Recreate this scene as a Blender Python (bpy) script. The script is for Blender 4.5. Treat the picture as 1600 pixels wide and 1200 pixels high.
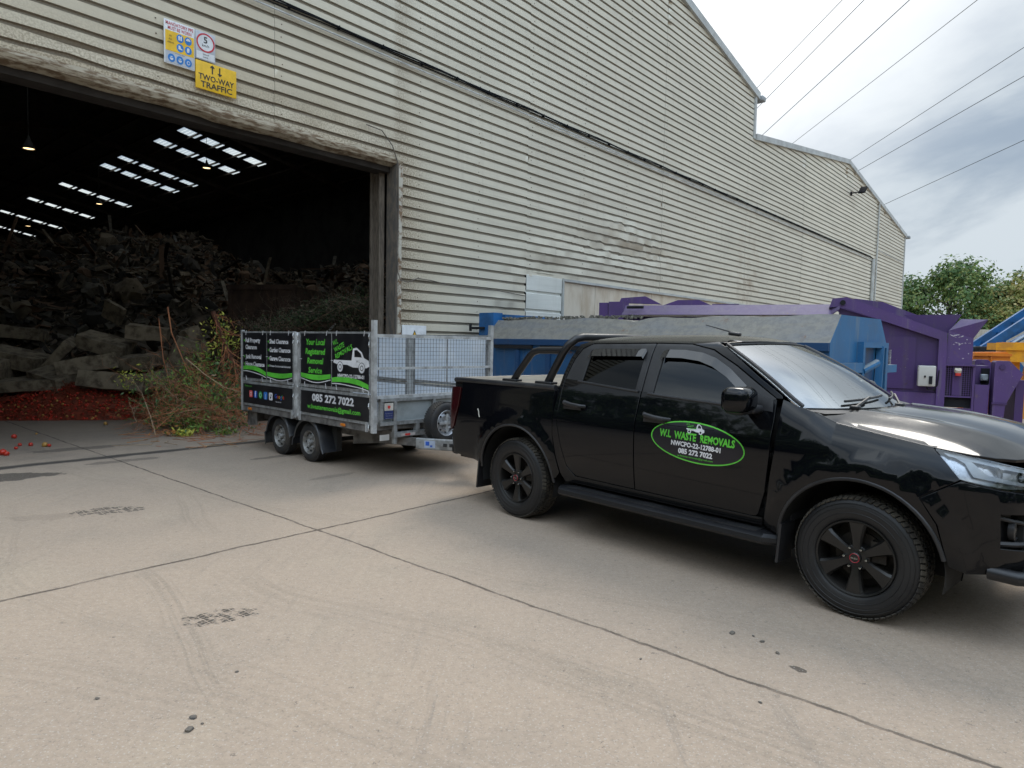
import bpy, bmesh, math, random
from mathutils import Vector, Matrix, noise as MN
from math import sin, cos, pi, radians as R, sqrt, atan2, hypot, exp
random.seed(7)
scene = bpy.context.scene
for _o in list(bpy.data.objects): bpy.data.objects.remove(_o)
# ------------------------------------------------------------------ camera
PITCH, ROLL, CH, FPX = 0.0609054, 0.0191525, 1.687279, 1048.42
_fw = Vector((0, cos(PITCH), -sin(PITCH))); _u0 = Vector((0, sin(PITCH), cos(PITCH))); _r0 = Vector((1, 0, 0))
_rt = cos(ROLL)*_r0 + sin(ROLL)*_u0; _up = -sin(ROLL)*_r0 + cos(ROLL)*_u0
cd = bpy.data.cameras.new('camera'); cam = bpy.data.objects.new('camera', cd); scene.collection.objects.link(cam)
cd.sensor_width = 36; cd.lens = FPX/1600*36; cd.clip_end = 2000; cd.clip_start = 0.05
cam.matrix_world = Matrix(((_rt.x, _up.x, -_fw.x, 0), (_rt.y, _up.y, -_fw.y, 0), (_rt.z, _up.z, -_fw.z, CH), (0, 0, 0, 1)))
scene.camera = cam
def pix(px, py, Y):                       # world point seen at a photo pixel, at forward distance Y (used to place things)
    d = _fw + _rt*((px-800)/FPX) - _up*((py-600)/FPX)
    return Vector((0, 0, CH)) + d*(Y/d.y)
# ------------------------------------------------------------------ light
SUN_EL, SUN_AZ = 52.0, 24.0               # azimuth clockwise from +Y
world = bpy.data.worlds.new('World'); scene.world = world; world.use_nodes = True
sl = bpy.data.lights.new('sun', 'SUN'); sun = bpy.data.objects.new('sun', sl); scene.collection.objects.link(sun)
sl.energy = 1.3; sl.angle = R(22); sl.color = (1.0, 0.95, 0.86)
sun.rotation_euler = (R(90-SUN_EL), 0, R(180-SUN_AZ))
scene.view_settings.view_transform = 'Standard'; scene.view_settings.look = 'None'
scene.view_settings.exposure = 0.42; scene.view_settings.gamma = 1
scene.render.engine = 'CYCLES'
# ------------------------------------------------------------------ node helpers
class NT:
    def __init__(s, nt): s.nt = nt; s.n = nt.nodes; s.l = nt.links
    def new(s, t, **kw):
        n = s.n.new(t)
        for k, v in kw.items(): setattr(n, k, v)
        return n
    def put(s, sock, v):
        if isinstance(v, bpy.types.NodeSocket): s.l.new(v, sock)
        elif isinstance(v, (tuple, list)) and len(v) == 3 and sock.type == 'RGBA': sock.default_value = (*v, 1)
        else: sock.default_value = v
    def m(s, op, a, b=0.0, c=None):
        n = s.new('ShaderNodeMath', operation=op); s.put(n.inputs[0], a); s.put(n.inputs[1], b)
        if c is not None: s.put(n.inputs[2], c)
        return n.outputs[0]
    def mix(s, f, a, b, mode='MIX'):
        n = s.new('ShaderNodeMix', data_type='RGBA', blend_type=mode)
        s.put(n.inputs[0], f); s.put(n.inputs[6], a); s.put(n.inputs[7], b); return n.outputs[2]
    def noise(s, vec, scale, detail=4, rough=.55, dist=0.0):
        n = s.new('ShaderNodeTexNoise'); s.put(n.inputs['Scale'], scale); s.put(n.inputs['Detail'], detail)
        s.put(n.inputs['Roughness'], rough); s.put(n.inputs['Distortion'], dist)
        if vec is not None: s.l.new(vec, n.inputs['Vector'])
        return n.outputs[0]
    def ramp(s, f, a, b):                  # smooth 0..1 between a and b
        n = s.new('ShaderNodeMapRange', interpolation_type='SMOOTHSTEP')
        s.put(n.inputs[0], f); n.inputs[1].default_value = a; n.inputs[2].default_value = b; return n.outputs[0]
    def mapping(s, vec, scale=(1, 1, 1), rot=(0, 0, 0), loc=(0, 0, 0)):
        n = s.new('ShaderNodeMapping'); s.l.new(vec, n.inputs[0]); n.inputs[1].default_value = loc
        n.inputs[2].default_value = rot; n.inputs[3].default_value = scale; return n.outputs[0]
    def obj(s): return s.new('ShaderNodeTexCoord').outputs['Object']
    def sep(s, v):
        n = s.new('ShaderNodeSeparateXYZ'); s.l.new(v, n.inputs[0]); return n.outputs
    def comb(s, x, y, z):
        n = s.new('ShaderNodeCombineXYZ'); s.put(n.inputs[0], x); s.put(n.inputs[1], y); s.put(n.inputs[2], z); return n.outputs[0]
    def bump(s, h, strength=.3, dist=.01):
        n = s.new('ShaderNodeBump'); n.inputs['Strength'].default_value = strength; n.inputs['Distance'].default_value = dist
        s.l.new(h, n.inputs['Height']); return n.outputs[0]
def base_mat(name):
    m = bpy.data.materials.new(name); m.use_nodes = True
    t = NT(m.node_tree); b = t.n.get('Principled BSDF'); return m, t, b
def mat(name, col, rough=.6, metal=0.0, col2=None, nscale=3.0, amt=1.0, bump=0.0, bscale=40.0, coat=0.0, spec=.5, stretch=(1, 1, 1), thr=(.4, .65), rand=0.0):
    m, t, b = base_mat(name)
    o = t.obj(); v = t.mapping(o, stretch)
    if col2 is None: col2 = tuple(c*.72 for c in col)
    f = t.ramp(t.noise(v, nscale, 6, .62), *thr)
    c = t.mix(t.m('MULTIPLY', f, amt), col, col2)
    if rand:
        r = t.new('ShaderNodeObjectInfo').outputs['Random']
        c = t.mix(1.0, c, t.mix(r, (1-rand,)*3, (1+rand,)*3), 'MULTIPLY')
    t.put(b.inputs['Base Color'], c)
    rr = t.m('ADD', rough, t.m('MULTIPLY', t.m('SUBTRACT', f, .5), .12)); t.put(b.inputs['Roughness'], rr)
    b.inputs['Metallic'].default_value = metal; b.inputs['Coat Weight'].default_value = coat; b.inputs['Coat Roughness'].default_value = .04
    b.inputs['Specular IOR Level'].default_value = spec
    if bump: t.l.new(t.bump(t.noise(o, bscale, 5), bump, .004), b.inputs['Normal'])
    return m
# ------------------------------------------------------------------ world
w = NT(world.node_tree); bg = world.node_tree.nodes['Background']
sky = w.new('ShaderNodeTexSky'); sky.sky_type = 'NISHITA'; sky.sun_disc = False
sky.sun_elevation = R(SUN_EL); sky.sun_rotation = R(SUN_AZ); sky.air_density = 1.5; sky.dust_density = 3
dirv = w.new('ShaderNodeTexCoord').outputs['Generated']; sx = w.sep(dirv)
zz = w.m('ADD', w.m('MAXIMUM', sx[2], 0.0), 0.22)
cv = w.comb(w.m('DIVIDE', sx[0], zz), w.m('DIVIDE', sx[1], zz), 0.0)
cv = w.mapping(cv, (1.0, .55, 1), (0, 0, R(62)), (1.9, .5, 0))
n1 = w.noise(cv, 1.15, 7, .52, .35); n2 = w.noise(w.mapping(cv, loc=(4.2, 7.1, 2)), 2.6, 6, .55, .2)
cl = w.m('ADD', w.m('MULTIPLY', n1, .72), w.m('MULTIPLY', n2, .28))
f = w.ramp(cl, .43, .57)
cloud = w.mix(f, (.235, .30, .385), (.50, .555, .60))
sd = (cos(R(SUN_EL-18))*sin(R(12)), cos(R(SUN_EL-18))*cos(R(12)), sin(R(SUN_EL-18)))
dp = w.new('ShaderNodeVectorMath', operation='DOT_PRODUCT'); w.l.new(dirv, dp.inputs[0]); dp.inputs[1].default_value = sd
glow = w.ramp(dp.outputs['Value'], .88, 1.0)
cloud = w.mix(glow, cloud, (.98, 1.0, 1.02))
zen = w.m('ADD', 1.0, w.m('MULTIPLY', w.ramp(sx[2], .5, .95), 1.7))
cloud = w.mix(1.0, cloud, w.comb(zen, zen, zen), 'MULTIPLY')
back = w.m('ADD', 1.0, w.m('MULTIPLY', w.ramp(sx[1], .15, -.6), 1.45)); cloud = w.mix(1.0, cloud, w.comb(back, back, back), 'MULTIPLY')
hz = w.ramp(sx[2], .16, .0)
cloud = w.mix(w.m('MULTIPLY', hz, .75), cloud, (.46, .52, .56))
skyc = w.mix(1.0, sky.outputs[0], (.09, .09, .09), 'MULTIPLY')
cover = w.m('ADD', .90, w.m('MULTIPLY', f, .10))
w.l.new(w.mix(cover, skyc, cloud), bg.inputs['Color']); bg.inputs['Strength'].default_value = 1.0
# ------------------------------------------------------------------ object helpers
COL = scene.collection
def tag(o, label=None, cat=None, group=None, kind=None):
    if label: o['label'] = label
    if cat: o['category'] = cat
    if group: o['group'] = group
    if kind: o['kind'] = kind
    return o
def empty(name, loc=(0, 0, 0), rz=0.0, label=None, cat=None, group=None):
    o = bpy.data.objects.new(name, None); COL.objects.link(o); o.location = loc; o.rotation_euler = (0, 0, rz); o.empty_display_size = .2
    return tag(o, label, cat, group)
def copy_tree(o, parent=None, depth=0):
    c = o.copy(); COL.objects.link(c)
    if parent: c.parent = parent
    for ch in list(o.children): copy_tree(ch, c, depth+1)
    return c
class MB:
    def __init__(s, M=None): s.bm = bmesh.new(); s.M = M or Matrix(); s.mi = 0; s.nrm = {}
    def v(s, p): return s.bm.verts.new(s.M @ Vector(p))
    def face(s, vs):
        try:
            f = s.bm.faces.new(vs); f.material_index = s.mi; f.smooth = True; return f
        except ValueError: return None
    def poly(s, pts): return s.face([s.v(p) for p in pts])
    def box(s, c, d, rot=None, taper=1.0):
        hx, hy, hz = d[0]/2, d[1]/2, d[2]/2; m = Matrix.Translation(c)
        if rot is not None: m = m @ (rot if isinstance(rot, Matrix) else Matrix.Rotation(rot, 4, 'Z'))
        V = [s.v(m @ Vector((x*hx*(taper if z > 0 else 1), y*hy*(taper if z > 0 else 1), z*hz))) for z in (-1, 1) for y in (-1, 1) for x in (-1, 1)]
        for q in ((0, 2, 3, 1), (4, 5, 7, 6), (0, 1, 5, 4), (2, 6, 7, 3), (0, 4, 6, 2), (1, 3, 7, 5)): s.face([V[i] for i in q])
        return s
    def bb(s, x0, x1, y0, y1, z0, z1): return s.box(((x0+x1)/2, (y0+y1)/2, (z0+z1)/2), (abs(x1-x0), abs(y1-y0), abs(z1-z0)))
    def rbox(s, c, d, r, rot=None, seg=3):
        b = bmesh.new(); bmesh.ops.create_cube(b, size=1)
        for q in b.verts: q.co = Vector((q.co.x*d[0], q.co.y*d[1], q.co.z*d[2]))
        bmesh.ops.bevel(b, geom=b.edges[:], offset=min(r, min(d)*.49), segments=seg, profile=.5, affect='EDGES')
        m = Matrix.Translation(c) @ (rot if rot is not None else Matrix())
        mp = {q: s.v(m @ q.co) for q in b.verts}
        for f_ in b.faces: s.face([mp[q] for q in f_.verts])
        b.free(); return s
    def tube(s, pts, r, n=8, cap=True, closed=False):
        pts = [Vector(p) for p in pts]; rs = r if isinstance(r, (list, tuple)) else [r]*len(pts)
        rings = []; prev = None
        for i, p in enumerate(pts):
            a = pts[i-1] if (i > 0 or closed) else p; b = pts[(i+1) % len(pts)] if (i < len(pts)-1 or closed) else p
            t = (b-a).normalized() if (b-a).length > 1e-9 else Vector((0, 0, 1))
            if prev is None:
                u = t.cross(Vector((0, 0, 1)));
                if u.length < 1e-3: u = t.cross(Vector((1, 0, 0)))
                u.normalize()
            else:
                u = (prev - t*prev.dot(t));
                u = u.normalized() if u.length > 1e-6 else t.orthogonal().normalized()
            prev = u; w_ = t.cross(u)
            rings.append([s.v(p+(u*cos(2*pi*k/n)+w_*sin(2*pi*k/n))*rs[i]) for k in range(n)])
        m = len(rings)
        for i in range(m if closed else m-1):
            A, B = rings[i], rings[(i+1) % m]
            for k in range(n): s.face([A[k], A[(k+1) % n], B[(k+1) % n], B[k]])
        if cap and not closed: s.face(list(reversed(rings[0]))); s.face(rings[-1])
        return s
    def bar(s, a, b, w_, h):               # rectangular bar a->b
        a, b = Vector(a), Vector(b); t = (b-a); L = t.length; t.normalize()
        u = t.cross(Vector((0, 0, 1)));
        if u.length < 1e-3: u = Vector((1, 0, 0))
        u.normalize(); q = u.cross(t)
        V = [s.v(p+u*x*w_/2+q*y*h/2) for p in (a, b) for x, y in ((-1, -1), (1, -1), (1, 1), (-1, 1))]
        for f_ in ((3, 2, 1, 0), (4, 5, 6, 7), (0, 1, 5, 4), (1, 2, 6, 5), (2, 3, 7, 6), (3, 0, 4, 7)): s.face([V[i] for i in f_])
        return s
    def lathe(s, prof, c=(0, 0, 0), axis='Y', n=48, closed=False):   # prof: (radius, along axis)
        c = Vector(c); rings = []
        for r, a in prof:
            ring = []
            for k in range(n):
                t = 2*pi*k/n
                p = {'Y': Vector((r*cos(t), a, r*sin(t))), 'Z': Vector((r*cos(t), r*sin(t), a)), 'X': Vector((a, r*cos(t), r*sin(t)))}[axis]
                ring.append(s.v(c+p))
            rings.append(ring)
        m = len(rings)
        for i in range(m if closed else m-1):
            A, B = rings[i], rings[(i+1) % m]
            for k in range(n): s.face([A[k], A[(k+1) % n], B[(k+1) % n], B[k]])
        return s
    def prism(s, pts, f0, f1):             # pts 2d, f0/f1 map (a,b)->3d for the two caps
        A = [s.v(f0(*p)) for p in pts]; B = [s.v(f1(*p)) for p in pts]; n = len(pts)
        s.face(list(reversed(A))); s.face(B)
        for k in range(n): s.face([A[k], A[(k+1) % n], B[(k+1) % n], B[k]])
        return s
    def build(s, name, mt, parent=None, sharp=32, flat=False, normals=True, loc=None):
        if normals: bmesh.ops.recalc_face_normals(s.bm, faces=s.bm.faces[:])
        me = bpy.data.meshes.new(name); s.bm.to_mesh(me); s.bm.free()
        for m_ in (mt if isinstance(mt, (list, tuple)) else [mt]): me.materials.append(m_)
        if flat:
            for p in me.polygons: p.use_smooth = False
        elif sharp: me.set_sharp_from_angle(angle=R(sharp))
        o = bpy.data.objects.new(name, me); COL.objects.link(o)
        if parent: o.parent = parent
        if loc: o.location = loc
        return o
def interp(tab, x):
    if x <= tab[0][0]: return tab[0][1]
    for (a, b), (c, d) in zip(tab, tab[1:]):
        if x <= c: return b+(d-b)*(x-a)/(c-a)
    return tab[-1][1]
def cinterp(tab, x):                       # smooth monotone-ish cubic
    n = len(tab)
    if x <= tab[0][0]: i = 0; x = tab[0][0]
    elif x >= tab[-1][0]: i = n-2; x = tab[-1][0]
    else:
        i = 0
        while tab[i+1][0] < x: i += 1
    def sl(j):
        if j <= 0 or j >= n-1:
            a, b = (0, 1) if j <= 0 else (n-2, n-1); return (tab[b][1]-tab[a][1])/(tab[b][0]-tab[a][0])
        d0 = (tab[j][1]-tab[j-1][1])/(tab[j][0]-tab[j-1][0]); d1 = (tab[j+1][1]-tab[j][1])/(tab[j+1][0]-tab[j][0])
        return (d0+d1)/2
    x0, y0 = tab[i]; x1, y1 = tab[i+1]; h = x1-x0; t = (x-x0)/h; m0 = sl(i)*h; m1 = sl(i+1)*h
    return (2*t**3-3*t*t+1)*y0+(t**3-2*t*t+t)*m0+(-2*t**3+3*t*t)*y1+(t**3-t*t)*m1
def arc(cx, cz, r, a0, a1, n=18): return [(cx+r*cos(R(a0+(a1-a0)*i/n)), cz+r*sin(R(a0+(a1-a0)*i/n))) for i in range(n+1)]
def rnd(pts, n=5):                         # points (x,z[,radius]) -> rounded outline
    out = []; L = len(pts)
    for i, p in enumerate(pts):
        if len(p) == 2: out.append(p); continue
        a = Vector(pts[i-1][:2]); b = Vector(p[:2]); c = Vector(pts[(i+1) % L][:2]); r = p[2]
        p0 = b+(a-b).normalized()*min(r, (a-b).length*.5); p2 = b+(c-b).normalized()*min(r, (c-b).length*.5)
        for k in range(n+1):
            t = k/n; q = p0*(1-t)**2+b*2*t*(1-t)+p2*t*t; out.append((q.x, q.y))
    return out
def panel(name, poly, fmap, mt, parent, step=.06, depth=.014, out=(0, -1, 0), lip=.004, both=False):
    """a shaped sheet: outline poly in 2d, mapped through fmap to 3d, analytic normals, edge turned inwards"""
    polys = poly if isinstance(poly[0][0], (tuple, list)) else [poly]
    b = bmesh.new()
    for pl in polys:
        pl = [q for i_, q in enumerate(pl) if hypot(q[0]-pl[i_-1][0], q[1]-pl[i_-1][1]) > 1e-5]
        b.faces.new([b.verts.new((x, z, 0)) for x, z in pl])
    b.normal_update()
    bmesh.ops.triangulate(b, faces=b.faces[:])
    xs = [v.co.x for v in b.verts]; ys = [v.co.y for v in b.verts]
    for lo, hi, no in ((min(xs), max(xs), (1, 0, 0)), (min(ys), max(ys), (0, 1, 0))):
        k = math.ceil((lo+1e-4)/step)
        while k*step < hi-1e-4:
            bmesh.ops.bisect_plane(b, geom=b.verts[:]+b.edges[:]+b.faces[:], plane_co=Vector(no)*(k*step), plane_no=no, dist=1e-5); k += 1
    e = 2e-3; outv = Vector(out); N = {}; P = {}
    for v in b.verts:
        a, c = v.co.x, v.co.y
        p = Vector(fmap(a, c)); du = Vector(fmap(a+e, c))-Vector(fmap(a-e, c)); dv = Vector(fmap(a, c+e))-Vector(fmap(a, c-e))
        n = du.cross(dv); n = n.normalized() if n.length > 1e-12 else outv.copy()
        N[v] = n; P[v] = p
    # consistent side
    av = sum((N[v] for v in b.verts), Vector()) ;
    sgn = 1 if av.dot(outv) >= 0 else -1
    for v in N: N[v] = N[v]*sgn
    bedges = [ed for ed in b.edges if len(ed.link_faces) == 1]
    verts = []; norms = []; idx = {}
    for v in b.verts: idx[v] = len(verts); verts.append(P[v]); norms.append(N[v])
    faces = []
    for f_ in b.faces:
        ids = [idx[v] for v in f_.verts]; n = Vector()
        for q in range(len(ids)): n += verts[ids[q]].cross(verts[ids[(q+1) % len(ids)]])
        if n.dot(norms[ids[0]]+norms[ids[1]]+norms[ids[2]]) < 0: ids.reverse()
        faces.append(ids)
    if depth:
        for ed in bedges:
            f_ = ed.link_faces[0]; cen = sum((P[v] for v in f_.verts), Vector())/len(f_.verts)
            v0, v1 = ed.verts; p0, p1 = P[v0], P[v1]; mid = (p0+p1)/2; t = (p1-p0)
            if t.length < 1e-7: continue
            nn = N[v0]; side = t.cross(nn).normalized()
            if side.dot(mid-cen) < 0: side = -side
            k = len(verts)
            q0 = p0+side*lip-N[v0]*lip; q1 = p1+side*lip-N[v1]*lip
            verts += [p0, p1, q1, q0]; nb = (nn+side).normalized(); norms += [N[v0], N[v1], (side+nn*.3).normalized(), (side+nn*.3).normalized()]
            w_ = [k, k+1, k+2, k+3]
            if (p1-p0).cross(q1-p0).dot(nn+side) < 0: w_.reverse()
            faces.append(w_)
            k = len(verts); verts += [q0, q1, q1-N[v1]*depth, q0-N[v0]*depth]; norms += [side]*4
            w_ = [k, k+1, k+2, k+3]
            if (q1-q0).cross(-N[v0]).dot(side) < 0: w_.reverse()
            faces.append(w_)
    b.free()
    me = bpy.data.meshes.new(name); me.from_pydata([tuple(v) for v in verts], [], faces); me.update()
    for p in me.polygons: p.use_smooth = True
    me.normals_split_custom_set_from_vertices([tuple(n) for n in norms])
    me.materials.append(mt)
    o = bpy.data.objects.new(name, me); COL.objects.link(o)
    if parent: o.parent = parent
    return o
_tc = {}
def text_tris(txt, bold=0.0):
    key = (txt, bold)
    if key in _tc: return _tc[key]
    cu = bpy.data.curves.new('lettering', 'FONT'); cu.body = txt; cu.size = 1; cu.offset = bold; cu.resolution_u = 2; cu.fill_mode = 'FRONT'
    o = bpy.data.objects.new('lettering', cu); COL.objects.link(o)
    bpy.context.view_layer.update()
    me = o.to_mesh(); vs = [(v.co.x, v.co.y) for v in me.vertices]; fs = [list(p.vertices) for p in me.polygons]
    o.to_mesh_clear(); bpy.data.objects.remove(o); bpy.data.curves.remove(cu)
    _tc[key] = (vs, fs); return _tc[key]
def put_text(mb, txt, x, z, h, fmap, align='L', width=None, bold=0.0, shear=0.0, rot=0.0, squeeze=1.0):
    """h = cap height; width forces the total width"""
    vs, fs = text_tris(txt, bold); xs = [p[0] for p in vs]; lo, hi = min(xs), max(xs); sc = h/.69
    sxx = sc*squeeze if width is None else width/(hi-lo); W = (hi-lo)*sxx
    off = {'L': 0, 'C': -W/2, 'R': -W}[align]; c_, s_ = cos(rot), sin(rot); V = []
    for a, b in vs:
        p = (a-lo)*sxx+off+b*sc*shear; q = b*sc
        V.append(mb.v(fmap(x+p*c_-q*s_, z+p*s_+q*c_)))
    for f_ in fs: mb.face([V[i] for i in f_])
def disc(mb, x, z, r, fmap, n=24, r2=None, asp=1.0):
    if r2 is None: mb.face([mb.v(fmap(x+r*cos(2*pi*k/n), z+r*asp*sin(2*pi*k/n))) for k in range(n)])
    else:
        A = [mb.v(fmap(x+r*cos(2*pi*k/n), z+r*asp*sin(2*pi*k/n))) for k in range(n)]; B = [mb.v(fmap(x+r2[0]*cos(2*pi*k/n), z+r2[1]*sin(2*pi*k/n))) for k in range(n)]
        for k in range(n): mb.face([A[k], A[(k+1) % n], B[(k+1) % n], B[k]])
def fpoly(mb, pts, fmap):
    f_ = mb.face([mb.v(fmap(*p)) for p in pts])
    if f_: f_.normal_update()
    if f_ and len(pts) > 4: bmesh.ops.triangulate(mb.bm, faces=[f_])
TRUCK_ICON = [(0, .30), (.02, .42), (.52, .42), (.56, .95), (.66, 1.0), (.80, .80), (.86, .55), (.98, .45), (1.0, .20), (.92, .12), (.56, .12), (.40, .22), (.12, .22)]
# ================================================================== GROUND
WA = R(48.97571); SX, SY = cos(WA), sin(WA)
def sn(s, n, z=0.0): return Vector((s*SX-n*SY, s*SY+n*SX, z))
WALL_N = 10.28
def ground_mat():
    m, t, b = base_mat('worn_concrete')
    o = t.obj(); q = t.mapping(o, rot=(0, 0, -WA)); xyz = t.sep(q); s, n = xyz[0], xyz[1]
    wob = t.m('MULTIPLY', t.m('SUBTRACT', t.noise(q, 1.6, 8, .75), .5), .11)
    wob2 = t.m('MULTIPLY', t.m('SUBTRACT', t.noise(t.mapping(q, loc=(9, 4, 0)), 1.9, 8, .75), .5), .10)
    nn = t.m('ADD', n, wob); ss = t.m('ADD', s, wob2)
    def line(c, pos, wd): return t.ramp(t.m('ABSOLUTE', t.m('SUBTRACT', c, pos)), wd, wd*.35)
    big = t.noise(o, .35, 5, .6); mid = t.noise(o, 1.7, 7, .65); fine = t.noise(o, 60, 4, .7); grain = t.noise(o, 260, 2, .6)
    col = t.mix(t.ramp(big, .35, .68), (.385, .297, .222), (.33, .26, .20))
    col = t.mix(t.m('MULTIPLY', t.ramp(mid, .50, .72), .30), col, (.25, .21, .165))
    col = t.mix(t.m('MULTIPLY', t.ramp(t.noise(t.mapping(o, loc=(3, 8, 1)), .8, 6, .6), .55, .75), .35), col, (.40, .325, .24))
    # tyre smears: long stretched streaks in two directions
    for ang, loc, st in ((R(-38), (1, 2, 0), .7), (R(35), (6, 3, 0), .6), (R(8), (2, 9, 0), .5)):
        sv = t.mapping(o, (7.0, .35, 1), (0, 0, ang), loc)
        msk = t.ramp(t.noise(t.mapping(o, loc=loc), .28, 3), .50, .68)
        fz = t.m('MULTIPLY', t.m('MULTIPLY', t.ramp(t.noise(sv, 1.6, 6, .7), .52, .75), msk), st)
        col = t.mix(fz, col, (.17, .15, .13))
    px_, py_ = t.sep(o)[0], t.sep(o)[1]
    def track(P0, P1, wd, dark, freq):
        dx, dy = P1[0]-P0[0], P1[1]-P0[1]; L_ = hypot(dx, dy); dx /= L_; dy /= L_
        rx, ry = t.m('SUBTRACT', px_, P0[0]), t.m('SUBTRACT', py_, P0[1])
        al = t.m('ADD', t.m('MULTIPLY', rx, dx), t.m('MULTIPLY', ry, dy)); cr = t.m('SUBTRACT', t.m('MULTIPLY', rx, -dy), t.m('MULTIPLY', ry, -dx))
        cr = t.m('ADD', cr, t.m('MULTIPLY', t.m('SUBTRACT', t.noise(t.comb(t.m('MULTIPLY', al, .35), P0[0], 0.0), 1.0, 2), .5), .8))
        m_ = t.m('MULTIPLY', t.ramp(t.m('ABSOLUTE', cr), wd, wd*.6), t.m('MULTIPLY', t.ramp(al, -.3, .5), t.ramp(al, L_+.3, L_-.5)))
        st_ = t.ramp(t.noise(t.comb(t.m('MULTIPLY', al, .6), t.m('MULTIPLY', cr, freq), P0[1]), 1.0, 3, .6), .42, .62)
        tr_ = t.ramp(t.m('FRACT', t.m('MULTIPLY', al, 17.0)), .25, .6)
        return t.m('MULTIPLY', t.m('MULTIPLY', t.m('MULTIPLY', m_, .45), t.m('ADD', t.m('MULTIPLY', st_, .8), t.m('MULTIPLY', t.m('MULTIPLY', st_, tr_), .2))), dark)
    for P0, P1, wd, dk_, fq in (((-2.73, 4.76), (-1.2, 2.9), .11, .62, 38), ((-3.45, 7.2), (-2.6, 5.6), .13, .5, 34), ((-1.95, 4.75), (.6, 3.1), .20, .45, 22), ((.1, 3.5), (1.5, 2.4), .22, .55, 26), ((-4.0, 5.0), (1.5, 1.4), .15, .3, 30), ((-7, 9), (-1.5, 6.2), .16, .38, 26), ((-.6, 5.2), (3.0, 3.2), .14, .35, 30), ((-3.2, 3.6), (1.0, 1.9), .2, .35, 24), ((-5, 6.5), (-2.4, 2.6), .16, .35, 30)):
        col = t.mix(track(P0, P1, wd, dk_, fq), col, (.16, .132, .10))
    fl2 = t.noise(o, 22, 9, .82); k2 = t.m('ADD', .58, t.m('MULTIPLY', fl2, .84)); col = t.mix(1.0, col, t.comb(k2, k2, k2), 'MULTIPLY')
    def patch(cx, cy, rx_, ry_, rot, grid, dk_, thr=(.46, .54), colr=(.05, .04, .032)):
        u0, v0 = t.m('SUBTRACT', px_, cx), t.m('SUBTRACT', py_, cy); c_, s_ = cos(rot), sin(rot)
        u = t.m('DIVIDE', t.m('ADD', t.m('MULTIPLY', u0, c_), t.m('MULTIPLY', v0, s_)), rx_); v = t.m('DIVIDE', t.m('SUBTRACT', t.m('MULTIPLY', v0, c_), t.m('MULTIPLY', u0, s_)), ry_)
        rr = t.m('ADD', t.m('MULTIPLY', u, u), t.m('MULTIPLY', v, v)); nz_ = t.noise(t.mapping(o, loc=(cx*3, cy, 0)), 7.0 if grid else 3.5, 5, .65)
        a_ = t.ramp(t.m('ADD', rr, t.m('MULTIPLY', t.m('SUBTRACT', nz_, .5), 3.6)), 1.0, .75)
        if grid:
            gq = t.mapping(o, rot=(0, 0, -rot-.5)); gx, gy = t.sep(gq)[0], t.sep(gq)[1]
            wob_ = t.m('MULTIPLY', t.noise(o, 12, 2), .35)
            fx = t.ramp(t.m('ABSOLUTE', t.m('SUBTRACT', t.m('FRACT', t.m('ADD', t.m('MULTIPLY', gx, grid), wob_)), .5)), .47, .40); fy = t.ramp(t.m('ABSOLUTE', t.m('SUBTRACT', t.m('FRACT', t.m('ADD', t.m('MULTIPLY', gy, grid*1.4), wob_)), .5)), .46, .38)
            a_ = t.m('MULTIPLY', a_, t.m('MULTIPLY', t.m('MULTIPLY', fx, fy), t.ramp(t.noise(t.mapping(o, loc=(cy, cx, 0)), 15.0, 4, .6), .40, .56)))
        return t.m('MULTIPLY', a_, dk_), colr
    for a in ((-3.87, 6.38, .30, .17, .3, 17, 1.0), (-1.73, 3.97, .22, .11, .45, 22, .95), (-4.3, 6.1, .25, .14, .3, 0, .15), (-2.1, 3.5, .2, .1, .3, 0, .0), (-5.95, 7.8, .55, .26, .45, 0, .8), (1.535, 3.44, .055, .035, -.9, 0, .8), (-6.4, 9.9, .7, .16, .75, 0, .6), (-5.2, 9.0, .5, .12, .8, 0, .45), (-3.3, 9.6, .5, .1, .9, 0, .5), (-2.2, 8.2, .35, .08, .9, 0, .3), (3.6, 5.6, .15, .06, 0, 0, .5), (.3, 2.3, .12, .07, 1.0, 0, .35)):
        m_, c3 = patch(*a); col = t.mix(m_, col, c3)
    # brushed concrete lines
    br = t.noise(t.mapping(o, (1, 34, 1), (0, 0, R(12))), 1.4, 5, .7)
    col = t.mix(t.m('MULTIPLY', t.ramp(br, .5, .85), .22), col, (.22, .195, .165))
    sp = t.ramp(fine, .565, .62); col = t.mix(t.m('MULTIPLY', sp, .32), col, (.13, .115, .10))
    wh = t.ramp(t.noise(t.mapping(o, loc=(5, 5, 5)), 85, 2, .5), .60, .66); col = t.mix(t.m('MULTIPLY', wh, .35), col, (.55, .53, .49))
    col = t.mix(t.m('MULTIPLY', t.m('SUBTRACT', grain, .5), .9), col, (.12, .10, .09))
    # small dark spots of oil and dropped dirt
    ch_ = t.ramp(t.noise(t.mapping(o, (1, 1, 1), loc=(2, 7, 3)), 14, 5, .8), .62, .66); col = t.mix(t.m('MULTIPLY', ch_, .6), col, (.11, .09, .075))
    vo = t.new('ShaderNodeTexVoronoi'); t.l.new(t.mapping(o, rot=(0, 0, .4)), vo.inputs['Vector']); vo.inputs['Scale'].default_value = 2.6
    spot = t.m('MULTIPLY', t.ramp(t.m('ADD', vo.outputs['Distance'], t.m('MULTIPLY', fine, .06)), .085, .055), t.ramp(t.noise(o, .9, 2), .5, .6))
    col = t.mix(t.m('MULTIPLY', spot, .55), col, (.12, .10, .085))
    # dirt by the doorway
    dk = t.m('MULTIPLY', t.ramp(t.m('ADD', n, t.m('MULTIPLY', t.m('SUBTRACT', mid, .5), 3.0)), 9.6, 12.5), t.ramp(s, 11.5, 8.6))
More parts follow.
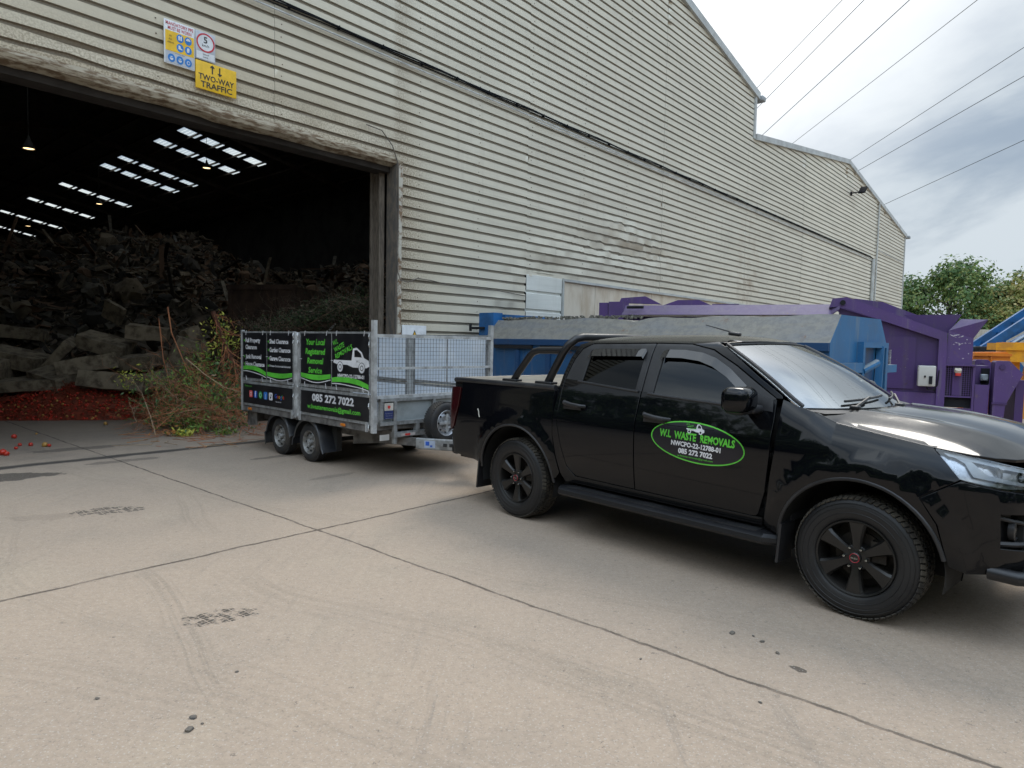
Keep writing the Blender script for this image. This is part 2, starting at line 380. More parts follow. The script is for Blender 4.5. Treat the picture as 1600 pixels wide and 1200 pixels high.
    col = t.mix(t.m('MULTIPLY', dk, .5), col, (.13, .112, .095))
    j = t.m('MAXIMUM', line(nn, 5.13, .022), t.m('MAXIMUM', line(ss, 3.30, .016), t.m('MAXIMUM', line(nn, .0, .02), t.m('MAXIMUM', line(ss, 15.7, .02), line(ss, -3.1, .02)))))
    jm = t.m('MULTIPLY', j, t.m('ADD', .55, t.m('MULTIPLY', t.ramp(t.noise(q, 5, 3), .3, .6), .45)))
    col = t.mix(t.m('MULTIPLY', jm, .85), col, (.07, .055, .045))
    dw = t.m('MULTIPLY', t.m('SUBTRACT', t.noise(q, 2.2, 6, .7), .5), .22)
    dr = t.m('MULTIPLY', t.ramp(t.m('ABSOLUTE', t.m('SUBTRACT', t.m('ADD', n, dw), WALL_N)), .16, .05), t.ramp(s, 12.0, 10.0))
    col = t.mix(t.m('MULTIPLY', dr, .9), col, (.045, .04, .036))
    t.put(b.inputs['Base Color'], col)
    t.put(b.inputs['Roughness'], t.m('ADD', .80, t.m('MULTIPLY', t.m('SUBTRACT', mid, .5), .2)))
    b.inputs['Specular IOR Level'].default_value = .3
    h = t.m('ADD', t.m('MULTIPLY', fine, .3), t.m('MULTIPLY', br, .25)); h = t.m('SUBTRACT', h, t.m('MULTIPLY', jm, 1.2)); h = t.m('SUBTRACT', h, t.m('MULTIPLY', dr, 1.0))
    t.l.new(t.bump(h, .6, .014), b.inputs['Normal'])
    return m
g = MB(); g.poly([(-400, -300, 0), (400, -300, 0), (400, 600, 0), (-400, 600, 0)])
tag(g.build('ground', ground_mat(), sharp=None), kind='structure')
# ---- loose stones, spots, puddle
M_stone = mat('yard_stone', (.15, .125, .10), .85, col2=(.07, .068, .065), nscale=14, bump=.4)
M_oil = mat('wet_oil', (.075, .063, .052), .6, col2=(.12, .10, .08), nscale=9)
def gpx(px, py):
    d = _fw+_rt*((px-800)/FPX)-_up*((py-600)/FPX); return Vector((0, 0, CH))+d*(-CH/d.z)
stones = [(302, 1122, .022, 'dark stone nearest the lower left corner, upper of a loose trio'), (296, 1141, .026, 'dark stone in the trio on the lower left concrete, largest and lowest'),
          (316, 1131, .010, 'tiny dark chip right of the lower left trio of stones'), (1144, 990, .026, 'brownish stone on the concrete left of the group below the front wheel'),
          (1177, 994, .012, 'small pale pebble in the group below the front wheel'), (1191, 1003, .018, 'blue grey pebble in the group below the front wheel'),
          (1215, 1021, .018, 'rounded pebble lowest of the group below the front wheel'), (152, 1092, .015, 'lone dark pebble on the far lower left concrete'),
          (1001, 1030, .011, 'lone pebble by the long joint in the lower right concrete'), (1188, 1098, .013, 'pale chip on the concrete below the oil spot'),
          (370, 1050, .012, 'small flat pebble on the bare concrete at lower left centre')]
for i, (px, py, r, lb) in enumerate(stones):
    mb = MB(); b = bmesh.new(); bmesh.ops.create_icosphere(b, subdivisions=2, radius=1)
    for v in b.verts:
        k = 1+.35*MN.noise(v.co*1.3+Vector((i*3.1, 0, 0))); v.co = Vector((v.co.x*k*r*1.25, v.co.y*k*r, max(v.co.z, -.6)*k*r*.75+r*.42))
    mp = {v: mb.v(v.co) for v in b.verts}
    for f_ in b.faces: mb.face([mp[v] for v in f_.verts])
    b.free(); o = mb.build('stone', M_stone, sharp=40); o.scale = (.65, .6, .5); o.location = gpx(px, py); o.rotation_euler[2] = i*1.3
    tag(o, lb, 'stone', 'loose stones on the concrete yard')
# ================================================================== WAREHOUSE
WO = sn(12.75, WALL_N)
wh = empty('warehouse', WO, WA, 'huge warehouse clad in weathered horizontal ribbed cream sheet with a wide open doorway', 'warehouse')
def L(s, n, z): return Vector((s-12.75, n-WALL_N, z))
def clad_mat(name, base, dirty, patch=False):
    m, t, b = base_mat(name)
    ge = t.new('ShaderNodeNewGeometry').outputs['Position']; q = t.mapping(ge, rot=(0, 0, -WA)); xyz = t.sep(q); s, n, z = xyz
    rnd_ = t.new('ShaderNodeObjectInfo').outputs['Random']
    v = t.comb(s, 0.0, z)
    a = t.noise(t.comb(t.m('MULTIPLY', s, .35), 0.0, t.m('MULTIPLY', z, 2.2)), 1.0, 6, .6)
    st = t.noise(t.comb(t.m('MULTIPLY', s, 5.0), 0.0, t.m('MULTIPLY', z, .45)), 1.0, 5, .6)
    hs = t.noise(t.comb(t.m('MULTIPLY', s, .8), 0.0, t.m('MULTIPLY', z, 26.0)), 1.0, 4, .6)
    sp = t.noise(v, 34, 3, .6)
    c = t.mix(t.ramp(a, .35, .7), base, tuple(x*.86 for x in base))
    c = t.mix(t.m('MULTIPLY', t.ramp(hs, .45, .75), .28), c, tuple(x*.66 for x in base))
    c = t.mix(t.m('MULTIPLY', t.ramp(st, .5, .78), .30), c, (.36, .335, .28))
    # yellowed, dusty area round the doorway
    near = t.m('MULTIPLY', t.ramp(t.m('ADD', s, t.m('MULTIPLY', t.noise(v, .45, 4), 6.0)), 15.0, 9.0), t.ramp(t.m('ADD', z, t.m('MULTIPLY', t.noise(v, .7, 4), 2.4)), 10.0, 5.2))
    c = t.mix(t.m('MULTIPLY', near, .85), c, dirty)
    edge = t.m('MULTIPLY', t.m('MULTIPLY', t.ramp(t.m('ADD', z, t.m('MULTIPLY', sp, .5)), 6.4, 5.2), t.ramp(s, 9.6, 8.3)), t.ramp(sp, .40, .62))
    c = t.mix(t.m('MULTIPLY', edge, .75), c, (.17, .12, .075))
    ed2 = t.m('MULTIPLY', t.m('MULTIPLY', t.ramp(t.m('ADD', s, t.m('MULTIPLY', sp, .8)), 9.4, 8.7), t.ramp(s, 8.2, 8.4)), t.ramp(sp, .36, .6))
    c = t.mix(t.m('MULTIPLY', ed2, .6), c, (.22, .17, .11))
    c = t.mix(t.m('MULTIPLY', t.ramp(t.noise(t.comb(s, 0.0, t.m('MULTIPLY', z, 1.4)), .8, 5, .65), .60, .74), .20), c, (.36, .33, .28))
    brown = t.m('MULTIPLY', t.ramp(t.m('ABSOLUTE', t.m('SUBTRACT', s, 25.6)), 1.6, .1), t.ramp(t.noise(v, 1.6, 5), .42, .7))
    c = t.mix(t.m('MULTIPLY', t.m('MULTIPLY', brown, t.ramp(z, 8.0, 4.0)), .65), c, (.30, .22, .15))
    c = t.mix(t.m('MULTIPLY', t.ramp(sp, .68, .76), .45), c, (.12, .09, .07))
    k = t.m('ADD', .94, t.m('MULTIPLY', rnd_, .10)); c = t.mix(1.0, c, t.comb(k, k, k), 'MULTIPLY')
    t.put(b.inputs['Base Color'], c); t.put(b.inputs['Roughness'], t.m('ADD', .48, t.m('MULTIPLY', a, .25))); b.inputs['Metallic'].default_value = 0.0
    t.l.new(t.bump(t.m('ADD', t.noise(v, 3.0, 5), t.m('MULTIPLY', hs, .15)), .28, .03), b.inputs['Normal'])
    return m
M_clad = clad_mat('ribbed_sheet', (.64, .605, .50), (.54, .46, .325))
M_trough_shade = clad_mat('shaded_sheet_trough', (.34, .315, .26), (.24, .20, .145))  # darker copy for troughs and lips: rib shade put into the colour
M_clad_new = clad_mat('newer_ribbed_sheet', (.66, .68, .64), (.6, .6, .55))
M_flatp = mat('flat_cream_panel', (.62, .56, .46), .7, col2=(.48, .40, .30), nscale=1.6, bump=.2, stretch=(1, 1, .4))
M_flash = mat('grey_flashing', (.42, .44, .43), .5, col2=(.34, .35, .34), nscale=2)
M_rust = mat('rusty_lintel', (.40, .35, .265), .85, col2=(.17, .12, .075), nscale=9, bump=.6, bscale=30, stretch=(.6, 1, 3), thr=(.42, .6))
M_post = mat('weathered_steel_post', (.17, .14, .11), .8, col2=(.085, .07, .055), nscale=9, bump=.3, stretch=(4, 4, .5))
M_post_d = mat('dirty_post', (.10, .09, .08), .85, col2=(.17, .14, .11), nscale=6, bump=.4, stretch=(2, 2, .7))
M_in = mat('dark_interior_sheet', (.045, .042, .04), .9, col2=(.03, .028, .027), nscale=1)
M_black = mat('black_cable', (.010, .011, .013), .85, spec=.1)
M_white_c = mat('white_conduit', (.6, .62, .62), .45, col2=(.4, .42, .42))
DENTS = [(17.3, 4.75, 1.6, .26, .13, .10), (16.4, 5.0, .8, .20, .10, -.06), (15.2, 4.35, 1.5, .35, -.10, .05), (17.9, 4.35, 1.8, .3, -.08, .03), (16.9, 3.85, 2.4, .25, .06, .0), (13.2, 3.95, .9, .22, .09, .05), (13.0, 3.5, .7, .2, -.07, .03), (14.3, 3.45, .5, .15, .08, .03), (12.0, 3.4, .5, .3, .05, .03), (11.4, 2.6, .5, .2, .06, .02),
         (20.6, 4.25, 1.0, .25, .05, .02), (10.4, 5.6, .12, .10, .06, .03), (6.0, 5.5, 2.0, .18, -.05, -.04), (3.0, 5.4, 1.4, .2, .05, -.05), (12.1, 7.4, .5, .35, .05, .03), (24.8, 4.2, .5, .3, .04, .02), (14.6, 5.6, .35, .14, .07, .02)]
def dent(s, z):
    d = .008*MN.noise(Vector((s*.5, z*1.7, 1.3)))+.004*MN.noise(Vector((s*1.9, z*3, 9))); dz = .012*MN.noise(Vector((s*.22, z*.5, 4.0)))
    for cs, cz, rs, rz, am, az in DENTS:
        e = ((s-cs)/rs)**2+((z-cz)/rz)**2
        if e < 7:
            k = .5*exp(-e)*(1+1.6*MN.noise(Vector((s*3.1, z*6.0, cs)))+.9*MN.noise(Vector((s*9, z*15.0, cs)))); d -= am*k; dz -= az*k*.6
    return d, dz
def smin1(z): return 12.75-(13.87-z)/.199
def smax1(z): return min(25.5, 12.75+(13.87-z)/.199)
def smin2(z): return 25.5 if z < 9.7 else 25.5+(z-9.7)/.136
def smax2(z): return min(52.1, 38+(11.4-z)/.135)
def clad(s0, s1, zb, lo, hi, mt, ph, name='wall_panel', outz=0.0):
    mb = MB(); lev = []; z = zb
    while z < 14.1:
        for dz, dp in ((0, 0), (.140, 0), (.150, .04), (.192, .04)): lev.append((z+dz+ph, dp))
        z += .2
    ntop = 14
    for (z0, d0), (z1, d1) in zip(lev, lev[1:]):
        zm = (z0+z1)/2
        a0, b0, a1, b1 = max(s0, lo(z0)), min(s1, hi(z0)), max(s0, lo(z1)), min(s1, hi(z1))
        if b0 <= a0 or b1 < a1: continue
        if zm < 5.12 and s0 < 8.4 and s1 > 1:
            if s1 <= 8.4: continue
            a0 = a1 = 8.4
        k = max(1, int((max(b0, b1)-min(a0, a1))/(.09 if zm < 6 and 9 < s1 and s0 < 22 else .45)))
        r0 = []; r1 = []
        for i in range(k+1):
            p = a0+(b0-a0)*i/k; q = a1+(b1-a1)*i/k
            e0 = dent(p, z0); e1 = dent(q, z1)
            r0.append(mb.v(L(p, WALL_N+d0+e0[0]-outz, max(z0+e0[1], 0)))); r1.append(mb.v(L(q, WALL_N+d1+e1[0]-outz, max(z1+e1[1], 0))))
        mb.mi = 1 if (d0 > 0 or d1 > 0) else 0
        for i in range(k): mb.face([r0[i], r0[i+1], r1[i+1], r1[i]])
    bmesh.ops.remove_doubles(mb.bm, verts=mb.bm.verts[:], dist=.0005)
    return mb.build(name, [mt, M_trough_shade], wh, sharp=22)
seams1 = [0, 5.82, 12.23, 18.65, 25.08]; phs = [.0, .006, -.004, .003]
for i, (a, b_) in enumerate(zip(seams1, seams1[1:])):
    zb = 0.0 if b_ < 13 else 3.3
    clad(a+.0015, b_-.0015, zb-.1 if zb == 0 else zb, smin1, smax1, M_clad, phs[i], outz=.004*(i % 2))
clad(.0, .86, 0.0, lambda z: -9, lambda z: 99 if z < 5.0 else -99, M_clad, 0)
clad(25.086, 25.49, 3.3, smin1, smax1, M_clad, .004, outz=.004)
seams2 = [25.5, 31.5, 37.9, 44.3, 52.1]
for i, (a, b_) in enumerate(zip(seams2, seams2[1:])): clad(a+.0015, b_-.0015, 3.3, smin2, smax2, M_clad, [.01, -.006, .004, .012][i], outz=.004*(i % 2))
# newer patch below, and flat panels
mb = MB(); z = 1.2
while z < 3.16:
    for z0, d0, z1, d1 in ((z, .0, z+.36, .0), (z+.36, 0, z+.385, .04), (z+.385, .04, z+.43, .04), (z+.43, .04, z+.44, 0)):
        k = 6; r0 = [mb.v(L(12.26+1.40*i/k, WALL_N+d0+.02*MN.noise(Vector((i*.7, z0*3, 2))), z0)) for i in range(k+1)]; r1 = [mb.v(L(12.26+1.40*i/k, WALL_N+d1+.02*MN.noise(Vector((i*.7, z1*3, 2))), z1)) for i in range(k+1)]
        for i in range(k): mb.face([r0[i], r0[i+1], r1[i+1], r1[i]])
    z += .44
mb.build('wall_panel', M_clad_new, wh)
mb = MB(); mb.bb(*(L(12.2, 0, 0).x, L(13.7, 0, 0).x), .045, .3, 0, 1.2); mb.build('wall_panel', M_flatp, wh)
mb = MB(); s = 13.74; k = 0
while s < 52:
    wd = [.86, .60, .62, .95][k % 4]; mb.bb(s-12.75+.006, s+wd-12.75-.006, .03+.004*(k % 2), .12, 0, 3.29); s += wd; k += 1
mb.build('plinth_panels', M_flatp, wh)
mb = MB(); mb.bb(13.68-12.75, 13.73-12.75, -.03, .06, 1.0, 3.34); mb.bb(13.73-12.75, 52.1-12.75, -.035, .02, 3.27, 3.33); mb.build('panel_trim', M_flash, wh)
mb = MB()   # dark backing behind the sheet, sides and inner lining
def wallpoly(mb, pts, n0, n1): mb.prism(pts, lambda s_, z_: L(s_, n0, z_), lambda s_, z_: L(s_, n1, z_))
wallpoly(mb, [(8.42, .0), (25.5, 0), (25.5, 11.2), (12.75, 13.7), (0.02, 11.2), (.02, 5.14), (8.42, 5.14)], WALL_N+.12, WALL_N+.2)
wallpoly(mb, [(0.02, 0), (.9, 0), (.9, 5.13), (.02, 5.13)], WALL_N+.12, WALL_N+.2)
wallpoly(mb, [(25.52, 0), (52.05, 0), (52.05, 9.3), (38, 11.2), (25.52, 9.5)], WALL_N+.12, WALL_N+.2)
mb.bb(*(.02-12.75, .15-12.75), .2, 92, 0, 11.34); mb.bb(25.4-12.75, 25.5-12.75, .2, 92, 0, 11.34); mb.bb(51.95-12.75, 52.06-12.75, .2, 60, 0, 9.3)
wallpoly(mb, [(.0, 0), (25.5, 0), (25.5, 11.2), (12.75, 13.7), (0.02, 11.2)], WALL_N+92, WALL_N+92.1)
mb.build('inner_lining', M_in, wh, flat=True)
# roofs with skylights
M_roof = mat('roof_sheet', (.06, .056, .052), .85)
def glaze():
    m, t, b = base_mat('skylight_sheet'); out = t.n['Material Output']
    tr = t.new('ShaderNodeBsdfTranslucent'); tr.inputs[0].default_value = (.95, .93, .85, 1); tp = t.new('ShaderNodeBsdfTransparent'); tp.inputs[0].default_value = (.95, .93, .86, 1)
    wv = t.m('ABSOLUTE', t.m('SUBTRACT', t.m('FRACT', t.m('MULTIPLY', t.sep(t.obj())[0], 5.0)), .5))
    mx = t.new('ShaderNodeMixShader'); t.put(mx.inputs[0], t.m('ADD', .12, t.m('MULTIPLY', t.ramp(wv, .40, .46), .4))); t.l.new(tp.outputs[0], mx.inputs[1]); t.l.new(tr.outputs[0], mx.inputs[2]); t.l.new(mx.outputs[0], out.inputs[0]); return m
M_glz = glaze()
sky_s = [(16.35, 17.35), (17.63, 18.63), (18.92, 19.92), (20.2, 21.2)]
sky_n = [(13.0, 15.0), (17.6, 19.4), (22.4, 24.2), (27.2, 28.1), (33.0, 33.95), (38.4, 39.35), (41.65, 42.6), (47.6, 48.35), (50.6, 51.6), (59.6, 60.55), (68.3, 69.25), (77.6, 78.55), (86.6, 87.5)]  # nearest rows are unseen panes, added to light the waste heap
def rz(s): return 13.87-.199*abs(s-12.75)
rf = MB(); ssb = sorted(set([12.75, 25.75]+[x for p in sky_s for x in p])); nsb = sorted(set([WALL_N-.06, WALL_N+92.3]+[x for p in sky_n for x in p]))
for i in range(len(ssb)-1):
    for j in range(len(nsb)-1):
        sc_, nc = (ssb[i]+ssb[i+1])/2, (nsb[j]+nsb[j+1])/2
        if any(a < sc_ < b_ for a, b_ in sky_s) and any(a < nc < b_ for a, b_ in sky_n): continue
        rf.poly([L(ssb[i], nsb[j], rz(ssb[i])), L(ssb[i+1], nsb[j], rz(ssb[i+1])), L(ssb[i+1], nsb[j+1], rz(ssb[i+1])), L(ssb[i], nsb[j+1], rz(ssb[i]))])
for i in range(len(ssb)-1):
    for j in range(len(nsb)-1):
        sc_, nc = (ssb[i]+ssb[i+1])/2, (nsb[j]+nsb[j+1])/2
        if any(a < sc_ < b_ for a, b_ in sky_s) and any(a < nc < b_ for a, b_ in sky_n[:3]): continue
        a, b_ = 25.5-ssb[i], 25.5-ssb[i+1]
        rf.poly([L(a, nsb[j], rz(a)), L(b_, nsb[j], rz(b_)), L(b_, nsb[j+1], rz(b_)), L(a, nsb[j+1], rz(a))])
for a, b_, za, zb in ((25.5, 38, 9.74, 11.44), (38, 52.3, 11.44, 9.51)):
    rf.poly([L(a, WALL_N-.06, za), L(b_, WALL_N-.06, zb), L(b_, WALL_N+60, zb), L(a, WALL_N+60, za)])
roof = rf.build('roof', M_roof, wh, flat=True)
for a, b_ in sky_s:
    for c, d in sky_n[:3]:
        mb = MB(); q, r_ = 25.5-b_, 25.5-a; mb.poly([L(q+.02, c+.02, rz(q)-.02), L(r_-.02, c+.02, rz(r_)-.02), L(r_-.02, d-.02, rz(r_)-.02), L(q+.02, d-.02, rz(q)-.02)]); mb.build('skylight', M_glz, roof, flat=True)  # unseen panes on the opposite slope, also added to brighten the heap
    for c, d in sky_n:
        mb = MB(); zo = .02
        mb.poly([L(a+.02, c+.02, rz(a)-zo), L(b_-.02, c+.02, rz(b_)-zo), L(b_-.02, d-.02, rz(b_)-zo), L(a+.02, d-.02, rz(a)-zo)]); mb.build('skylight', M_glz, roof, flat=True)
mb = MB()
for k in range(19):
    s = 13.2+k*.638*1.0
    if k % 2 == 0 and s < 25: mb.box(L(s-.32+.32, WALL_N+46, rz(s)-.10), (.05, 91, .10))
n = 18.0
while n < 100:
    for a, b_ in ((12.75, 25.4), (.1, 12.75)): mb.bar(L(a, n, rz(a)-.30), L(b_, n, rz(b_)-.30), .10, .22)
    n += 9.1
mb.build('roof_beams', mat('brown_roof_steel', (.10, .075, .055), .8), wh, flat=True)
# flashings, gutters, seams
mb = MB()
def barge(s0, z0, s1, z1, h=.26): mb.prism([(s0, z0), (s1, z1), (s1, z1-h), (s0, z0-h)], lambda a, b_: L(a, WALL_N-.10, b_), lambda a, b_: L(a, WALL_N+.14, b_))
barge(12.75, 13.97, 25.78, 11.36); barge(12.75, 13.97, -.28, 11.36)
barge(25.62, 9.80, 38.0, 11.50, .22); barge(38.0, 11.50, 52.35, 9.55, .22)
mb.build('barge_board', M_flash, wh, flat=True)
mb = MB(); mb.bb(25.44-12.75, 25.6-12.75, -.05, .3, 9.6, 11.2); mb.bb(52.04-12.75, 52.16-12.75, -.06, .1, 0, 9.4); mb.build('corner_trim', M_flash, wh, flat=True)
mb = MB(); mb.rbox(L(25.92, WALL_N+.5, 11.16), (.34, 1.4, .20), .05); mb.rbox(L(52.65, WALL_N+.4, 9.42), (.5, 1.2, .18), .04); mb.build('gutter', mat('grey_gutter', (.27, .29, .30), .5), wh)
mb = MB(); mb.tube([L(44.6, WALL_N-.07, 10.45), L(44.55, WALL_N-.07, 3.4)], .045); mb.tube([L(43.75, WALL_N-.09, 7.0), L(43.7, WALL_N-.09, 3.4)], .10); mb.build('downpipe', M_flash, wh)
# overlap shadow battens at the sheet laps and screw heads
mb = MB()
rg = random.Random(3)
for s0 in [2.1, 4.0, 5.95, 8.9, 10.6, 12.36, 14.5, 16.6, 18.78, 20.9, 23.0, 25.2, 27.5, 29.6, 31.62, 33.7, 35.8, 38.0, 41, 44.4, 48]:
    z = (5.3 if s0 < 8.4 else (.5 if s0 < 12.2 else 3.5))+.066; k = 0
    top = rz(s0)-.4 if s0 < 25.5 else (9.7+.136*(s0-25.5) if s0 < 38 else 11.4-.135*(s0-38))-.4
    while z < top:
        k += 1
        if k % 3 != 0:
            d_ = dent(s0, z); mb.box(L(s0+rg.uniform(-.02, .02), WALL_N-.004+d_[0], z+d_[1]+rg.uniform(-.02, .02)), (.014, .014, .014))
        z += .2
mb.build('fixing_screws', mat('rusted_screw', (.09, .06, .04), .7), wh, flat=True)
# doorway lintel and jambs
mb = MB()
k = 40
for (dn0, z0, dn1, z1) in ((-.012, 5.195, -.03, 5.13), (-.03, 5.13, .0, 5.06), (0, 5.06, .16, 5.02)):
    r0 = []; r1 = []
    for i in range(k+1):
        s = .85+(8.48-.85)*i/k; w_ = .05*MN.noise(Vector((s*.8, 3, 0)))+.02*MN.noise(Vector((s*4, 1, 0))); e = exp(-((s-5.4)/.8)**2)
        for rr, dn, zq in ((r0, dn0, z0), (r1, dn1, z1)): rr.append(mb.v(L(s, WALL_N+dn-(.0 if zq > 5.2 else w_*.7+e*.05), zq+(0 if zq > 5.2 else w_*.6-e*.05))))
    for i in range(k): mb.face([r0[i], r0[i+1], r1[i+1], r1[i]])
mb.build('door_lintel', M_rust, wh, sharp=25)
mb = MB(); mb.bb(.85-12.75, 8.32-12.75, .18, .5, 4.92, 5.06); mb.build('lintel_beam', mat('dark_lintel_beam', (.03, .024, .02), .9), wh, flat=True)
mb = MB(); mb.bb(8.33-12.75, 8.41-12.75, -.015, .28, 0, 5.07); 
mb.build('door_jamb', M_post_d, wh, flat=True)
mb = MB(); mb.bb(8.20-12.75, 8.34-12.75, .60, .64, 0, 4.98); mb.bb(8.25-12.75, 8.28-12.75, .38, .60, 0, 4.98); mb.bb(8.20-12.75, 8.32-12.75, .34, .38, 0, 4.98); mb.build('door_post', M_post, wh, flat=True)
mb = MB()
pts = [(8.39, 5.06), (8.46, 5.0), (8.44, 3.5), (8.45, 1.2), (8.40, 0.0), (8.34, 0), (8.36, 2), (8.37, 4), (8.36, 5.0)]
wallpoly(mb, pts, WALL_N-.045, WALL_N-.005); mb.build('jamb_edge', mat('peeling_edge', (.50, .47, .40), .8, col2=(.2, .13, .08), nscale=9, thr=(.45, .6), bump=.5), wh, flat=True)
mb = MB(); mb.bb(.8-12.75, .9-12.75, -.04, .5, 0, 5.12); mb.build('door_jamb', M_post_d, wh, flat=True)
# cables
def wpt(s, z, o=.05): return L(s, WALL_N-o, z)
def cable(name, pts, r, mt, label, cat='cable'):
    mb = MB(Matrix.Translation(WO) @ Matrix.Rotation(WA, 4, 'Z')); mb.tube(pts, r, 6); tag(mb.build(name, mt), label, cat)
mb = MB(Matrix.Translation(WO) @ Matrix.Rotation(WA, 4, 'Z'))
for dz, rr, o_ in ((.04, .015, .07), (.008, .013, .085), (-.02, .009, .07)):
    pts = []; s = 1.0
    while s <= 43.7: pts.append(wpt(s, 7.06+dz+.012*sin(s*2.1+dz*40)*(s < 26), o_)); s += .7
    pts.append(wpt(43.72, 7.0+dz, o_)); mb.tube(pts, rr, 6)
s = 1.3
while s < 43.6: mb.box(wpt(s, 7.085, .05), (.015, .07, .07)); s += .95
tag(mb.build('power_cable', M_black), 'thick black cable bundle clipped level across the warehouse cladding', 'cable')
mb = MB(Matrix.Translation(WO) @ Matrix.Rotation(WA, 4, 'Z')); mb.tube([wpt(1.0+i*1.55, 6.955+.006*sin(i), .06) for i in range(28)], .014, 6); mb.tube([wpt(12.4+i*1.65, 6.90+.004*sin(i), .055) for i in range(20)], .012, 6)
tag(mb.build('conduit', M_white_c), 'thin white conduit running level just under the black cable bundle', 'conduit')
cable('wall_cable', [wpt(s_, z_, .045) for s_, z_ in ((7.6, 5.60), (7.95, 5.58), (8.2, 5.36), (8.34, 5.05), (8.36, 4.2), (8.33, 3.4), (8.35, 3.02), (8.42, 2.86), (8.62, 2.84), (8.85, 2.93), (9.2, 2.92), (9.8, 2.86), (10.4, 2.86), (11.2, 2.86), (12.2, 2.80))], .010, M_post_d, 'thin dark loose cable sagging from the doorway corner along the cladding')
cable('wall_cable', [wpt(s_, z_, .05) for s_, z_ in ((44.8, 7.65), (46.5, 7.62), (49, 7.62), (52.0, 7.55))], .018, M_white_c, 'short grey cable near the far end of the warehouse wall')
# floodlight on the far bay
fl = empty('floodlight', sn(38.55, WALL_N-.1, 9.95), WA, 'small black floodlight on an arm high on the far bay of the wall', 'floodlight')
mb = MB(); mb.box((0, .02, -.1), (.14, .06, .2)); mb.tube([(0, 0, -.08), (.25, -.28, 0.0)], .03); mb.build('bracket', M_black, fl)
mb = MB(); mb.rbox((.45, -.42, .12), (.62, .34, .09), .03, Matrix.Rotation(R(-38), 4, 'Y')); mb.build('lamp_head', M_black, fl)
# hanging lamps inside
def em(name, col, st):
    m, t, b = base_mat(name); b.inputs['Base Color'].default_value = (*col, 1); b.inputs['Emission Color'].default_value = (*col, 1); b.inputs['Emission Strength'].default_value = st; return m
M_lampw = em('lit_lamp_warm', (1, .72, .36), 2.2); M_lampc = em('lit_lamp_white', (1, .88, .66), 1.6)
M_shade = mat('lamp_shade_metal', (.03, .025, .02), .8)
def hanging(px, py, Y, lb, mt, r=.24):
    p = pix(px, py, Y); e = empty('hanging_lamp', p, 0, lb, 'lamp', 'round lamps hanging under the warehouse roof')
    s_ = p.x*SX+p.y*SY
    a = MB(); a.lathe([(.03, .42), (.06, .30), (r*.6, .2), (r, 0), (r*.98, .0), (r*.55, .18), (.02, .25)], axis='Z', n=20); a.tube([(0, 0, .4), (0, 0, max(.6, rz(s_)-p.z-.1))], .012); a.build('lamp_shade', M_shade, e)
    a = MB(); a.lathe([(.001, .02), (r*.8, .02), (r*.8, .05), (.001, .05)], axis='Z', n=20); a.build('bulb_disc', mt, e)
hanging(45, 233, 22, 'warm round lamp hanging alone at the far left under the roof', M_lampw, .19)
hanging(323, 263, 36, 'round lamp hanging below the nearest pair of skylight rows', M_lampw, .22)
hanging(155, 319, 46, 'round lamp hanging below the middle skylight rows', M_lampw, .22)
hanging(44, 353.5, 56, 'round lamp hanging below the farthest skylight rows', M_lampw, .22)
hanging(411, 397.5, 60, 'distant white lamp over the heap, left of two', M_lampc, .25)
hanging(440, 405, 64, 'distant white lamp over the heap, right of two', M_lampc, .22)
# ---- signs above the door
def signframe(s, z): return Matrix.Translation(sn(s, WALL_N-.05, z)) @ Matrix.Rotation(WA, 4, 'Z')
def smat(name, col, rough=.45): return mat(name, col, rough, col2=tuple(c*.85 for c in col), nscale=6)
S_white, S_yel, S_blue, S_red, S_blk, S_grey, S_green = smat('sign_white', (.74, .76, .78)), smat('sign_yellow', (.85, .52, .015)), smat('sign_blue', (.015, .20, .60)), smat('sign_red', (.55, .03, .05)), smat('sign_black', (.02, .02, .02)), smat('sign_grey', (.5, .53, .58)), smat('sign_green', (.07, .50, .03))
def sign(name, s0, z0, w_, h, face, label, cat='sign'):
    e = empty(name, sn(s0, WALL_N-.045, z0), WA, label, cat)
    mb = MB(); mb.rbox((w_/2, 0, h/2), (w_, .02, h), .006); mb.build('board', face, e)
    return e
def fm(y): return lambda a, b_: (a, y, b_)
e = sign('ppe_sign', 4.09, 5.585, .60, .74, S_white, 'white, yellow and blue protective equipment sign above the doorway'); e.scale = (.43/.60, 1, .61/.74)
mb = MB(); mb.poly([(.02, -.0125, .22), (.58, -.0125, .22), (.58, -.0125, .56), (.02, -.0125, .56)]); mb.build('yellow_field', S_yel, e, sharp=None)
mb = MB(); mb.poly([(.02, -.0125, .02), (.58, -.0125, .02), (.58, -.0125, .215), (.02, -.0125, .215)]); mb.build('grey_field', S_grey, e, sharp=None)
mb = MB(); put_text(mb, 'MANDATORY PPE', .30, .655, .055, fm(-.013), 'C', .54, .01); put_text(mb, 'MUST BE WORN', .30, .58, .055, fm(-.013), 'C', .46, .01); mb.build('lettering', S_red, e, sharp=None)
mb = MB(); put_text(mb, 'IN', .12, .46, .03, fm(-.0145), 'C'); put_text(mb, 'ALL', .12, .405, .03, fm(-.0145), 'C'); put_text(mb, 'AREAS', .12, .35, .03, fm(-.0145), 'C'); put_text(mb, 'ADDITIONAL AREAS', .3, .192, .014, fm(-.0145), 'C'); mb.build('small_lettering', S_blk, e, sharp=None)
ic = [(.305, .475), (.465, .475), (.305, .315), (.465, .315), (.135, .105), (.30, .105), (.465, .105)]
for x, z in ic: mb = MB(); disc(mb, x, z, .07, fm(-.0145)); mb.build('blue_disc', S_blue, e, sharp=None)
mb = MB(); F_ = fm(-.0165)
for x in (-.02, .02): fpoly(mb, [(.305+x-.014, .44), (.305+x+.014, .44), (.305+x+.016, .51), (.305+x, .52), (.305+x-.016, .50)], F_)
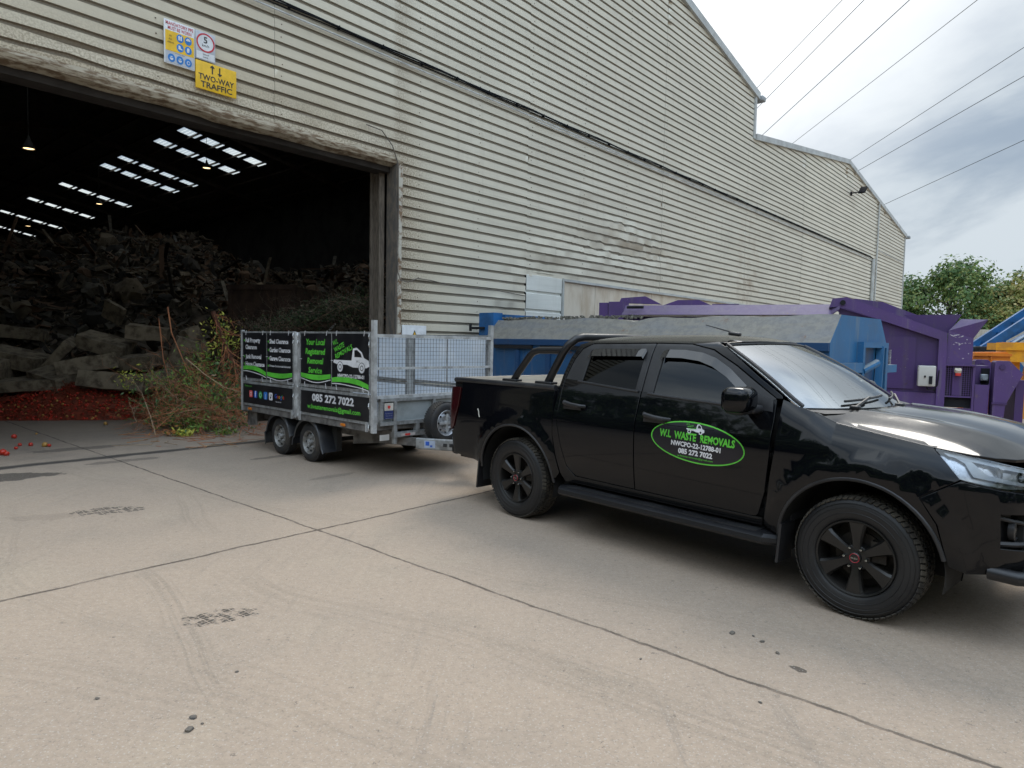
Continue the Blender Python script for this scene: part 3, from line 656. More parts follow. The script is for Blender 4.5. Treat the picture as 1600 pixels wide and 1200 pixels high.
fpoly(mb, [(.42, .475), (.51, .475), (.50, .50), (.48, .52), (.45, .52), (.43, .50)], F_); fpoly(mb, [(.27, .29), (.345, .285), (.35, .30), (.32, .31), (.31, .35), (.275, .355)], F_)
fpoly(mb, [(.44, .28), (.48, .28), (.49, .32), (.485, .355), (.45, .355), (.435, .32)], F_)
for x in (.135, .30, .465): disc(mb, x, .10, .034, F_, 14)
mb.build('pictograms', S_white, e, sharp=None)
mb = MB(); F_ = fm(-.0185)
for x in (.135, .30): mb.poly([F_(x-.03, .105), F_(x+.03, .105), F_(x+.03, .118), F_(x-.03, .118)])
disc(mb, .465, .10, .022, F_, 12); mb.build('pictogram_details', S_blue, e, sharp=None)
e = sign('speed_limit_sign', 4.53, 5.785, .40, .56, S_grey, 'small grey sign with a red ringed 5 km/h speed limit'); e.scale = (.295/.40, 1, .41/.56)
mb = MB(); disc(mb, .2, .35, .165, fm(-.0125), 32); mb.poly([(.02, -.0125, .02), (.38, -.0125, .02), (.38, -.0125, .16), (.02, -.0125, .16)]); mb.build('white_disc', S_white, e, sharp=None)
mb = MB(); disc(mb, .2, .35, .185, fm(-.0145), 40, (.155, .155)); mb.build('red_ring', S_red, e, sharp=None)
mb = MB(); put_text(mb, '5', .2, .345, .12, fm(-.0145), 'C', None, .02); put_text(mb, 'km/h', .2, .27, .05, fm(-.0145), 'C', None, .01); put_text(mb, 'Speed', .2, .105, .035, fm(-.0145), 'C'); put_text(mb, 'Limit', .2, .05, .035, fm(-.0145), 'C'); mb.build('lettering', S_blk, e, sharp=None)
e = sign('two_way_sign', 4.53, 5.365, .78, .50, S_yel, 'yellow two-way traffic sign with two black arrows'); e.scale = (.62/.78, 1, .405/.50)
mb = MB(); F_ = fm(-.0135); put_text(mb, 'TWO-WAY', .39, .175, .10, F_, 'C', .68, .018); put_text(mb, 'TRAFFIC', .39, .045, .10, F_, 'C', .60, .018)
for x, d in ((.31, 1), (.45, -1)):
    c = .39; pp = [(x-.012, c-.075*d), (x+.012, c-.075*d), (x+.012, c+.035*d), (x+.042, c+.03*d), (x+.040, c+.045*d), (x, c+.085*d), (x-.040, c+.045*d), (x-.042, c+.03*d), (x-.012, c+.035*d)]
    fpoly(mb, pp, F_)
mb.build('lettering', S_blk, e, sharp=None)
e = sign('warning_sign', 8.47, 1.55, .62, .45, S_white, 'white warning sign with a yellow triangle low on the wall behind the trailer')
mb = MB(); fpoly(mb, [(.22, .18), (.40, .18), (.31, .36)], fm(-.0125)); mb.build('black_triangle', S_blk, e, sharp=None)
mb = MB(); fpoly(mb, [(.245, .195), (.375, .195), (.31, .325)], fm(-.0145)); mb.build('yellow_triangle', S_yel, e, sharp=None)
mb = MB(); put_text(mb, 'WARNING', .31, .06, .06, fm(-.0125), 'C', .4, .012); mb.build('lettering', S_blk, e, sharp=None)
# ================================================================== PICKUP TRUCK
tk = empty('pickup_truck', (0.7220, 7.0470, 0), -0.829894, 'glossy black double cab pickup truck with green lettered oval on its door, towing the trailer', 'pickup truck')
def paint():
    m, t, b = base_mat('black_gloss_paint'); o = t.obj()
    dust = t.ramp(t.noise(o, 1.4, 6, .6), .35, .75); nz = t.sep(t.new('ShaderNodeNewGeometry').outputs['Normal'])[2]
    up = t.ramp(nz, .75, .98); z = t.sep(o)[2]; low = t.ramp(t.m('ADD', z, t.m('MULTIPLY', dust, .12)), .95, .45)
    d = t.m('ADD', t.m('MULTIPLY', up, t.m('ADD', .02, t.m('MULTIPLY', dust, .08))), t.m('MULTIPLY', low, .015))
    t.put(b.inputs['Base Color'], t.mix(d, (.003, .0035, .005), (.32, .27, .20)))
    t.put(b.inputs['Roughness'], t.m('ADD', .05, t.m('MULTIPLY', d, 1.6)))
    b.inputs['Coat Weight'].default_value = .30; b.inputs['Coat Roughness'].default_value = .02; b.inputs['Specular IOR Level'].default_value = .2
    t.l.new(t.bump(t.noise(o, 2.2, 2), .03, .02), b.inputs['Coat Normal']); return m
P_body = paint()
P_plas = mat('black_plastic', (.018, .018, .02), .42, col2=(.03, .03, .032), nscale=5)
P_matt = mat('satin_black_tube', (.012, .012, .014), .38)
P_dark = mat('underbody_black', (.006, .006, .006), .9)
P_tyre = mat('tyre_rubber', (.010, .010, .011), .55, col2=(.022, .02, .018), nscale=5, amt=.6)
P_tread = mat('dusty_tread', (.075, .064, .048), .85, col2=(.02, .018, .016), nscale=7)
P_rim = mat('black_alloy', (.008, .008, .008), .36, col2=(.016, .014, .012), nscale=6)
P_chr = mat('lug_chrome', (.55, .55, .55), .25, metal=1.0)
P_tail = mat('smoked_red_lens', (.045, .006, .008), .12, coat=.6)
def glass(name, tint, alpha, ior=1.5, rough=.02):
    m, t, b = base_mat(name); out = t.n['Material Output']
    tp = t.new('ShaderNodeBsdfTransparent'); tp.inputs[0].default_value = (*tint, 1)
    gl = t.new('ShaderNodeBsdfGlossy'); gl.inputs['Roughness'].default_value = rough; gl.inputs[0].default_value = (.95, .98, 1, 1)
    fr = t.new('ShaderNodeFresnel'); fr.inputs[0].default_value = ior
    mx = t.new('ShaderNodeMixShader'); t.l.new(fr.outputs[0], mx.inputs[0]); t.l.new(tp.outputs[0], mx.inputs[1]); t.l.new(gl.outputs[0], mx.inputs[2]); t.l.new(mx.outputs[0], out.inputs[0]); return m
G_tint = glass('tinted_side_glass', (.035, .04, .045), 1, 1.7); G_rear = glass('dark_privacy_glass', (.010, .010, .012), 1, 1.34)
G_ws = glass('windscreen_glass', (.55, .62, .6), 1, 6.5, .03); G_lens = glass('headlamp_lens', (.85, .88, .9), 1, 1.6)
BP = [(.30, .86), (.42, .880), (.52, .902), (.62, .916), (.75, .930), (.90, .937), (1.0, .936), (1.07, .928), (1.12, .912), (1.20, .888), (1.29, .860), (1.36, .834), (1.48, .785), (1.60, .730), (1.66, .698), (1.71, .655), (1.735, .60)]
BED = [(.30, .86), (.42, .880), (.52, .902), (.62, .916), (.75, .930), (.90, .937), (1.0, .936), (1.08, .928), (1.16, .920), (1.24, .912), (1.30, .895)]
ZE = [(2.5, 1.335), (2.8, 1.272), (2.95, 1.212), (3.3, 1.158), (3.56, 1.118), (3.75, 1.092), (3.9, 1.06), (4.1, 1.02), (4.9, .98)]
WT = [(2.5, .85), (2.72, .838), (2.85, .832), (2.95, .834), (3.3, .842), (3.6, .842), (5, .84)]
FU = [(2.0, 2.0, 1.0), (3.30, 3.30, 1.0), (3.45, 3.45, .998), (3.60, 3.598, .988), (3.75, 3.742, .955), (3.89, 3.865, .885), (4.02, 3.945, .775), (4.16, 3.99, .63), (4.36, 4.03, .41), (4.56, 4.05, .20), (4.75, 4.055, 0.0), (5.0, 4.055, -.27)]
RU = [(-2.1, -1.10, -.1), (-2.0, -1.10, 0), (-1.6, -1.10, .42), (-1.3, -1.095, .75), (-1.17, -1.075, .90), (-1.09, -1.035, .965), (-1.0, -.985, .992), (-.9, -.898, 1.0), (-.5, -.5, 1.0), (2, 2, 1)]
def flare(x, z):
    f_ = 0
    for cx in (0.0, 3.125):
        r = hypot(x-cx, z-.39)
        if r < .66 and z > .28:
            t = min(max((.66-r)/.10, 0), 1); f_ = max(f_, .026*t*t*(3-2*t))
    return f_
def lerp3(tab, u):
    return cinterp([(a, b) for a, b, c in tab], u), cinterp([(a, c) for a, b, c in tab], u)
def cabW(x, z): return cinterp(BP, z)+flare(x, z)
def bedW(x, z): return cinterp(BED, z)+flare(x, z)
def fenW(u, z):
    ze = interp(ZE, u); zb = ze-.17; w0 = cinterp(BP, min(z, zb)) if z <= zb else None
    if w0 is None:
        t = (z-zb)/(ze-zb); a = cinterp(BP, zb); b = interp(WT, u); w0 = a+(b-a)*(t*t*.55+t*.45)
    return w0
def sgmap(f, sg): return (lambda a, b: f(a, b)) if sg > 0 else (lambda a, b: (lambda p: (p[0], -p[1], p[2]))(f(a, b)))
def M_cab(x, z): return (x, -cabW(x, z), z)
def M_bed(u, z):
    X, f_ = lerp3(RU, u); return (X-.02*max(0, 1-f_), -bedW(X, z)*f_, z)
def M_fen(u, z):
    X, f_ = lerp3(FU, u); g_ = max(0, 1-f_)
    bul = .035*exp(-((z-.62)/.20)**2)*min(1, g_*3)
    return (X+bul, -(fenW(u, z)+flare(X, z)*(1 if u < 3.9 else 0))*f_, z)
def belt(x): return 1.372-.072*(x-.6) if x < 1.6 else 1.30-.045*(x-1.6)
rA = arc(0, .39, .515, 172, 8, 26)
bed_poly = [(-.845, 1.268), (-.835, 1.215), (-.855, 1.02), (-.90, .90), (-.945, .78), (-1.02, .74), (-1.14, .735), (-1.14, .62), (-1.02, .505), (-.80, .49)]+rA+[(.545, .48), (.585, .53), (.535, .70), (.497, .86), (.492, 1.268)]
cab_corner = rnd([(.507, .86), (.545, .70), (.60, .53), (.64, .46), (2.50, .455), (2.51, .505), (1.43, .512), (.76, .520), (.665, .60), (.60, .78), (.555, .98), (.545, 1.27), (.552, 1.40), (.585, 1.55), (.64, 1.655), (.74, 1.700), (1.40, 1.716), (1.75, 1.714), (1.97, 1.672), (2.2, 1.558), (2.42, 1.425), (2.55, 1.345), (2.585, 1.345), (2.58, 1.36), (2.40, 1.468), (2.2, 1.598), (2.06, 1.685), (1.96, 1.728), (.72, 1.728), (.60, 1.685), (.545, 1.56), (.515, 1.40), (.505, 1.27)])
r_low = rnd([(1.408, .525), (1.408, belt(1.4)), (.56, belt(.56)), (.553, 1.27), (.563, .98), (.608, .785), (.672, .61, .02), (.765, .532, .05)])
f_low = rnd([(1.424, .525), (2.47, .517, .03), (2.525, .70), (2.55, .95), (2.555, 1.20), (2.548, 1.332), (2.30, belt(2.3)), (1.424, belt(1.42))])
r_up = [(.56, belt(.56)+.001), (.566, 1.41), (.597, 1.545), (.65, 1.643), (.745, 1.690), (1.408, 1.705), (1.408, belt(1.4)+.001), (1.352, belt(1.35)+.001), (1.352, 1.628), (1.33, 1.642), (.80, 1.632), (.768, 1.612), (.752, belt(.752)+.001)]
f_up = [(1.424, belt(1.42)+.001), (1.424, 1.705), (1.75, 1.703), (1.962, 1.660), (2.19, 1.547), (2.41, 1.414), (2.542, 1.337), (2.30, belt(2.3)+.001), (2.30, 1.40), (2.14, 1.512), (2.0, 1.585), (1.88, 1.622), (1.72, 1.640), (1.545, 1.640), (1.528, 1.62), (1.522, belt(1.52)+.001)]
r_win = [(.745, belt(.745)-.004), (.76, 1.62), (.80, 1.64), (1.34, 1.65), (1.36, 1.63), (1.36, belt(1.36)-.004)]
f_win = [(1.515, belt(1.5)-.004), (1.52, 1.63), (1.55, 1.648), (1.72, 1.648), (1.885, 1.63), (2.01, 1.592), (2.15, 1.52), (2.31, 1.405), (2.31, belt(2.3)-.004)]
fA = arc(3.125, .39, .50, 12, 176, 26)
fen_poly = [(2.594, 1.335), (2.80, 1.270), (2.95, 1.210), (3.3, 1.156), (3.50, 1.128), (3.60, 1.035), (3.665, .968), (3.475, .842), (3.565, .70), (3.615, .50)]+fA+[(2.53, .47), (2.53, .51), (2.545, .62), (2.566, .80), (2.592, .98), (2.598, 1.2)]
bmpA = [(3.487, .838), (3.675, .958), (3.86, .925), (3.86, .45), (3.72, .435), (3.635, .46), (3.625, .50), (3.578, .70)]
bmpB = [(3.86, .925), (4.20, .885), (4.36, .875), (5.14, .875), (5.14, .80), (4.34, .80), (3.88, .80), (3.86, .80)]
bmpC = [(3.86, .60), (4.28, .575), (5.20, .575), (5.20, .475), (3.86, .45)]
bmpD = [(4.27, .575), (4.31, .80), (4.37, .80), (4.33, .575)]
for sg in (1, -1):
    o_ = (0, -sg, 0)
    mp = lambda f_: sgmap(f_, sg)
    bs = panel('bed_side', bed_poly, mp(M_bed), P_body, tk, out=o_, depth=.03)
    panel('cab_frame', cab_corner, mp(M_cab), P_body, tk, out=o_)
    for nm, lo, up, win, hx, gm in (('rear_door', r_low, r_up, r_win, .60, G_rear), ('front_door', f_low, f_up, f_win, 1.47, G_tint)):
        d = panel(nm, lo, mp(M_cab), P_body, tk, out=o_)
        panel('window_frame', up, mp(lambda a, b: (a, -cabW(a, b)+.004, b)), P_plas, d, out=o_)
        panel('window', win, mp(lambda a, b: (a, -cabW(a, b)+.016, b)), gm, d, out=o_, depth=0)
        hz_ = 1.165 if nm == 'rear_door' else 1.135
        h = MB()
        pts = [Vector((hx+.02, -.905, hz_+.01)), Vector((hx+.06, -.952, hz_+.008)), Vector((hx+.15, -.962, hz_-.004)), Vector((hx+.23, -.952, hz_-.012)), Vector((hx+.265, -.905, hz_-.016))]
        h.tube([(p.x, p.y*sg, p.z) for p in pts], [.016, .019, .018, .018, .015], 10); h.box((hx+.13, -.921*sg, hz_-.025), (.20, .012, .05)); h.build('handle', P_plas, d)
        bt = MB(); xs = [win[0][0]-.03+(win[-1][0]-win[0][0]+.06)*i/12 for i in range(13)]
        bt.tube([(x, -sg*(cabW(x, belt(x))+.003), belt(x)-.004) for x in xs], .011, 8); bt.build('belt_trim', P_plas, d)
        vz = MB()   # wind deflector over the window
        top = [p for p in win if p[1] > 1.38]
        for (a, b), (c, e_) in zip(top, top[1:]):
            k = 6
            for i in range(k):
                x0, z0 = a+(c-a)*i/k, b+(e_-b)*i/k; x1, z1 = a+(c-a)*(i+1)/k, b+(e_-b)*(i+1)/k
                q = [(x0, -sg*(cabW(x0, z0+.01)+.004), z0+.012), (x1, -sg*(cabW(x1, z1+.01)+.004), z1+.012), (x1, -sg*(cabW(x1, z1-.05)+.03), z1-.052), (x0, -sg*(cabW(x0, z0-.05)+.03), z0-.052)]
                vz.poly(q)
        bmesh.ops.remove_doubles(vz.bm, verts=vz.bm.verts[:], dist=1e-4); vz.build('wind_deflector', mat('smoked_acrylic', (.01, .01, .012), .08, coat=.5) if 'smoked_acrylic' not in bpy.data.materials else bpy.data.materials['smoked_acrylic'], d)
    panel('front_fender', fen_poly, mp(M_fen), P_body, tk, out=o_, depth=.03)
    hm = mp(M_fen)
    hl_poly = [(3.515, 1.122), (3.75, 1.088), (3.9, 1.058), (4.10, 1.018), (4.22, .995), (4.24, .915), (3.90, .928), (3.685, .964), (3.615, 1.035)]
    hb = panel('headlight', hl_poly, mp(lambda a, b: tuple(Vector(M_fen(a, b))+Vector((-.035, .045, 0)))), mat('headlamp_inner', (.28, .28, .29), .22, metal=.7, col2=(.6, .6, .62), nscale=9) if sg > 0 else bpy.data.materials['headlamp_inner'], tk, out=o_, depth=0)
    panel('lens', hl_poly, hm, G_lens, hb, out=o_, depth=.01)
    wm = bpy.data.materials.get('drl_white') or mat('drl_white', (.75, .78, .82), .3)
    off = lambda k: mp(lambda a, b: tuple(Vector(M_fen(a, b))+Vector((-k, k*1.2, 0))))
    panel('light_strip', [(3.60, 1.095), (3.66, 1.088), (3.74, .985), (4.0, .945), (4.2, .925), (4.2, .905+.03), (3.98, .965), (3.80, 1.0), (3.70, 1.078), (3.9, 1.048), (4.15, 1.0), (4.15, .985), (3.9, 1.03), (3.72, 1.062), (3.64, 1.075)][:9], off(.018), wm, hb, out=o_, depth=0)
    panel('light_strip', [(3.56, 1.108), (3.75, 1.078), (4.15, 1.0), (4.15, .985), (3.75, 1.060), (3.60, 1.085)], off(.016), wm, hb, out=o_, depth=0)
    a_ = MB(); 
    for (u_, z_, r_) in ((3.84, 1.0, .040), (4.02, .975, .036)):
        c_ = Vector(M_fen(u_, z_)); a_.lathe([(.001, .02), (r_*.7, .015), (r_, 0), (r_*1.2, -.01), (r_*1.25, .03)], (c_.x-.045, c_.y*sg+.04*sg, c_.z), 'X' if u_ > 3.9 else 'Y', 20)
    a_.build('projector', P_chr, hb)
    # bumper half
    if sg > 0:
        bp_ = panel('front_bumper', [bmpA, bmpB[:], bmpC, bmpD], M_fen, P_body, tk, out=(0.4, -1, 0))
    else:
        panel('front_bumper', [bmpA, [p for p in bmpB if p[0] < 4.8 or 1], bmpC, bmpD], mp(M_fen), P_body, tk, out=(.4, 1, 0))
    panel('lower_grille', [(3.84, .82), (5.0, .82), (5.0, .56), (3.84, .57)], mp(lambda a, b: tuple(Vector(M_fen(a, b))+Vector((-.07, .05, 0)))), P_plas, tk, out=o_, depth=0)
    c_ = Vector(M_fen(3.98, .70)); fg = MB(); fg.lathe([(.058, .02), (.062, .05), (.05, .055), (.046, .035), (.001, .042)], (c_.x-.09, (c_.y+.03)*sg, c_.z), 'X', 24); fo = fg.build('fog_lamp', P_plas, tk)
    fg = MB(); fg.lathe([(.040, .040), (.001, .048)], (c_.x-.085, (c_.y+.03)*sg, c_.z), 'X', 20); fg.build('fog_lens', P_chr, fo)
    fg = MB(); fg.tube([Vector(hm(u_, .775-.02*i))+Vector((-.03, .02*sg, 0)) for i, u_ in enumerate((3.87, 3.95, 4.05, 4.2))], .012, 6); fg.tube([Vector(hm(u_, .625))+Vector((-.02, .02*sg, 0)) for u_ in (3.87, 3.95, 4.05, 4.25)], .016, 6); fg.build('fog_surround', P_plas, fo)
    tl = panel('tail_light', [(-.850, 1.212), (-.870, 1.02), (-.915, .90), (-.955, .795), (-1.03, .755), (-1.26, .75), (-1.24, .95), (-1.24, 1.21)], mp(lambda a, b: (lambda p: (p[0]-.012, p[1]-.008, p[2]))(M_bed(a, b))), P_tail, tk, out=o_, depth=.03)
    # arch lip and liner, mud flaps
    for cx, a0, a1, rr, nm in ((0, 176, 4, .512, 'arch'), (3.125, 12, 176, .497, 'arch')):
        ap = MB(); pts = []
        for i in range(29):
            t_ = R(a0+(a1-a0)*i/28); x = cx+rr*cos(t_); z = .39+rr*sin(t_); W_ = (bedW(x, z) if cx == 0 else fenW(x, z)+flare(x, z)); pts.append((x, -sg*(W_-.006), z))
        ap.tube(pts, .013, 8); ap.build('arch_trim', P_plas, tk)
        ln = MB(); A = []; B = []
        for i in range(25):
            t_ = R(-12+204*i/24); A.append(ln.v((cx+(rr-.004)*cos(t_), -sg*.90, .39+(rr-.004)*sin(t_)))); B.append(ln.v((cx+(rr-.004)*cos(t_), -sg*.52, .39+(rr-.004)*sin(t_))))
        for i in range(24): ln.face([A[i], A[i+1], B[i+1], B[i]])
        ln.face([ln.v((cx+.50*cos(R(-12+204*i/24)), -sg*.52, .39+.50*sin(R(-12+204*i/24)))) for i in range(25)]); ln.build('arch_liner', P_dark, tk)
    mf = MB(); mf.box((-.555, -sg*.80, .36), (.018, .25, .33), Matrix.Rotation(R(6), 4, 'Y')); mf.build('mud_flap', P_plas, tk)
    mf = MB(); mf.box((2.645, -sg*.83, .37), (.018, .20, .27), Matrix.Rotation(R(4), 4, 'Y')); mf.build('mud_flap', P_plas, tk)
    # side step
    st = MB(); st.prism([(-.79, .425), (-.97, .425), (-1.005, .405), (-1.01, .375), (-.99, .355), (-.80, .365)], lambda y, z: (.66, y*sg, z), lambda y, z: (2.56, y*sg, z))
    for x0, x1 in ((.66, .58), (2.56, 2.64)): st.prism([(-.79, .425), (-.97, .425), (-1.005, .405), (-1.01, .375), (-.99, .355), (-.80, .365)], lambda y, z: (x0, y*sg, z), lambda y, z: (x1, (y*.55-.36)*sg, z*.9+.03))
    so = st.build('side_step', P_matt, tk)
    st = MB()
    for k in range(5): st.bb(.72, 2.50, -sg*(.835+.028*k), -sg*(.848+.028*k), .425, .431)
    st.build('tread_strips', P_plas, so); st = MB()
    for x in (.9, 1.6, 2.3): st.bar((x, -sg*.55, .33), (x, -sg*.88, .38), .06, .03)
    st.build('step_brackets', P_dark, so)
    # mirror
    mr = MB(); mr.rbox((2.395, -sg*1.065, 1.332), (.19, .27, .175), .06, Matrix.Rotation(R(8*sg), 4, 'Z'), 5); mo = mr.build('wing_mirror', P_body, tk)
    mr = MB(); mr.rbox((2.395, -sg*1.05, 1.262), (.135, .20, .06), .024, None, 3); mr.rbox((2.42, -sg*.93, 1.262), (.10, .16, .055), .02); mr.prism([(2.30, 1.268), (2.33, 1.38), (2.53, 1.33), (2.54, 1.25)], lambda a, b: (a, -sg*(cabW(a, b)+.004), b), lambda a, b: (a, -sg*(cabW(a, b)-.02), b)); mr.build('mirror_base', P_plas, mo)
    mr = MB(); mr.box((2.317, -sg*1.06, 1.33), (.004, .19, .12), R(8*sg)); mr.build('mirror_glass', P_chr, mo)
# tailgate, bed cap, tonneau
panel('tailgate', [(-1.27, 1.262), (-1.27, .74), (-2.0, .74), (-2.0, 1.262)], M_bed, P_body, tk, out=(-1, 0, 0)); panel('tailgate', [(-1.27, 1.262), (-1.27, .74), (-2.0, .74), (-2.0, 1.262)], sgmap(M_bed, -1), P_body, tk, out=(-1, 0, 0))
for o in [x for x in tk.children if x.name.startswith('tailgate')][1:]: o.name = 'tailgate_half'
tc = MB()
tc.tube([(.49, -.885, 1.288), (-.85, -.888, 1.288), (-1.0, -.87, 1.285), (-1.075, -.80, 1.28), (-1.095, -.6, 1.28), (-1.10, 0, 1.28), (-1.095, .6, 1.28), (-1.075, .80, 1.28), (-1.0, .87, 1.285), (-.85, .888, 1.288), (.49, .885, 1.288)], .028, 10)
tc.build('bed_rail_cap', P_plas, tk)
def ton():
    m, t, b = base_mat('ribbed_aluminium_cover'); x = t.sep(t.obj())[0]; wv = t.m('FRACT', t.m('MULTIPLY', x, 11.0)); gp = t.ramp(t.m('ABSOLUTE', t.m('SUBTRACT', wv, .5)), .42, .48)
    dust = t.noise(t.obj(), 5, 5); t.put(b.inputs['Base Color'], t.mix(gp, t.mix(t.ramp(dust, .4, .7), (.20, .18, .15), (.32, .28, .22)), (.03, .03, .03))); b.inputs['Roughness'].default_value = .38; b.inputs['Metallic'].default_value = .3; return m
tn = MB(); tn.bb(-1.05, .47, -.84, .84, 1.292, 1.306); tn.build('bed_cover', ton(), tk)
# sports bar
sb = MB()
for sg in (1, -1):
    sb.tube([(.24, -sg*.74, 1.31), (.30, -sg*.73, 1.42), (.40, -sg*.71, 1.60), (.455, -sg*.69, 1.68), (.50, -sg*.64, 1.735), (.52, -sg*.57, 1.752), (.52, 0, 1.758)], .038, 14)
    sb.tube([(-.24, -sg*.74, 1.31), (-.17, -sg*.735, 1.40), (-.03, -sg*.72, 1.565), (.02, -sg*.715, 1.605), (.09, -sg*.71, 1.622), (.41, -sg*.70, 1.628)], .034, 14)
    sb.rbox((.22, -sg*.74, 1.316), (.22, .10, .03), .012); sb.rbox((-.26, -sg*.74, 1.316), (.20, .10, .03), .012)
sb.build('sports_bar', P_matt, tk)
# roof, screens, bonnet
ZC = [(.50, 1.72), (.62, 1.748), (.85, 1.775), (1.4, 1.790), (1.9, 1.778), (2.2, 1.728)]
def M_roof_(x, y):
    e_ = 1.728-(.0 if x > .72 else (.72-x)*.30)-(max(0, x-1.95)*.12); c_ = cinterp(ZC, x); t_ = min(abs(y)/.60, 1.02)
    return (x, y, c_-(c_-e_)*(t_**3.2))
rp = panel('roof', [(.545, -.0), (.56, -.45), (.62, -.585), (.75, -.605), (1.92, -.605), (2.02, -.585), (2.10, -.40), (2.14, 0), (2.10, .40), (2.02, .585), (1.92, .605), (.75, .605), (.62, .585), (.56, .45)], M_roof_, P_body, tk, out=(0, 0, 1), step=.08)
def M_ws(a, y):      # a: 0 top .. 1 bottom, y: -1..1
    xt = 2.150-.10*y*y; zt = 1.722-.020*y*y; xb = 2.98-.235*y*y-.03*y**4; zb_ = 1.285+.01*y*y
    bul = .026*sin(pi*a)*(1-.5*y*y); ze_ = 1.702+(1.295-1.702)*a+.013*sin(pi*a); hw = min(cinterp(BP, ze_)-.006, .835)
    return (xt+(xb-xt)*a+bul*.5, y*hw, zt+(zb_-zt)*a+bul)
panel('windscreen', [(0, -1), (1, -1), (1, 1), (0, 1)], M_ws, G_ws, tk, out=(.5, 0, 1), step=.09, depth=.01)
et = MB()
for sg in (1, -1): et.tube([Vector(M_ws(a/20, .985*sg))+Vector((0, 0, .006)) for a in range(21)], .015, 8)
et.tube([Vector(M_ws(0, y/10))+Vector((0, 0, .003)) for y in range(-10, 11)], .009, 6)
et.build('windscreen_seal', P_plas, tk)
def M_rs(a, y): return (.58-.07*a, y*(.57+.18*a), 1.70-.42*a)
panel('rear_screen', [(0, -1), (1, -1), (1, 1), (0, 1)], M_rs, G_rear, tk, out=(-1, 0, .2), step=.2, depth=.01)
ZH = [(2.7, 1.30), (2.95, 1.294), (3.2, 1.282), (3.5, 1.250), (3.75, 1.200), (3.9, 1.145), (3.98, 1.095), (4.05, 1.04)]
def M_hood(x, y):
    ze = interp(ZE, x)+.002; zc = cinterp(ZH, x); w_ = interp(WT, x)-.006; t_ = min(abs(y)/w_, 1.0)
    rdg = .014*exp(-((abs(y)-.52+.05*(x-3))/.07)**2)*min(1, max(0, (3.9-x)/.5))
    return (x, y, zc-(zc-ze)*(.35*t_**2+.65*t_**3.6)+rdg)
hp = []
for x, f_ in ((2.82, 1), (2.88, 1), (2.95, 1), (3.1, 1), (3.3, 1), (3.5, 1), (3.60, .995)): hp.append((x, -(interp(WT, x)-.006)*f_))
hp += [(3.70, -.822), (3.80, -.79), (3.88, -.73), (3.945, -.62), (3.985, -.45), (4.01, -.2), (4.015, 0)]
hood_poly = hp+[(x, -y) for x, y in reversed(hp[:-1])]+[(2.90, .72), (3.0, .45), (3.035, 0), (3.0, -.45), (2.90, -.72)]
panel('bonnet', hood_poly, M_hood, P_body, tk, out=(0, 0, 1), step=.06)
cw = MB(); 
for i in range(12):
    y0, y1 = -.80+1.6*i/12, -.80+1.6*(i+1)/12
    f0 = lambda y: M_ws(1.0, y/.795); 
    a, b = Vector(f0(y0)), Vector(f0(y1)); c, d = Vector((min(3.06-.2*y1*y1/.64, 3.06), y1, 1.262)), Vector((3.06-.2*y0*y0/.64, y0, 1.262))
    cw.poly([a+Vector((0, 0, -.012)), b+Vector((0, 0, -.012)), c, d])
cw.build('cowl_panel', P_plas, tk)
wp = MB()
for (y0, a0, y1, a1) in ((-.60, .99, .05, .90), (.12, .99, .66, .90)):
    p0 = Vector(M_ws(1.02, y0)); wp.tube([Vector(M_ws(.95+(a1-.95)*i/6, y0+(y1-y0)*i/6))+Vector((.012, 0, .018)) for i in range(7)], .009, 6); q = Vector(M_ws(.93, (y0+y1)/2))+Vector((.02, 0, .03)); wp.tube([p0+Vector((.03, 0, .015)), q], .010, 6); wp.rbox(tuple(p0+Vector((.03, 0, .015))), (.06, .06, .03), .01)
wp.build('wipers', P_matt, tk)
an = MB(); an.rbox((1.98, -.42, 1.792), (.10, .045, .03), .012, Matrix.Rotation(R(6), 4, 'Y')); an.tube([(1.98, -.42, 1.80), (1.72, -.42, 1.865)], [.007, .004], 6); an.build('aerial', P_plas, tk)
# grille
gr = panel('grille', [(4.245, .995), (4.235, .90), (4.36, .878), (4.75, .878), (4.75, 1.045), (4.36, 1.015)], lambda a, b: tuple(Vector(M_fen(a, b))+Vector((-.03, .0, 0))), P_plas, tk, out=(1, 0, 0), depth=.0)
gr2 = panel('grille_half', [(4.245, .995), (4.235, .90), (4.36, .878), (4.75, .878), (4.75, 1.045), (4.36, 1.015)], sgmap(lambda a, b: tuple(Vector(M_fen(a, b))+Vector((-.03, .0, 0))), -1), P_plas, tk, out=(1, 0, 0), depth=.0)
gs = MB()
for z in (.90, .935, .97, 1.005):
    for sg in (1, -1): gs.tube([Vector(sgmap(M_fen, sg)(u_, z)) for u_ in (4.26, 4.4, 4.55, 4.74)], .010, 6)
gs.build('grille_bars', P_matt, gr)
# nudge bar under the bumper
nb = MB(); nb.tube([(3.80, -.80, .455), (3.93, -.80, .452), (4.06, -.70, .452), (4.12, -.5, .452), (4.14, 0, .452), (4.12, .5, .452), (4.06, .70, .452), (3.93, .80, .452), (3.80, .80, .455)], .040, 14); nb.build('nudge_bar', P_matt, tk)
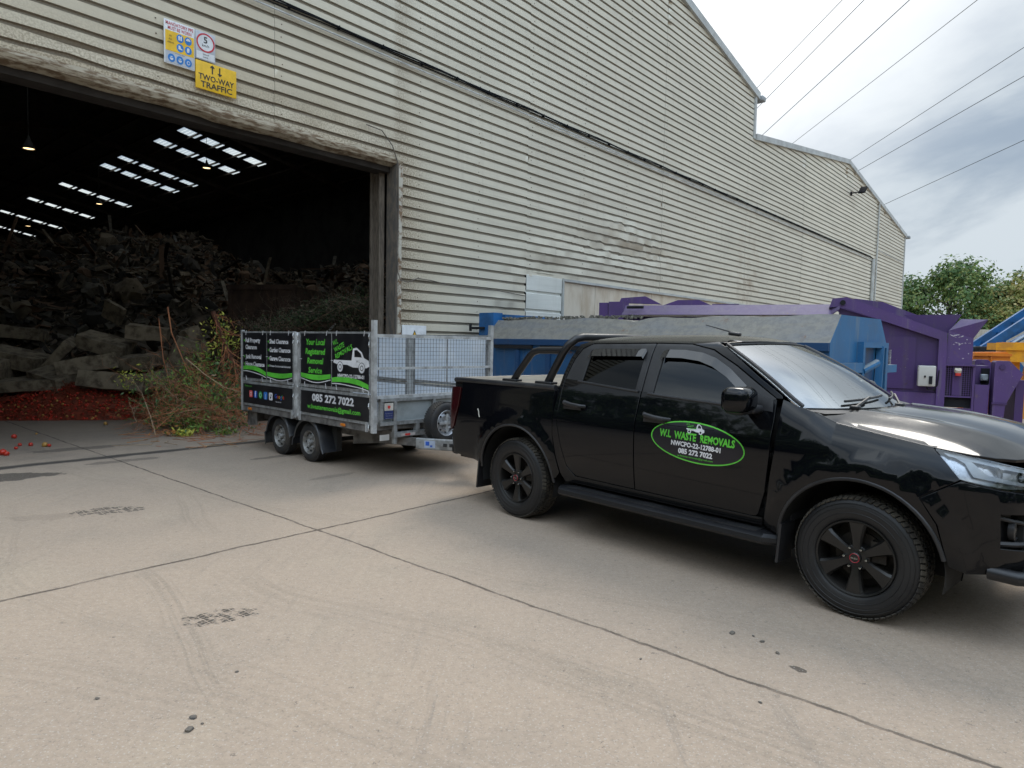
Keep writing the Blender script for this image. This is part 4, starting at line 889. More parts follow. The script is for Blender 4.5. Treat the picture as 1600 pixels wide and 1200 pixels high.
# under body, cabin inside
ub = MB(); ub.bb(.55, 2.6, -.80, .80, .40, .50); ub.bb(-1.02, 4.0, -.45, .45, .34, .50); ub.bb(-1.0, .5, -.83, .83, .92, .95); ub.bb(3.66, 3.95, -.72, .72, .42, .56); ub.bb(2.64, 4.0, -.50, .50, .5, 1.1); ub.bb(-1.03, .5, -.86, .86, .92, 1.27); ub.bb(-1.0, -.6, -.8, .8, .45, .92); ub.bb(3.68, 3.93, -.7, .7, .5, .9)
for x in (0, 3.125): ub.tube([(x, -.7, .385), (x, .7, .385)], .05, 10)
ub.build('chassis', P_dark, tk, flat=True)
cb = MB(); cb.bb(.60, 2.62, -.80, .80, .50, .56); cb.bb(.56, .60, -.78, .78, .5, 1.30); cb.rbox((2.62, 0, 1.12), (.44, 1.56, .30), .08); cb.bb(2.6, 2.66, -.78, .78, .5, 1.1)
for y in (-.38, .38): cb.rbox((1.72, y, 1.02), (.16, .50, .68), .07, Matrix.Rotation(R(-14), 4, 'Y')); cb.rbox((1.60, y, 1.46), (.10, .26, .19), .05); cb.rbox((2.0, y, .78), (.5, .5, .16), .06); cb.rbox((.82, y*1.05, 1.40), (.09, .24, .16), .04)
cb.rbox((.86, 0, 1.0), (.16, 1.35, .62), .06); cb.rbox((1.1, 0, .78), (.45, 1.35, .16), .06); cb.build('cabin_interior', mat('dark_cabin_trim', (.03, .03, .032), .8), tk)
sw = MB(); sw.tube([(2.30+.05*cos(t_*pi/12)*.6, -.38+.18*sin(t_*pi/12), 1.16+.17*cos(t_*pi/12)) for t_ in range(24)], .014, 6, closed=True); sw.build('steering_wheel', P_dark, tk)
tb = MB(); tb.bar((-1.0, 0, .42), (-1.22, 0, .42), .07, .05); tb.lathe([(.001, .50), (.025, .49), (.028, .47), (.018, .445), (.025, .43), (.025, .42)], (-1.23, 0, 0), 'Z', 14); tb.rbox((-1.12, 0, .52), (.10, 1.62, .13), .04); tb.build('tow_bar', P_matt, tk)
mk = MB(); mk.tube([M_bed(-.556, 1.012+.0), M_bed(-.54, .985), M_bed(-.536, .955), M_bed(-.525, .93)], .007, 5); mk.build('bird_mess', mat('white_dropping', (.6, .58, .5), .8), tk)
# wheels
def wheel_meshes():
    e = MB(); R_ = .385; w2 = .128
    prof = [(.232, w2-.030), (.245, w2-.008), (.262, w2), (.30, w2+.004), (.335, w2+.002), (.362, w2-.012), (.377, w2-.032), (.381, w2-.05), (.381, -w2+.05), (.377, -w2+.032), (.335, -w2), (.262, -w2), (.232, -w2+.03)]
    e.lathe(prof, n=72); ty = e
    for rr in (.285, .318, .345): ty.tube([(rr*cos(2*pi*k/48), w2+.003, rr*sin(2*pi*k/48)) for k in range(48)], .0022, 4, closed=True)
    tr = MB(); N = 64
    for row, (y, wd, sk) in enumerate(((w2-.024, .040, 0), (w2-.070, .036, .5), (0, .044, .2), (-w2+.070, .036, .7), (-w2+.024, .040, .3))):
        for k in range(N):
            t_ = 2*pi*(k+sk)/N; rr = .382 if abs(y) < .09 else .3775
            m_ = Matrix.Rotation(-t_, 4, 'Y') @ Matrix.Translation((rr, y, 0)) @ Matrix.Rotation(R(18 if row % 2 else -14), 4, 'X')
            if abs(y) > .09: m_ = m_ @ Matrix.Rotation(R(22 if y > 0 else -22), 4, 'Z')
            tr.box((0, 0, 0), (.007, wd, 2*pi*rr/N*.72), m_)
    rm = MB()
    rm.lathe([(.232, w2-.028), (.240, w2-.012), (.236, w2-.004), (.226, w2-.008), (.220, w2-.02), (.214, w2-.06), (.205, w2-.10), (.205, -w2+.03), (.232, -w2+.028)], n=60)
    for k in range(6):
        t_ = pi/2+2*pi*k/6; M_ = Matrix.Rotation(-t_, 4, 'Y')
        def F(off): return lambda a, b: M_ @ Vector((a, off(a), b))
        top = lambda a: w2-.034+.022*sin(min(1, max(0, (a-.05)/.18))*pi*.5)-(.0 if a > .07 else .0)
        mid = rm
        for (pl, o1) in (([(.045, -.026), (.11, -.031), (.19, -.048), (.222, -.062), (.222, .062), (.19, .048), (.11, .031), (.045, .026)], 0), ):
            ins = [(x, z*.72) for x, z in pl]; A = [rm.v(F(top)(x, z)) for x, z in ins]; B = [rm.v(M_ @ Vector((x, top(x)-.014, z))) for x, z in pl]; C_ = [rm.v(M_ @ Vector((x, top(x)-.045, z))) for x, z in pl]
            n_ = len(pl)
            for a, b in ((0, 7), (1, 6), (2, 5)):
                rm.face([A[a], A[a+1], A[b-1], A[b]]); rm.face([C_[b], C_[b-1], C_[a+1], C_[a]])
            for i in range(n_):
                j = (i+1) % n_; rm.face([B[i], B[j], A[j], A[i]]); rm.face([C_[i], C_[j], B[j], B[i]])
    rm.lathe([(.001, w2-.032), (.060, w2-.032), (.078, w2-.040), (.085, w2-.06), (.085, w2-.10)], n=36)
    cp = MB(); cp.lathe([(.001, w2-.004), (.026, w2-.006), (.034, w2-.012), (.036, w2-.034)], n=28)
    lt = MB(); put_text(lt, 'ISUZU', 0, -.004, .008, lambda a, b: (-a, w2-.001, b), 'C', .040, .01)
    rg_ = MB(); rg_.tube([(.028*cos(2*pi*k/28), w2-.006, .028*sin(2*pi*k/28)) for k in range(28)], .0016, 4, closed=True)
    lgs = []
    for k in range(6):
        lg = MB()
        t_ = 2*pi*(k+.0)/6+pi/2+R(30)*0+R(0); x, z = .066*cos(t_+R(30)), .066*sin(t_+R(30)); lg.lathe([(.001, w2-.008), (.007, w2-.010), (.0095, w2-.018), (.0095, w2-.04)], (x, 0, z), 'Y', 10); lgs.append(lg.build('lug_nut', P_chr))
    dk = MB(); dk.lathe([(.001, .02), (.150, .02), (.150, .0), (.205, -.02), (.205, -.04), (.001, -.04)], n=36); dk.box((-.12, .04, .05), (.09, .05, .13))
    dm = mat('brake_disc', (.04, .035, .03), .6, metal=.5)
    return [(ty.build('tyre', P_tyre, sharp=40), [tr.build('tread', P_tread, flat=True)]), (rm.build('rim', P_rim, sharp=25), [cp.build('hub_cap', P_rim), *lgs, lt.build('cap_lettering', P_chr, sharp=None), rg_.build('cap_ring', S_red)]), (dk.build('brake_disc', dm), [])]
wm_ = wheel_meshes(); first = True
for x, y, st_ in ((0, -1, 0), (3.125, -1, R(1.0)), (0, 1, 0), (3.125, 1, R(1.0))):
    wv_ = empty('wheel', (x, y*.787, .385), st_+(pi if y < 0 else 0)); wv_.parent = tk; wv_.rotation_euler = (0, R({0: 4, 3.125: 2}[x]), st_+(pi if y < 0 else 0)) if False else (0, 0, st_+(pi if y < 0 else 0))
    for a, ch in wm_:
        q = a if first else a.copy()
        if not first: COL.objects.link(q)
        q.parent = wv_
        for c in ch:
            r_ = c if first else c.copy()
            if not first: COL.objects.link(r_)
            r_.parent = wv_
    first = False
# door decal
def M_dec(o_): return lambda x, z: (x, -cabW(x, z)-o_, z)
fd = [o for o in tk.children if o.name == 'front_door'][0]
def decal_ring():
    b = MB(); F_ = M_dec(.0025); sl_ = -.022
    A = []; B = []
    for k in range(96):
        t_ = 2*pi*k/96; c, s_ = cos(t_), sin(t_)
        A.append(b.v(F_(1.985+.397*c, .972+.152*s_+sl_*c))); B.append(b.v(F_(1.985+.387*c, .972+.1425*s_+sl_*c)))
    for k in range(96): b.face([A[k], A[(k+1) % 96], B[(k+1) % 96], B[k]])
    return b
D_green = mat('vinyl_green', (.13, .62, .06), .4); D_white = mat('vinyl_white', (.78, .78, .80), .4)
db = panel('door_sticker', [(1.985+.396*cos(2*pi*k/72), .972+.151*sin(2*pi*k/72)-.022*cos(2*pi*k/72)) for k in range(72)], M_dec(.0014), mat('vinyl_black', (.012, .012, .018), .35), tk, depth=0, out=(0, -1, 0), step=.05)
decal_ring().build('green_ring', D_green, db, sharp=None)
b1 = MB(); F_ = M_dec(.004); sh = lambda x, z: F_(x, z-.056*(x-1.985)*0+.0)
tr_ = -.030
put_text(b1, 'W.L  WASTE  REMOVALS', 1.985, .985, .052, F_, 'C', .64, .042, rot=tr_); put_text(b1, 'w.lwasteremovals@gmail.com', 1.985, .852, .014, F_, 'C', .30, .0, rot=tr_)
for i, (s_, w_) in enumerate((('W.L', .03), ('WASTE', .052), ('REMOVALS', .075))): put_text(b1, s_, 1.895+.012*i, 1.096-.017*i, .012, F_, 'L', w_, .01, rot=R(12))
b1.build('green_lettering', D_green, db, sharp=None)
b1 = MB(); put_text(b1, 'NWCPO-22-12788-01', 1.985, .932, .034, F_, 'C', .42, .04, rot=tr_); put_text(b1, '085 272 7022', 1.985, .878, .036, F_, 'C', .29, .045, rot=tr_)
fpoly(b1, [(1.90+.155*x, 1.045+.068*z-.03*(x-.5)*.155) for x, z in TRUCK_ICON], F_)
for x in (.18, .80): disc(b1, 1.90+.155*x, 1.053, .016, F_, 14)
b1.build('white_lettering', D_white, db, sharp=None)
b1 = MB(); fpoly(b1, [(1.90+.155*x, 1.045+.068*z) for x, z in ((.62, .85), (.68, .90), (.77, .74), (.80, .56), (.62, .56))], M_dec(.0052))
for x in (.18, .80): disc(b1, 1.90+.155*x, 1.053, .008, M_dec(.0052), 12)
b1.build('icon_details', bpy.data.materials['vinyl_black'], db, sharp=None)
# ================================================================== TRAILER
tr = empty('plant_trailer', (-2.78598, 9.16889, 0), R(-43), 'galvanised twin axle caged trailer with black and green advertising boards, hitched behind the pickup', 'trailer')
T_gal = mat('galvanised_steel', (.36, .37, .37), .5, metal=.35, col2=(.20, .20, .195), nscale=9, bump=.15, thr=(.38, .66))
T_gal_l = mat('bright_galvanised', (.60, .61, .61), .45, metal=.3, col2=(.36, .36, .355), nscale=6)
T_gal_d = mat('dull_galvanised', (.20, .19, .18), .65, metal=.2, col2=(.09, .085, .08), nscale=5, bump=.2)
T_sheet = mat('galvanised_sheet', (.42, .46, .47), .4, metal=.3, col2=(.30, .33, .33), nscale=2.5)
T_blk = mat('board_black', (.010, .010, .012), .38, col2=(.016, .016, .018), nscale=4)
T_back = mat('board_back', (.70, .76, .84), .5, col2=(.80, .83, .88), nscale=3)
T_floor = mat('trailer_floor', (.16, .165, .17), .6, metal=.3, col2=(.10, .10, .10), nscale=12, bump=.4)
T_tyre = mat('trailer_tyre', (.022, .022, .023), .75, col2=(.06, .05, .04), nscale=6)
T_fend = mat('plastic_mudguard', (.025, .027, .032), .42, col2=(.05, .048, .045), nscale=3)
T_rim = mat('steel_wheel', (.30, .30, .29), .5, metal=.4, col2=(.16, .14, .12), nscale=12)
T_rim_n = mat('clean_steel_wheel', (.55, .56, .58), .35, metal=.5, col2=(.4, .4, .42), nscale=9)
T_zip = D_white; T_amb = mat('amber_marker', (.75, .22, .02), .3); T_dk = mat('shadowed_steel', (.03, .03, .03), .8)
xR, xF, yN, yF = -1.85, 1.61, -.06, 1.91
# deck and chassis
mb = MB(); mb.bb(xR, xF-.03, 0, 1.85, .62, .66); mb.build('deck', T_floor, tr, flat=True)
mb = MB()
for y in (yN+.015, yF-.015): mb.bb(xR, xF, y-.02, y+.02, .575, .655)
mb.bb(xR, xR+.05, yN, yF, .55, .655); mb.bb(xF-.05, xF, yN, yF, .60, .655)
for y in (.28, 1.57): mb.bb(xR+.05, xF-.02, y-.03, y+.03, .42, .60)
for i in range(8): mb.bb(xR+.25+i*.42, xR+.29+i*.42, .0, 1.85, .55, .62)
mb.bb(xR, xR+.06, .02, .5, .38, .58); mb.bb(xR, xR+.06, 1.35, 1.85, .38, .58); mb.bb(xR, xR+.05, .02, 1.85, .38, .42)
mb.prism([(xR, .57), (xR+.30, .57), (xR+.30, .36), (xR, .33)], lambda a, b: (a, .02, b), lambda a, b: (a, .035, b))
mb.prism([(.75, .575), (xF, .575), (xF, .43), (.75, .32)], lambda a, b: (a, .22, b), lambda a, b: (a, .25, b))
mb.build('chassis_frame', T_gal_d, tr, flat=True)
mb = MB()   # headboard lower structure
mb.bb(xF, xF+.045, .0, 1.85, .655, .70); mb.bb(xF, xF+.045, .0, 1.85, .945, .985); mb.bb(xF, xF+.04, .0, .045, .655, .985)
for y in (.20, .82, 1.42, 1.80): mb.bb(xF+.005, xF+.05, y, y+.045, .42 if y < .3 else .655, .96)
mb.bb(xF-.02, xF+.055, .20, 1.65, .50, .56); mb.bb(xF-.02, xF+.05, .55, .60, .5, .66); mb.bb(xF-.02, xF+.05, 1.2, 1.25, .5, .66)
mb.build('headboard_frame', T_gal, tr, flat=True)
mb = MB(); mb.bb(xF-.004, xF+.008, .05, 1.80, .70, .95); mb.build('headboard_sheet', T_sheet, tr, flat=True)
# drawbar
mb = MB()
for y in (.25, 1.60): mb.bar((xF-.3, y, .44), (2.42, .925+(y-.925)*.10, .42), .05, .10)
mb.bb(2.2, 2.50, .87, .98, .37, .47); mb.build('drawbar', T_gal_d, tr, flat=True)
mb = MB(); mb.rbox((2.05, .60, .42), (.62, .05, .14), .015, Matrix.Rotation(R(28.5), 4, 'Z')); mb.build('drawbar_side', T_gal, tr)
mb = MB(); mb.rbox((2.58, .925, .44), (.34, .10, .11), .03); mb.tube([(2.30, .98, .48), (2.2, .98, .62), (2.34, .98, .70)], .014, 6); mb.lathe([(.06, .36), (.06, .42)], (2.44, .80, 0), 'Z', 12); mb.build('hitch', T_dk, tr)
mb = MB(); mb.tube([(2.38, .80, .66), (2.38, .80, .36)], .03, 10); mb.lathe([(.03, -.03), (.065, -.03), (.07, -.01), (.07, .01), (.065, .03), (.03, .03)], (2.38, .80, .36), 'Y', 20); mb.build('jockey_wheel', T_dk, tr)
# wheels
def trwheel(parent, loc, rot, rimm, r_=.27, w_=.165):
    e = empty('wheel', loc); e.parent = parent; e.rotation_euler = rot; h = w_/2
    a = MB(); a.lathe([(.158, -h+.02), (.165, -h+.004), (.20, -h-.004), (.238, -h+.004), (.258, -h+.022), (r_-.004, -h+.04), (r_-.004, h-.04), (.258, h-.022), (.238, h-.004), (.2, h), (.158, h-.01)], n=48); ty = a.build('tyre', T_tyre, e, sharp=45)
    a = MB()
    for row, y in enumerate((-h+.03, -.026, .0, .026, h-.03)):
        for k in range(52):
            t_ = 2*pi*(k+.5*(row % 2))/52; a.box((0, 0, 0), (.008, .022, .021), Matrix.Rotation(-t_, 4, 'Y') @ Matrix.Translation((r_-.004, y, 0)) @ Matrix.Rotation(R(20), 4, 'X'))
    a.build('tread', T_tyre, e, flat=True)
    a = MB(); a.lathe([(.160, -h+.018), (.166, -h+.008), (.160, -h+.002), (.152, -h+.012), (.146, -h+.03), (.135, -h+.055), (.118, -h+.045), (.10, -h+.032), (.085, -h+.030), (.07, -h+.045), (.050, -h+.045), (.048, -h+.052), (.001, -h+.052)], n=40); rm = a.build('rim', rimm, e)
    a = MB()
    for k in range(8): t_ = 2*pi*k/8; a.lathe([(.001, -h+.036), (.013, -h+.036), (.0135, -h+.046)], (.116*cos(t_), -.006, .116*sin(t_)), 'Y', 10)
    a.build('rim_holes', T_dk, e, flat=True)
    a = MB(); a.lathe([(.001, -h-.008), (.026, -h-.004), (.030, -h+.01), (.030, -h+.05)], n=18)
    for k in range(5): t_ = 2*pi*k/5+.3; a.lathe([(.001, -h+.022), (.009, -h+.024), (.010, -h+.045)], (.068*cos(t_), 0, .068*sin(t_)), 'Y', 8)
    a.build('hub', T_gal_l, e)
    return e
w1 = trwheel(tr, (0, .085, .27), (0, 0, 0), T_rim)
for loc, rz_ in (((-.81, .085, .27), 0), ((0, 1.765, .27), pi), ((-.81, 1.765, .27), pi)):
    c = copy_tree(w1, tr); c.location = loc; c.rotation_euler = (0, 0, rz_)
sp = trwheel(tr, (xF+.27, .80, .665), (R(0), 0, R(90-8)), T_rim_n, w_=.165); sp.name = 'spare_wheel'; sp.rotation_euler = (0, 0, R(90)); sp['label'] = 'clean spare wheel bolted upright to the headboard'
mb = MB(); mb.box((0, -.075, 0), (.03, .02, .22)); mb.box((0, -.07, 0), (.22, .02, .03)); mb.build('clamp', T_gal_l, sp)
for x, sy in ((0, -1), (-.81, -1), (0, 1), (-.81, 1)):
    y0, y1 = (-.035, .20) if sy < 0 else (1.65, 1.885); mb = MB(); A = []
    prof = [(-.40, .20), (-.385, .30)]+[(.345*cos(R(a)), .27+.345*sin(R(a))) for a in range(170, 5, -11)]+[(.385, .22), (.42, .17)]
    if x < -.1: prof = [(-.37, .12)]+prof[1:-2]+[(.36, .30)]
    for px_, pz in prof: A.append([mb.v((x+px_, y0, pz-.012)), mb.v((x+px_, y0+.012, pz+.006)), mb.v((x+px_, y1, pz+.006)), mb.v((x+px_, y1, pz-.02))])
    for r0, r1 in zip(A, A[1:]):
        for k in range(3): mb.face([r0[k], r0[k+1], r1[k+1], r1[k]])
    # outer skirt
    S = [(mb.v((x+a, y0, b-.012)), mb.v((x+a*.93, y0+.004, .27+(b-.27)*.90-.012))) for a, b in prof]
    for r0, r1 in zip(S, S[1:]): mb.face([r0[0], r0[1], r1[1], r1[0]])
    mb.build('mudguard', T_fend, tr, normals=False)
mb = MB()
for x in (0, -.81): mb.tube([(x, .1, .27), (x, 1.75, .27)], .03, 8); mb.bar((x+.30, .25, .36), (x, .25, .27), .06, .05)
mb.bb(.30, .42, .18, .26, .18, .5); mb.build('axle', T_dk, tr)
# side gates
def gate(parent_name, x0, x1, z0, z1, y, mats, cols, rail=.035):
    b = MB()
    b.bb(x0, x1, y-.02, y+.02, z1-rail, z1); b.bb(x0, x1, y-.02, y+.02, z0, z0+rail); b.bb(x0, x0+rail, y-.0185, y+.0185, z0+rail, z1-rail); b.bb(x1-rail, x1, y-.0185, y+.0185, z0+rail, z1-rail)
    for c in cols: b.bb(c-.014, c+.014, y-.017, y+.017, z0+rail, z1-rail)
    return b.build(parent_name, mats, tr, flat=True)
G1, G2 = (-1.81, -.25), (-.09, 1.565)
Bx = {}
for y, sgn in ((yN, -1), (yF, 1)):
    for gi, (a, b_) in enumerate((G1, G2)):
        c = (-1.025, .705)[gi]
        gu = gate('mesh_gate', a, b_, 1.045, 1.79, y, T_gal, [c])
        dl = gate('drop_side', a, b_, .665, 1.03, y, T_gal, [])
        m_ = MB(); m_.bb(a+.02, b_-.02, y-.004, y+.004, .69, 1.0); m_.build('side_sheet', T_sheet, dl, flat=True)
        m_ = MB(); x = a+.05
        while x < b_-.02: m_.bb(x-.0016, x+.0016, y-.003+.006, y+.006, 1.06, 1.78); x += .05
        z = 1.09
        while z < 1.77: m_.bb(a+.02, b_-.02, y, y+.003, z-.0016, z+.0016); z += .05
        m_.build('wire_mesh', T_gal, gu, flat=True)
        # boards
        for (p, q, z0, z1, par) in ((a+.038, c-.016, 1.085, 1.765, gu), (c+.016, b_-.038, 1.085, 1.765, gu), (a+.04, b_-.04, .70, .995, dl)):
            m_ = MB(); yy = y+sgn*.022 if sgn < 0 else y-.0225; m_.bb(p, q, yy-.003, yy+.003, z0, z1)
            if sgn > 0: bd = m_.build('advert_board', T_back, tr, flat=True)
            else: bd = m_.build('advert_board', T_blk, tr, flat=True); Bx[(gi, round(z0, 2), 0 if p < c-.3 and q < c+.01 else 1)] = (bd, p, q, z0, z1)
            if par is gu and sgn < 0:
                zt = MB()
                for (tx, tz) in ((p+.10, z1), (q-.10, z1), (p+.10, z0), (q-.12, z0)):
                    zt.tube([(tx, yy-.006, tz-.03*(1 if tz == z1 else -1)), (tx+.005, y-.026, tz+.015*(1 if tz == z1 else -1)), (tx+.012, y-.024, tz+.035*(1 if tz == z1 else -1))], .0035, 4)
                zt.tube([(p-.02, yy-.008, 1.42), (p+.03, yy-.006, 1.42)], .0035, 4); zt.build('cable_ties', T_zip, bd)
mb = MB()
for y in (yN, yF):
    s_ = -1 if y == yN else 1
    for q_ in ((-.245, -.20, y-.022, y+.022, .60, 1.78), (-.145, -.10, y-.022, y+.022, .60, 1.78), (-.20, -.145, y-.012, y+.012, .62, 1.74), (xR, xR+.035, y-.024, y+.024, .575, 1.81), (xF-.035, xF+.02, y-.026, y+.026, .57, 1.93)):
        mb = MB(); mb.bb(*q_); mb.build('corner_post' if q_[0] not in (-.245, -.145, -.2) else 'centre_post', T_gal_l, tr, flat=True)
for x in (-.235, -.11, xF-.06):
    for z in (.60, .86, 1.0, 1.60, 1.70): mb = MB(); mb.tube([(x, yN-.03, z), (x+.012, yN-.05, z+.03), (x, yN-.035, z+.07)], .007, 6); mb.build('latch', T_gal_l, tr)
for x in (-.27, -.06, xF-.1): mb = MB(); mb.bb(x-.012, x+.012, yN-.05, yN-.024, .58, .70); mb.build('gate_catch', T_gal_l, tr)
for x in (-1.55, .98):
    m_ = MB(); m_.rbox((x, yN-.028, .615), (.10, .016, .035), .006); m_.build('side_marker', T_amb, tr)
# headboard mesh above
mb = MB(); X = xF+.005
mb.bb(X-.02, X+.02, yN+.02, yF-.02, 1.725, 1.765); mb.bb(X-.018, X+.018, yN+.02, yF-.02, 1.335, 1.365); mb.bb(X-.02, X+.025, yN+.02, yF-.02, .985, 1.02); hf = mb.build('headboard_mesh', T_gal_l, tr, flat=True)
mb = MB(); y = .0
while y < yF-.03: mb.bb(X-.003, X, y-.0017, y+.0017, 1.02, 1.73); y += .05
z = 1.06
while z < 1.72: mb.bb(X, X+.003, yN+.03, yF-.03, z-.0017, z+.0017); z += .05
mb.build('wire_mesh', T_gal_d, hf, flat=True)
# tail gate
mb = MB(); X = xR+.01
mb.bb(X-.02, X+.02, yN+.03, yF-.03, 1.74, 1.78); mb.bb(X-.02, X+.02, yN+.03, yF-.03, .66, .70); mb.bb(X-.02, X+.02, yN+.03, yF-.03, 1.02, 1.05); mb.bb(X-.018, X+.018, .9, .94, .7, 1.74); tg = mb.build('tail_gate', T_gal, tr, flat=True)
mb = MB(); y = .0
while y < yF-.03: mb.bb(X-.003, X, y-.0017, y+.0017, .70, 1.74); y += .05
z = .74
while z < 1.72: mb.bb(X, X+.003, yN+.03, yF-.03, z-.0017, z+.0017); z += .05
mb.build('wire_mesh', T_gal_d, tg, flat=True)
# advertising print
yb = yN-.022-.003
TF = lambda k: (lambda a, b: (a, yb-.0006*k, b))
def board(key): return Bx[key]
def swoosh(par, p, q, ph, mats=(D_green, D_white)):
    L_ = q-p; k = 20
    def zz(x): return ph(x)
    a = MB(); A = [a.v(TF(1)(p+L_*i/k, zz(i/k)+.035+.012*sin(i/k*pi))) for i in range(k+1)]; B = [a.v(TF(1)(p+L_*i/k, zz(i/k)-.022)) for i in range(k+1)]
    for i in range(k): a.face([A[i], A[i+1], B[i+1], B[i]])
    a.build('green_swoosh', mats[0], par, sharp=None)
    a = MB(); A = [a.v(TF(1)(p+L_*i/k, zz(i/k)-.042+.008*cos(i/k*6))) for i in range(k+1)]; B = [a.v(TF(1)(p+L_*i/k, zz(i/k)-.054+.008*cos(i/k*6))) for i in range(k+1)]
    for i in range(k): a.face([A[i], A[i+1], B[i+1], B[i]])
    a.build('white_swoosh', mats[1], par, sharp=None)
b0, p, q, z0, z1 = board((0, 1.08, 0)); W_ = q-p; w = MB(); g_ = MB()
for i, (s_, ww) in enumerate((('Full Property', .47), ('Clearance', .36), ('Junk Removal', .50), ('House Clearance', .60))):
    zq = 1.625-.112*i+(.01 if i == 1 else 0)-(.02 if i > 1 else 0); put_text(w, s_, p+.085, zq, .062, TF(1), 'L', ww, .035)
    if i != 1: disc(g_, p+.048, zq+.028, .016, TF(1), 10)
w.build('white_lettering', D_white, b0, sharp=None); g_.build('green_bullets', D_green, b0, sharp=None); swoosh(b0, p, q, lambda t: 1.225-.075*t*t+.02*sin(t*3))
b0, p, q, z0, z1 = board((0, 1.08, 1)); w = MB(); g_ = MB()
for i, (s_, ww) in enumerate((('Shed Clearance', .54), ('Garden Clearance', .60), ('Garage Clearance', .60), ('Private-Commercial-Industrial', .60))):
    zq = 1.615-.122*i; hh = .062 if i < 3 else .028; put_text(w, s_, p+.075, zq+(0 if i < 3 else .03), hh, TF(1), 'L', ww, .035 if i < 3 else .02)
    disc(g_, p+.04, zq+(.028 if i < 3 else .042), .016, TF(1), 10)
w.build('white_lettering', D_white, b0, sharp=None); g_.build('green_bullets', D_green, b0, sharp=None); swoosh(b0, p, q, lambda t: 1.165-.03*sin(t*2.6)+.03*t*t)
b0, p, q, z0, z1 = board((1, 1.08, 0)); g_ = MB()
for i, (s_, ww) in enumerate((('Your Local', .47), ('Registered', .48), ('Removal', .39), ('Service', .34))): put_text(g_, s_, (p+q)/2-.01, 1.615-.125*i, .075, TF(1), 'C', ww, .028, shear=.16)
g_.build('green_lettering', D_green, b0, sharp=None); swoosh(b0, p, q, lambda t: 1.20-.035*sin(t*3.0)+.012*t)
b0, p, q, z0, z1 = board((1, 1.08, 1)); g_ = MB()
for i, (s_, ww) in enumerate((('W.L', .12), ('WASTE', .24), ('REMOVALS', .40))): put_text(g_, s_, p+.03+.03*i, 1.605-.082*i, .062, TF(1), 'L', ww, .018, rot=R(20))
g_.build('green_lettering', D_green, b0, sharp=None); w = MB()
fpoly(w, [(p+.03+(W_+.06)*x, 1.315+.28*z) for x, z in TRUCK_ICON], TF(1))
for x in (.20, .80): disc(w, p+.03+(W_+.06)*x, 1.345, .062, TF(2), 20)
put_text(w, 'NWCPO-22-12788-01', (p+q)/2+.02, 1.215, .042, TF(1), 'C', .58, .04); w.build('white_lettering', D_white, b0, sharp=None); w = MB()
fpoly(w, [(p+.03+(W_+.06)*x, 1.315+.28*z) for x, z in ((.60, .88), (.67, .90), (.77, .74), (.80, .58), (.60, .58))], TF(2))
for x in (.20, .80): disc(w, p+.03+(W_+.06)*x, 1.345, .070, TF(1.5), 20, (.062, .062)); disc(w, p+.03+(W_+.06)*x, 1.345, .034, TF(3), 20, (.024, .024))
put_text(w, 'W.L', p+.03+(W_+.06)*.70, 1.41, .03, TF(3), 'C'); w.build('icon_details', T_blk, b0, sharp=None); swoosh(b0, p, q, lambda t: 1.165+.03*sin(t*2.2)-.075*t*t)
b0, p, q, z0, z1 = board((1, .7, 1)); w = MB(); put_text(w, '085 272 7022', (p+q)/2-.01, .870, .092, TF(1), 'C', .98, .04); w.build('white_lettering', D_white, b0, sharp=None)
g_ = MB(); put_text(g_, 'w.lwasteremovals@gmail.com', (p+q)/2, .765, .058, TF(1), 'C', 1.24, .028); g_.build('green_lettering', D_green, b0, sharp=None)
b0, p, q, z0, z1 = board((0, .7, 1))
def rsq(b, x, z, w_, k): fpoly(b, rnd([(x-w_, z-w_, .02), (x+w_, z-w_, .02), (x+w_, z+w_, .02), (x-w_, z+w_, .02)]), TF(k))
zc = .845; xs = [p+.25, p+.40, p+.555, p+.71, p+.87]
I_pk = mat('icon_pink', (.75, .12, .12), .4); I_bl = mat('icon_blue', (.03, .12, .55), .4); I_lb = mat('icon_light_blue', (.05, .25, .75), .4); I_gr = mat('icon_green', (.03, .45, .10), .4); I_rd = mat('icon_red', (.7, .05, .04), .4); I_ye = mat('icon_yellow', (.8, .5, .02), .4)
b = MB(); rsq(b, xs[0], zc, .052, 1); b.build('photo_icon', I_pk, b0, sharp=None)
b = MB(); disc(b, xs[0], zc, .028, TF(2), 18, (.019, .019)); disc(b, xs[0]+.028, zc+.028, .006, TF(2), 8)
b_ = b; put_text(b_, 'f', xs[1], zc-.038, .09, TF(2), 'C', None, .02)
disc(b_, xs[2], zc, .034, TF(2), 18, (.026, .026)); put_text(b_, 'J', xs[3], zc-.03, .055, TF(2), 'C', None, .02); put_text(b_, 'Reviews', p+1.10, zc-.075, .022, TF(1), 'C', .16)
b_.build('icon_details', D_white, b0, sharp=None)
b = MB(); rsq(b, xs[1], zc, .052, 1); b.build('letter_icon', I_bl, b0, sharp=None); b = MB(); disc(b, xs[2], zc, .055, TF(1), 24); b.build('phone_icon', I_gr, b0, sharp=None)
b = MB(); rsq(b, xs[3], zc, .055, 1); b.build('blue_icon', I_lb, b0, sharp=None); b = MB(); rsq(b, xs[4], zc, .055, 1); b.build('note_icon', D_white, b0, sharp=None)
b = MB(); disc(b, xs[4]-.008, zc-.018, .016, TF(2), 12); b.poly([TF(2)(*c) for c in ((xs[4]+.002, zc-.02), (xs[4]+.012, zc-.02), (xs[4]+.012, zc+.035), (xs[4]+.002, zc+.035))]); b.poly([TF(2)(*c) for c in ((xs[4]+.012, zc+.035), (xs[4]+.03, zc+.02), (xs[4]+.03, zc+.01), (xs[4]+.012, zc+.02))]); b.build('note_detail', T_blk, b0, sharp=None)
gx = p+.985
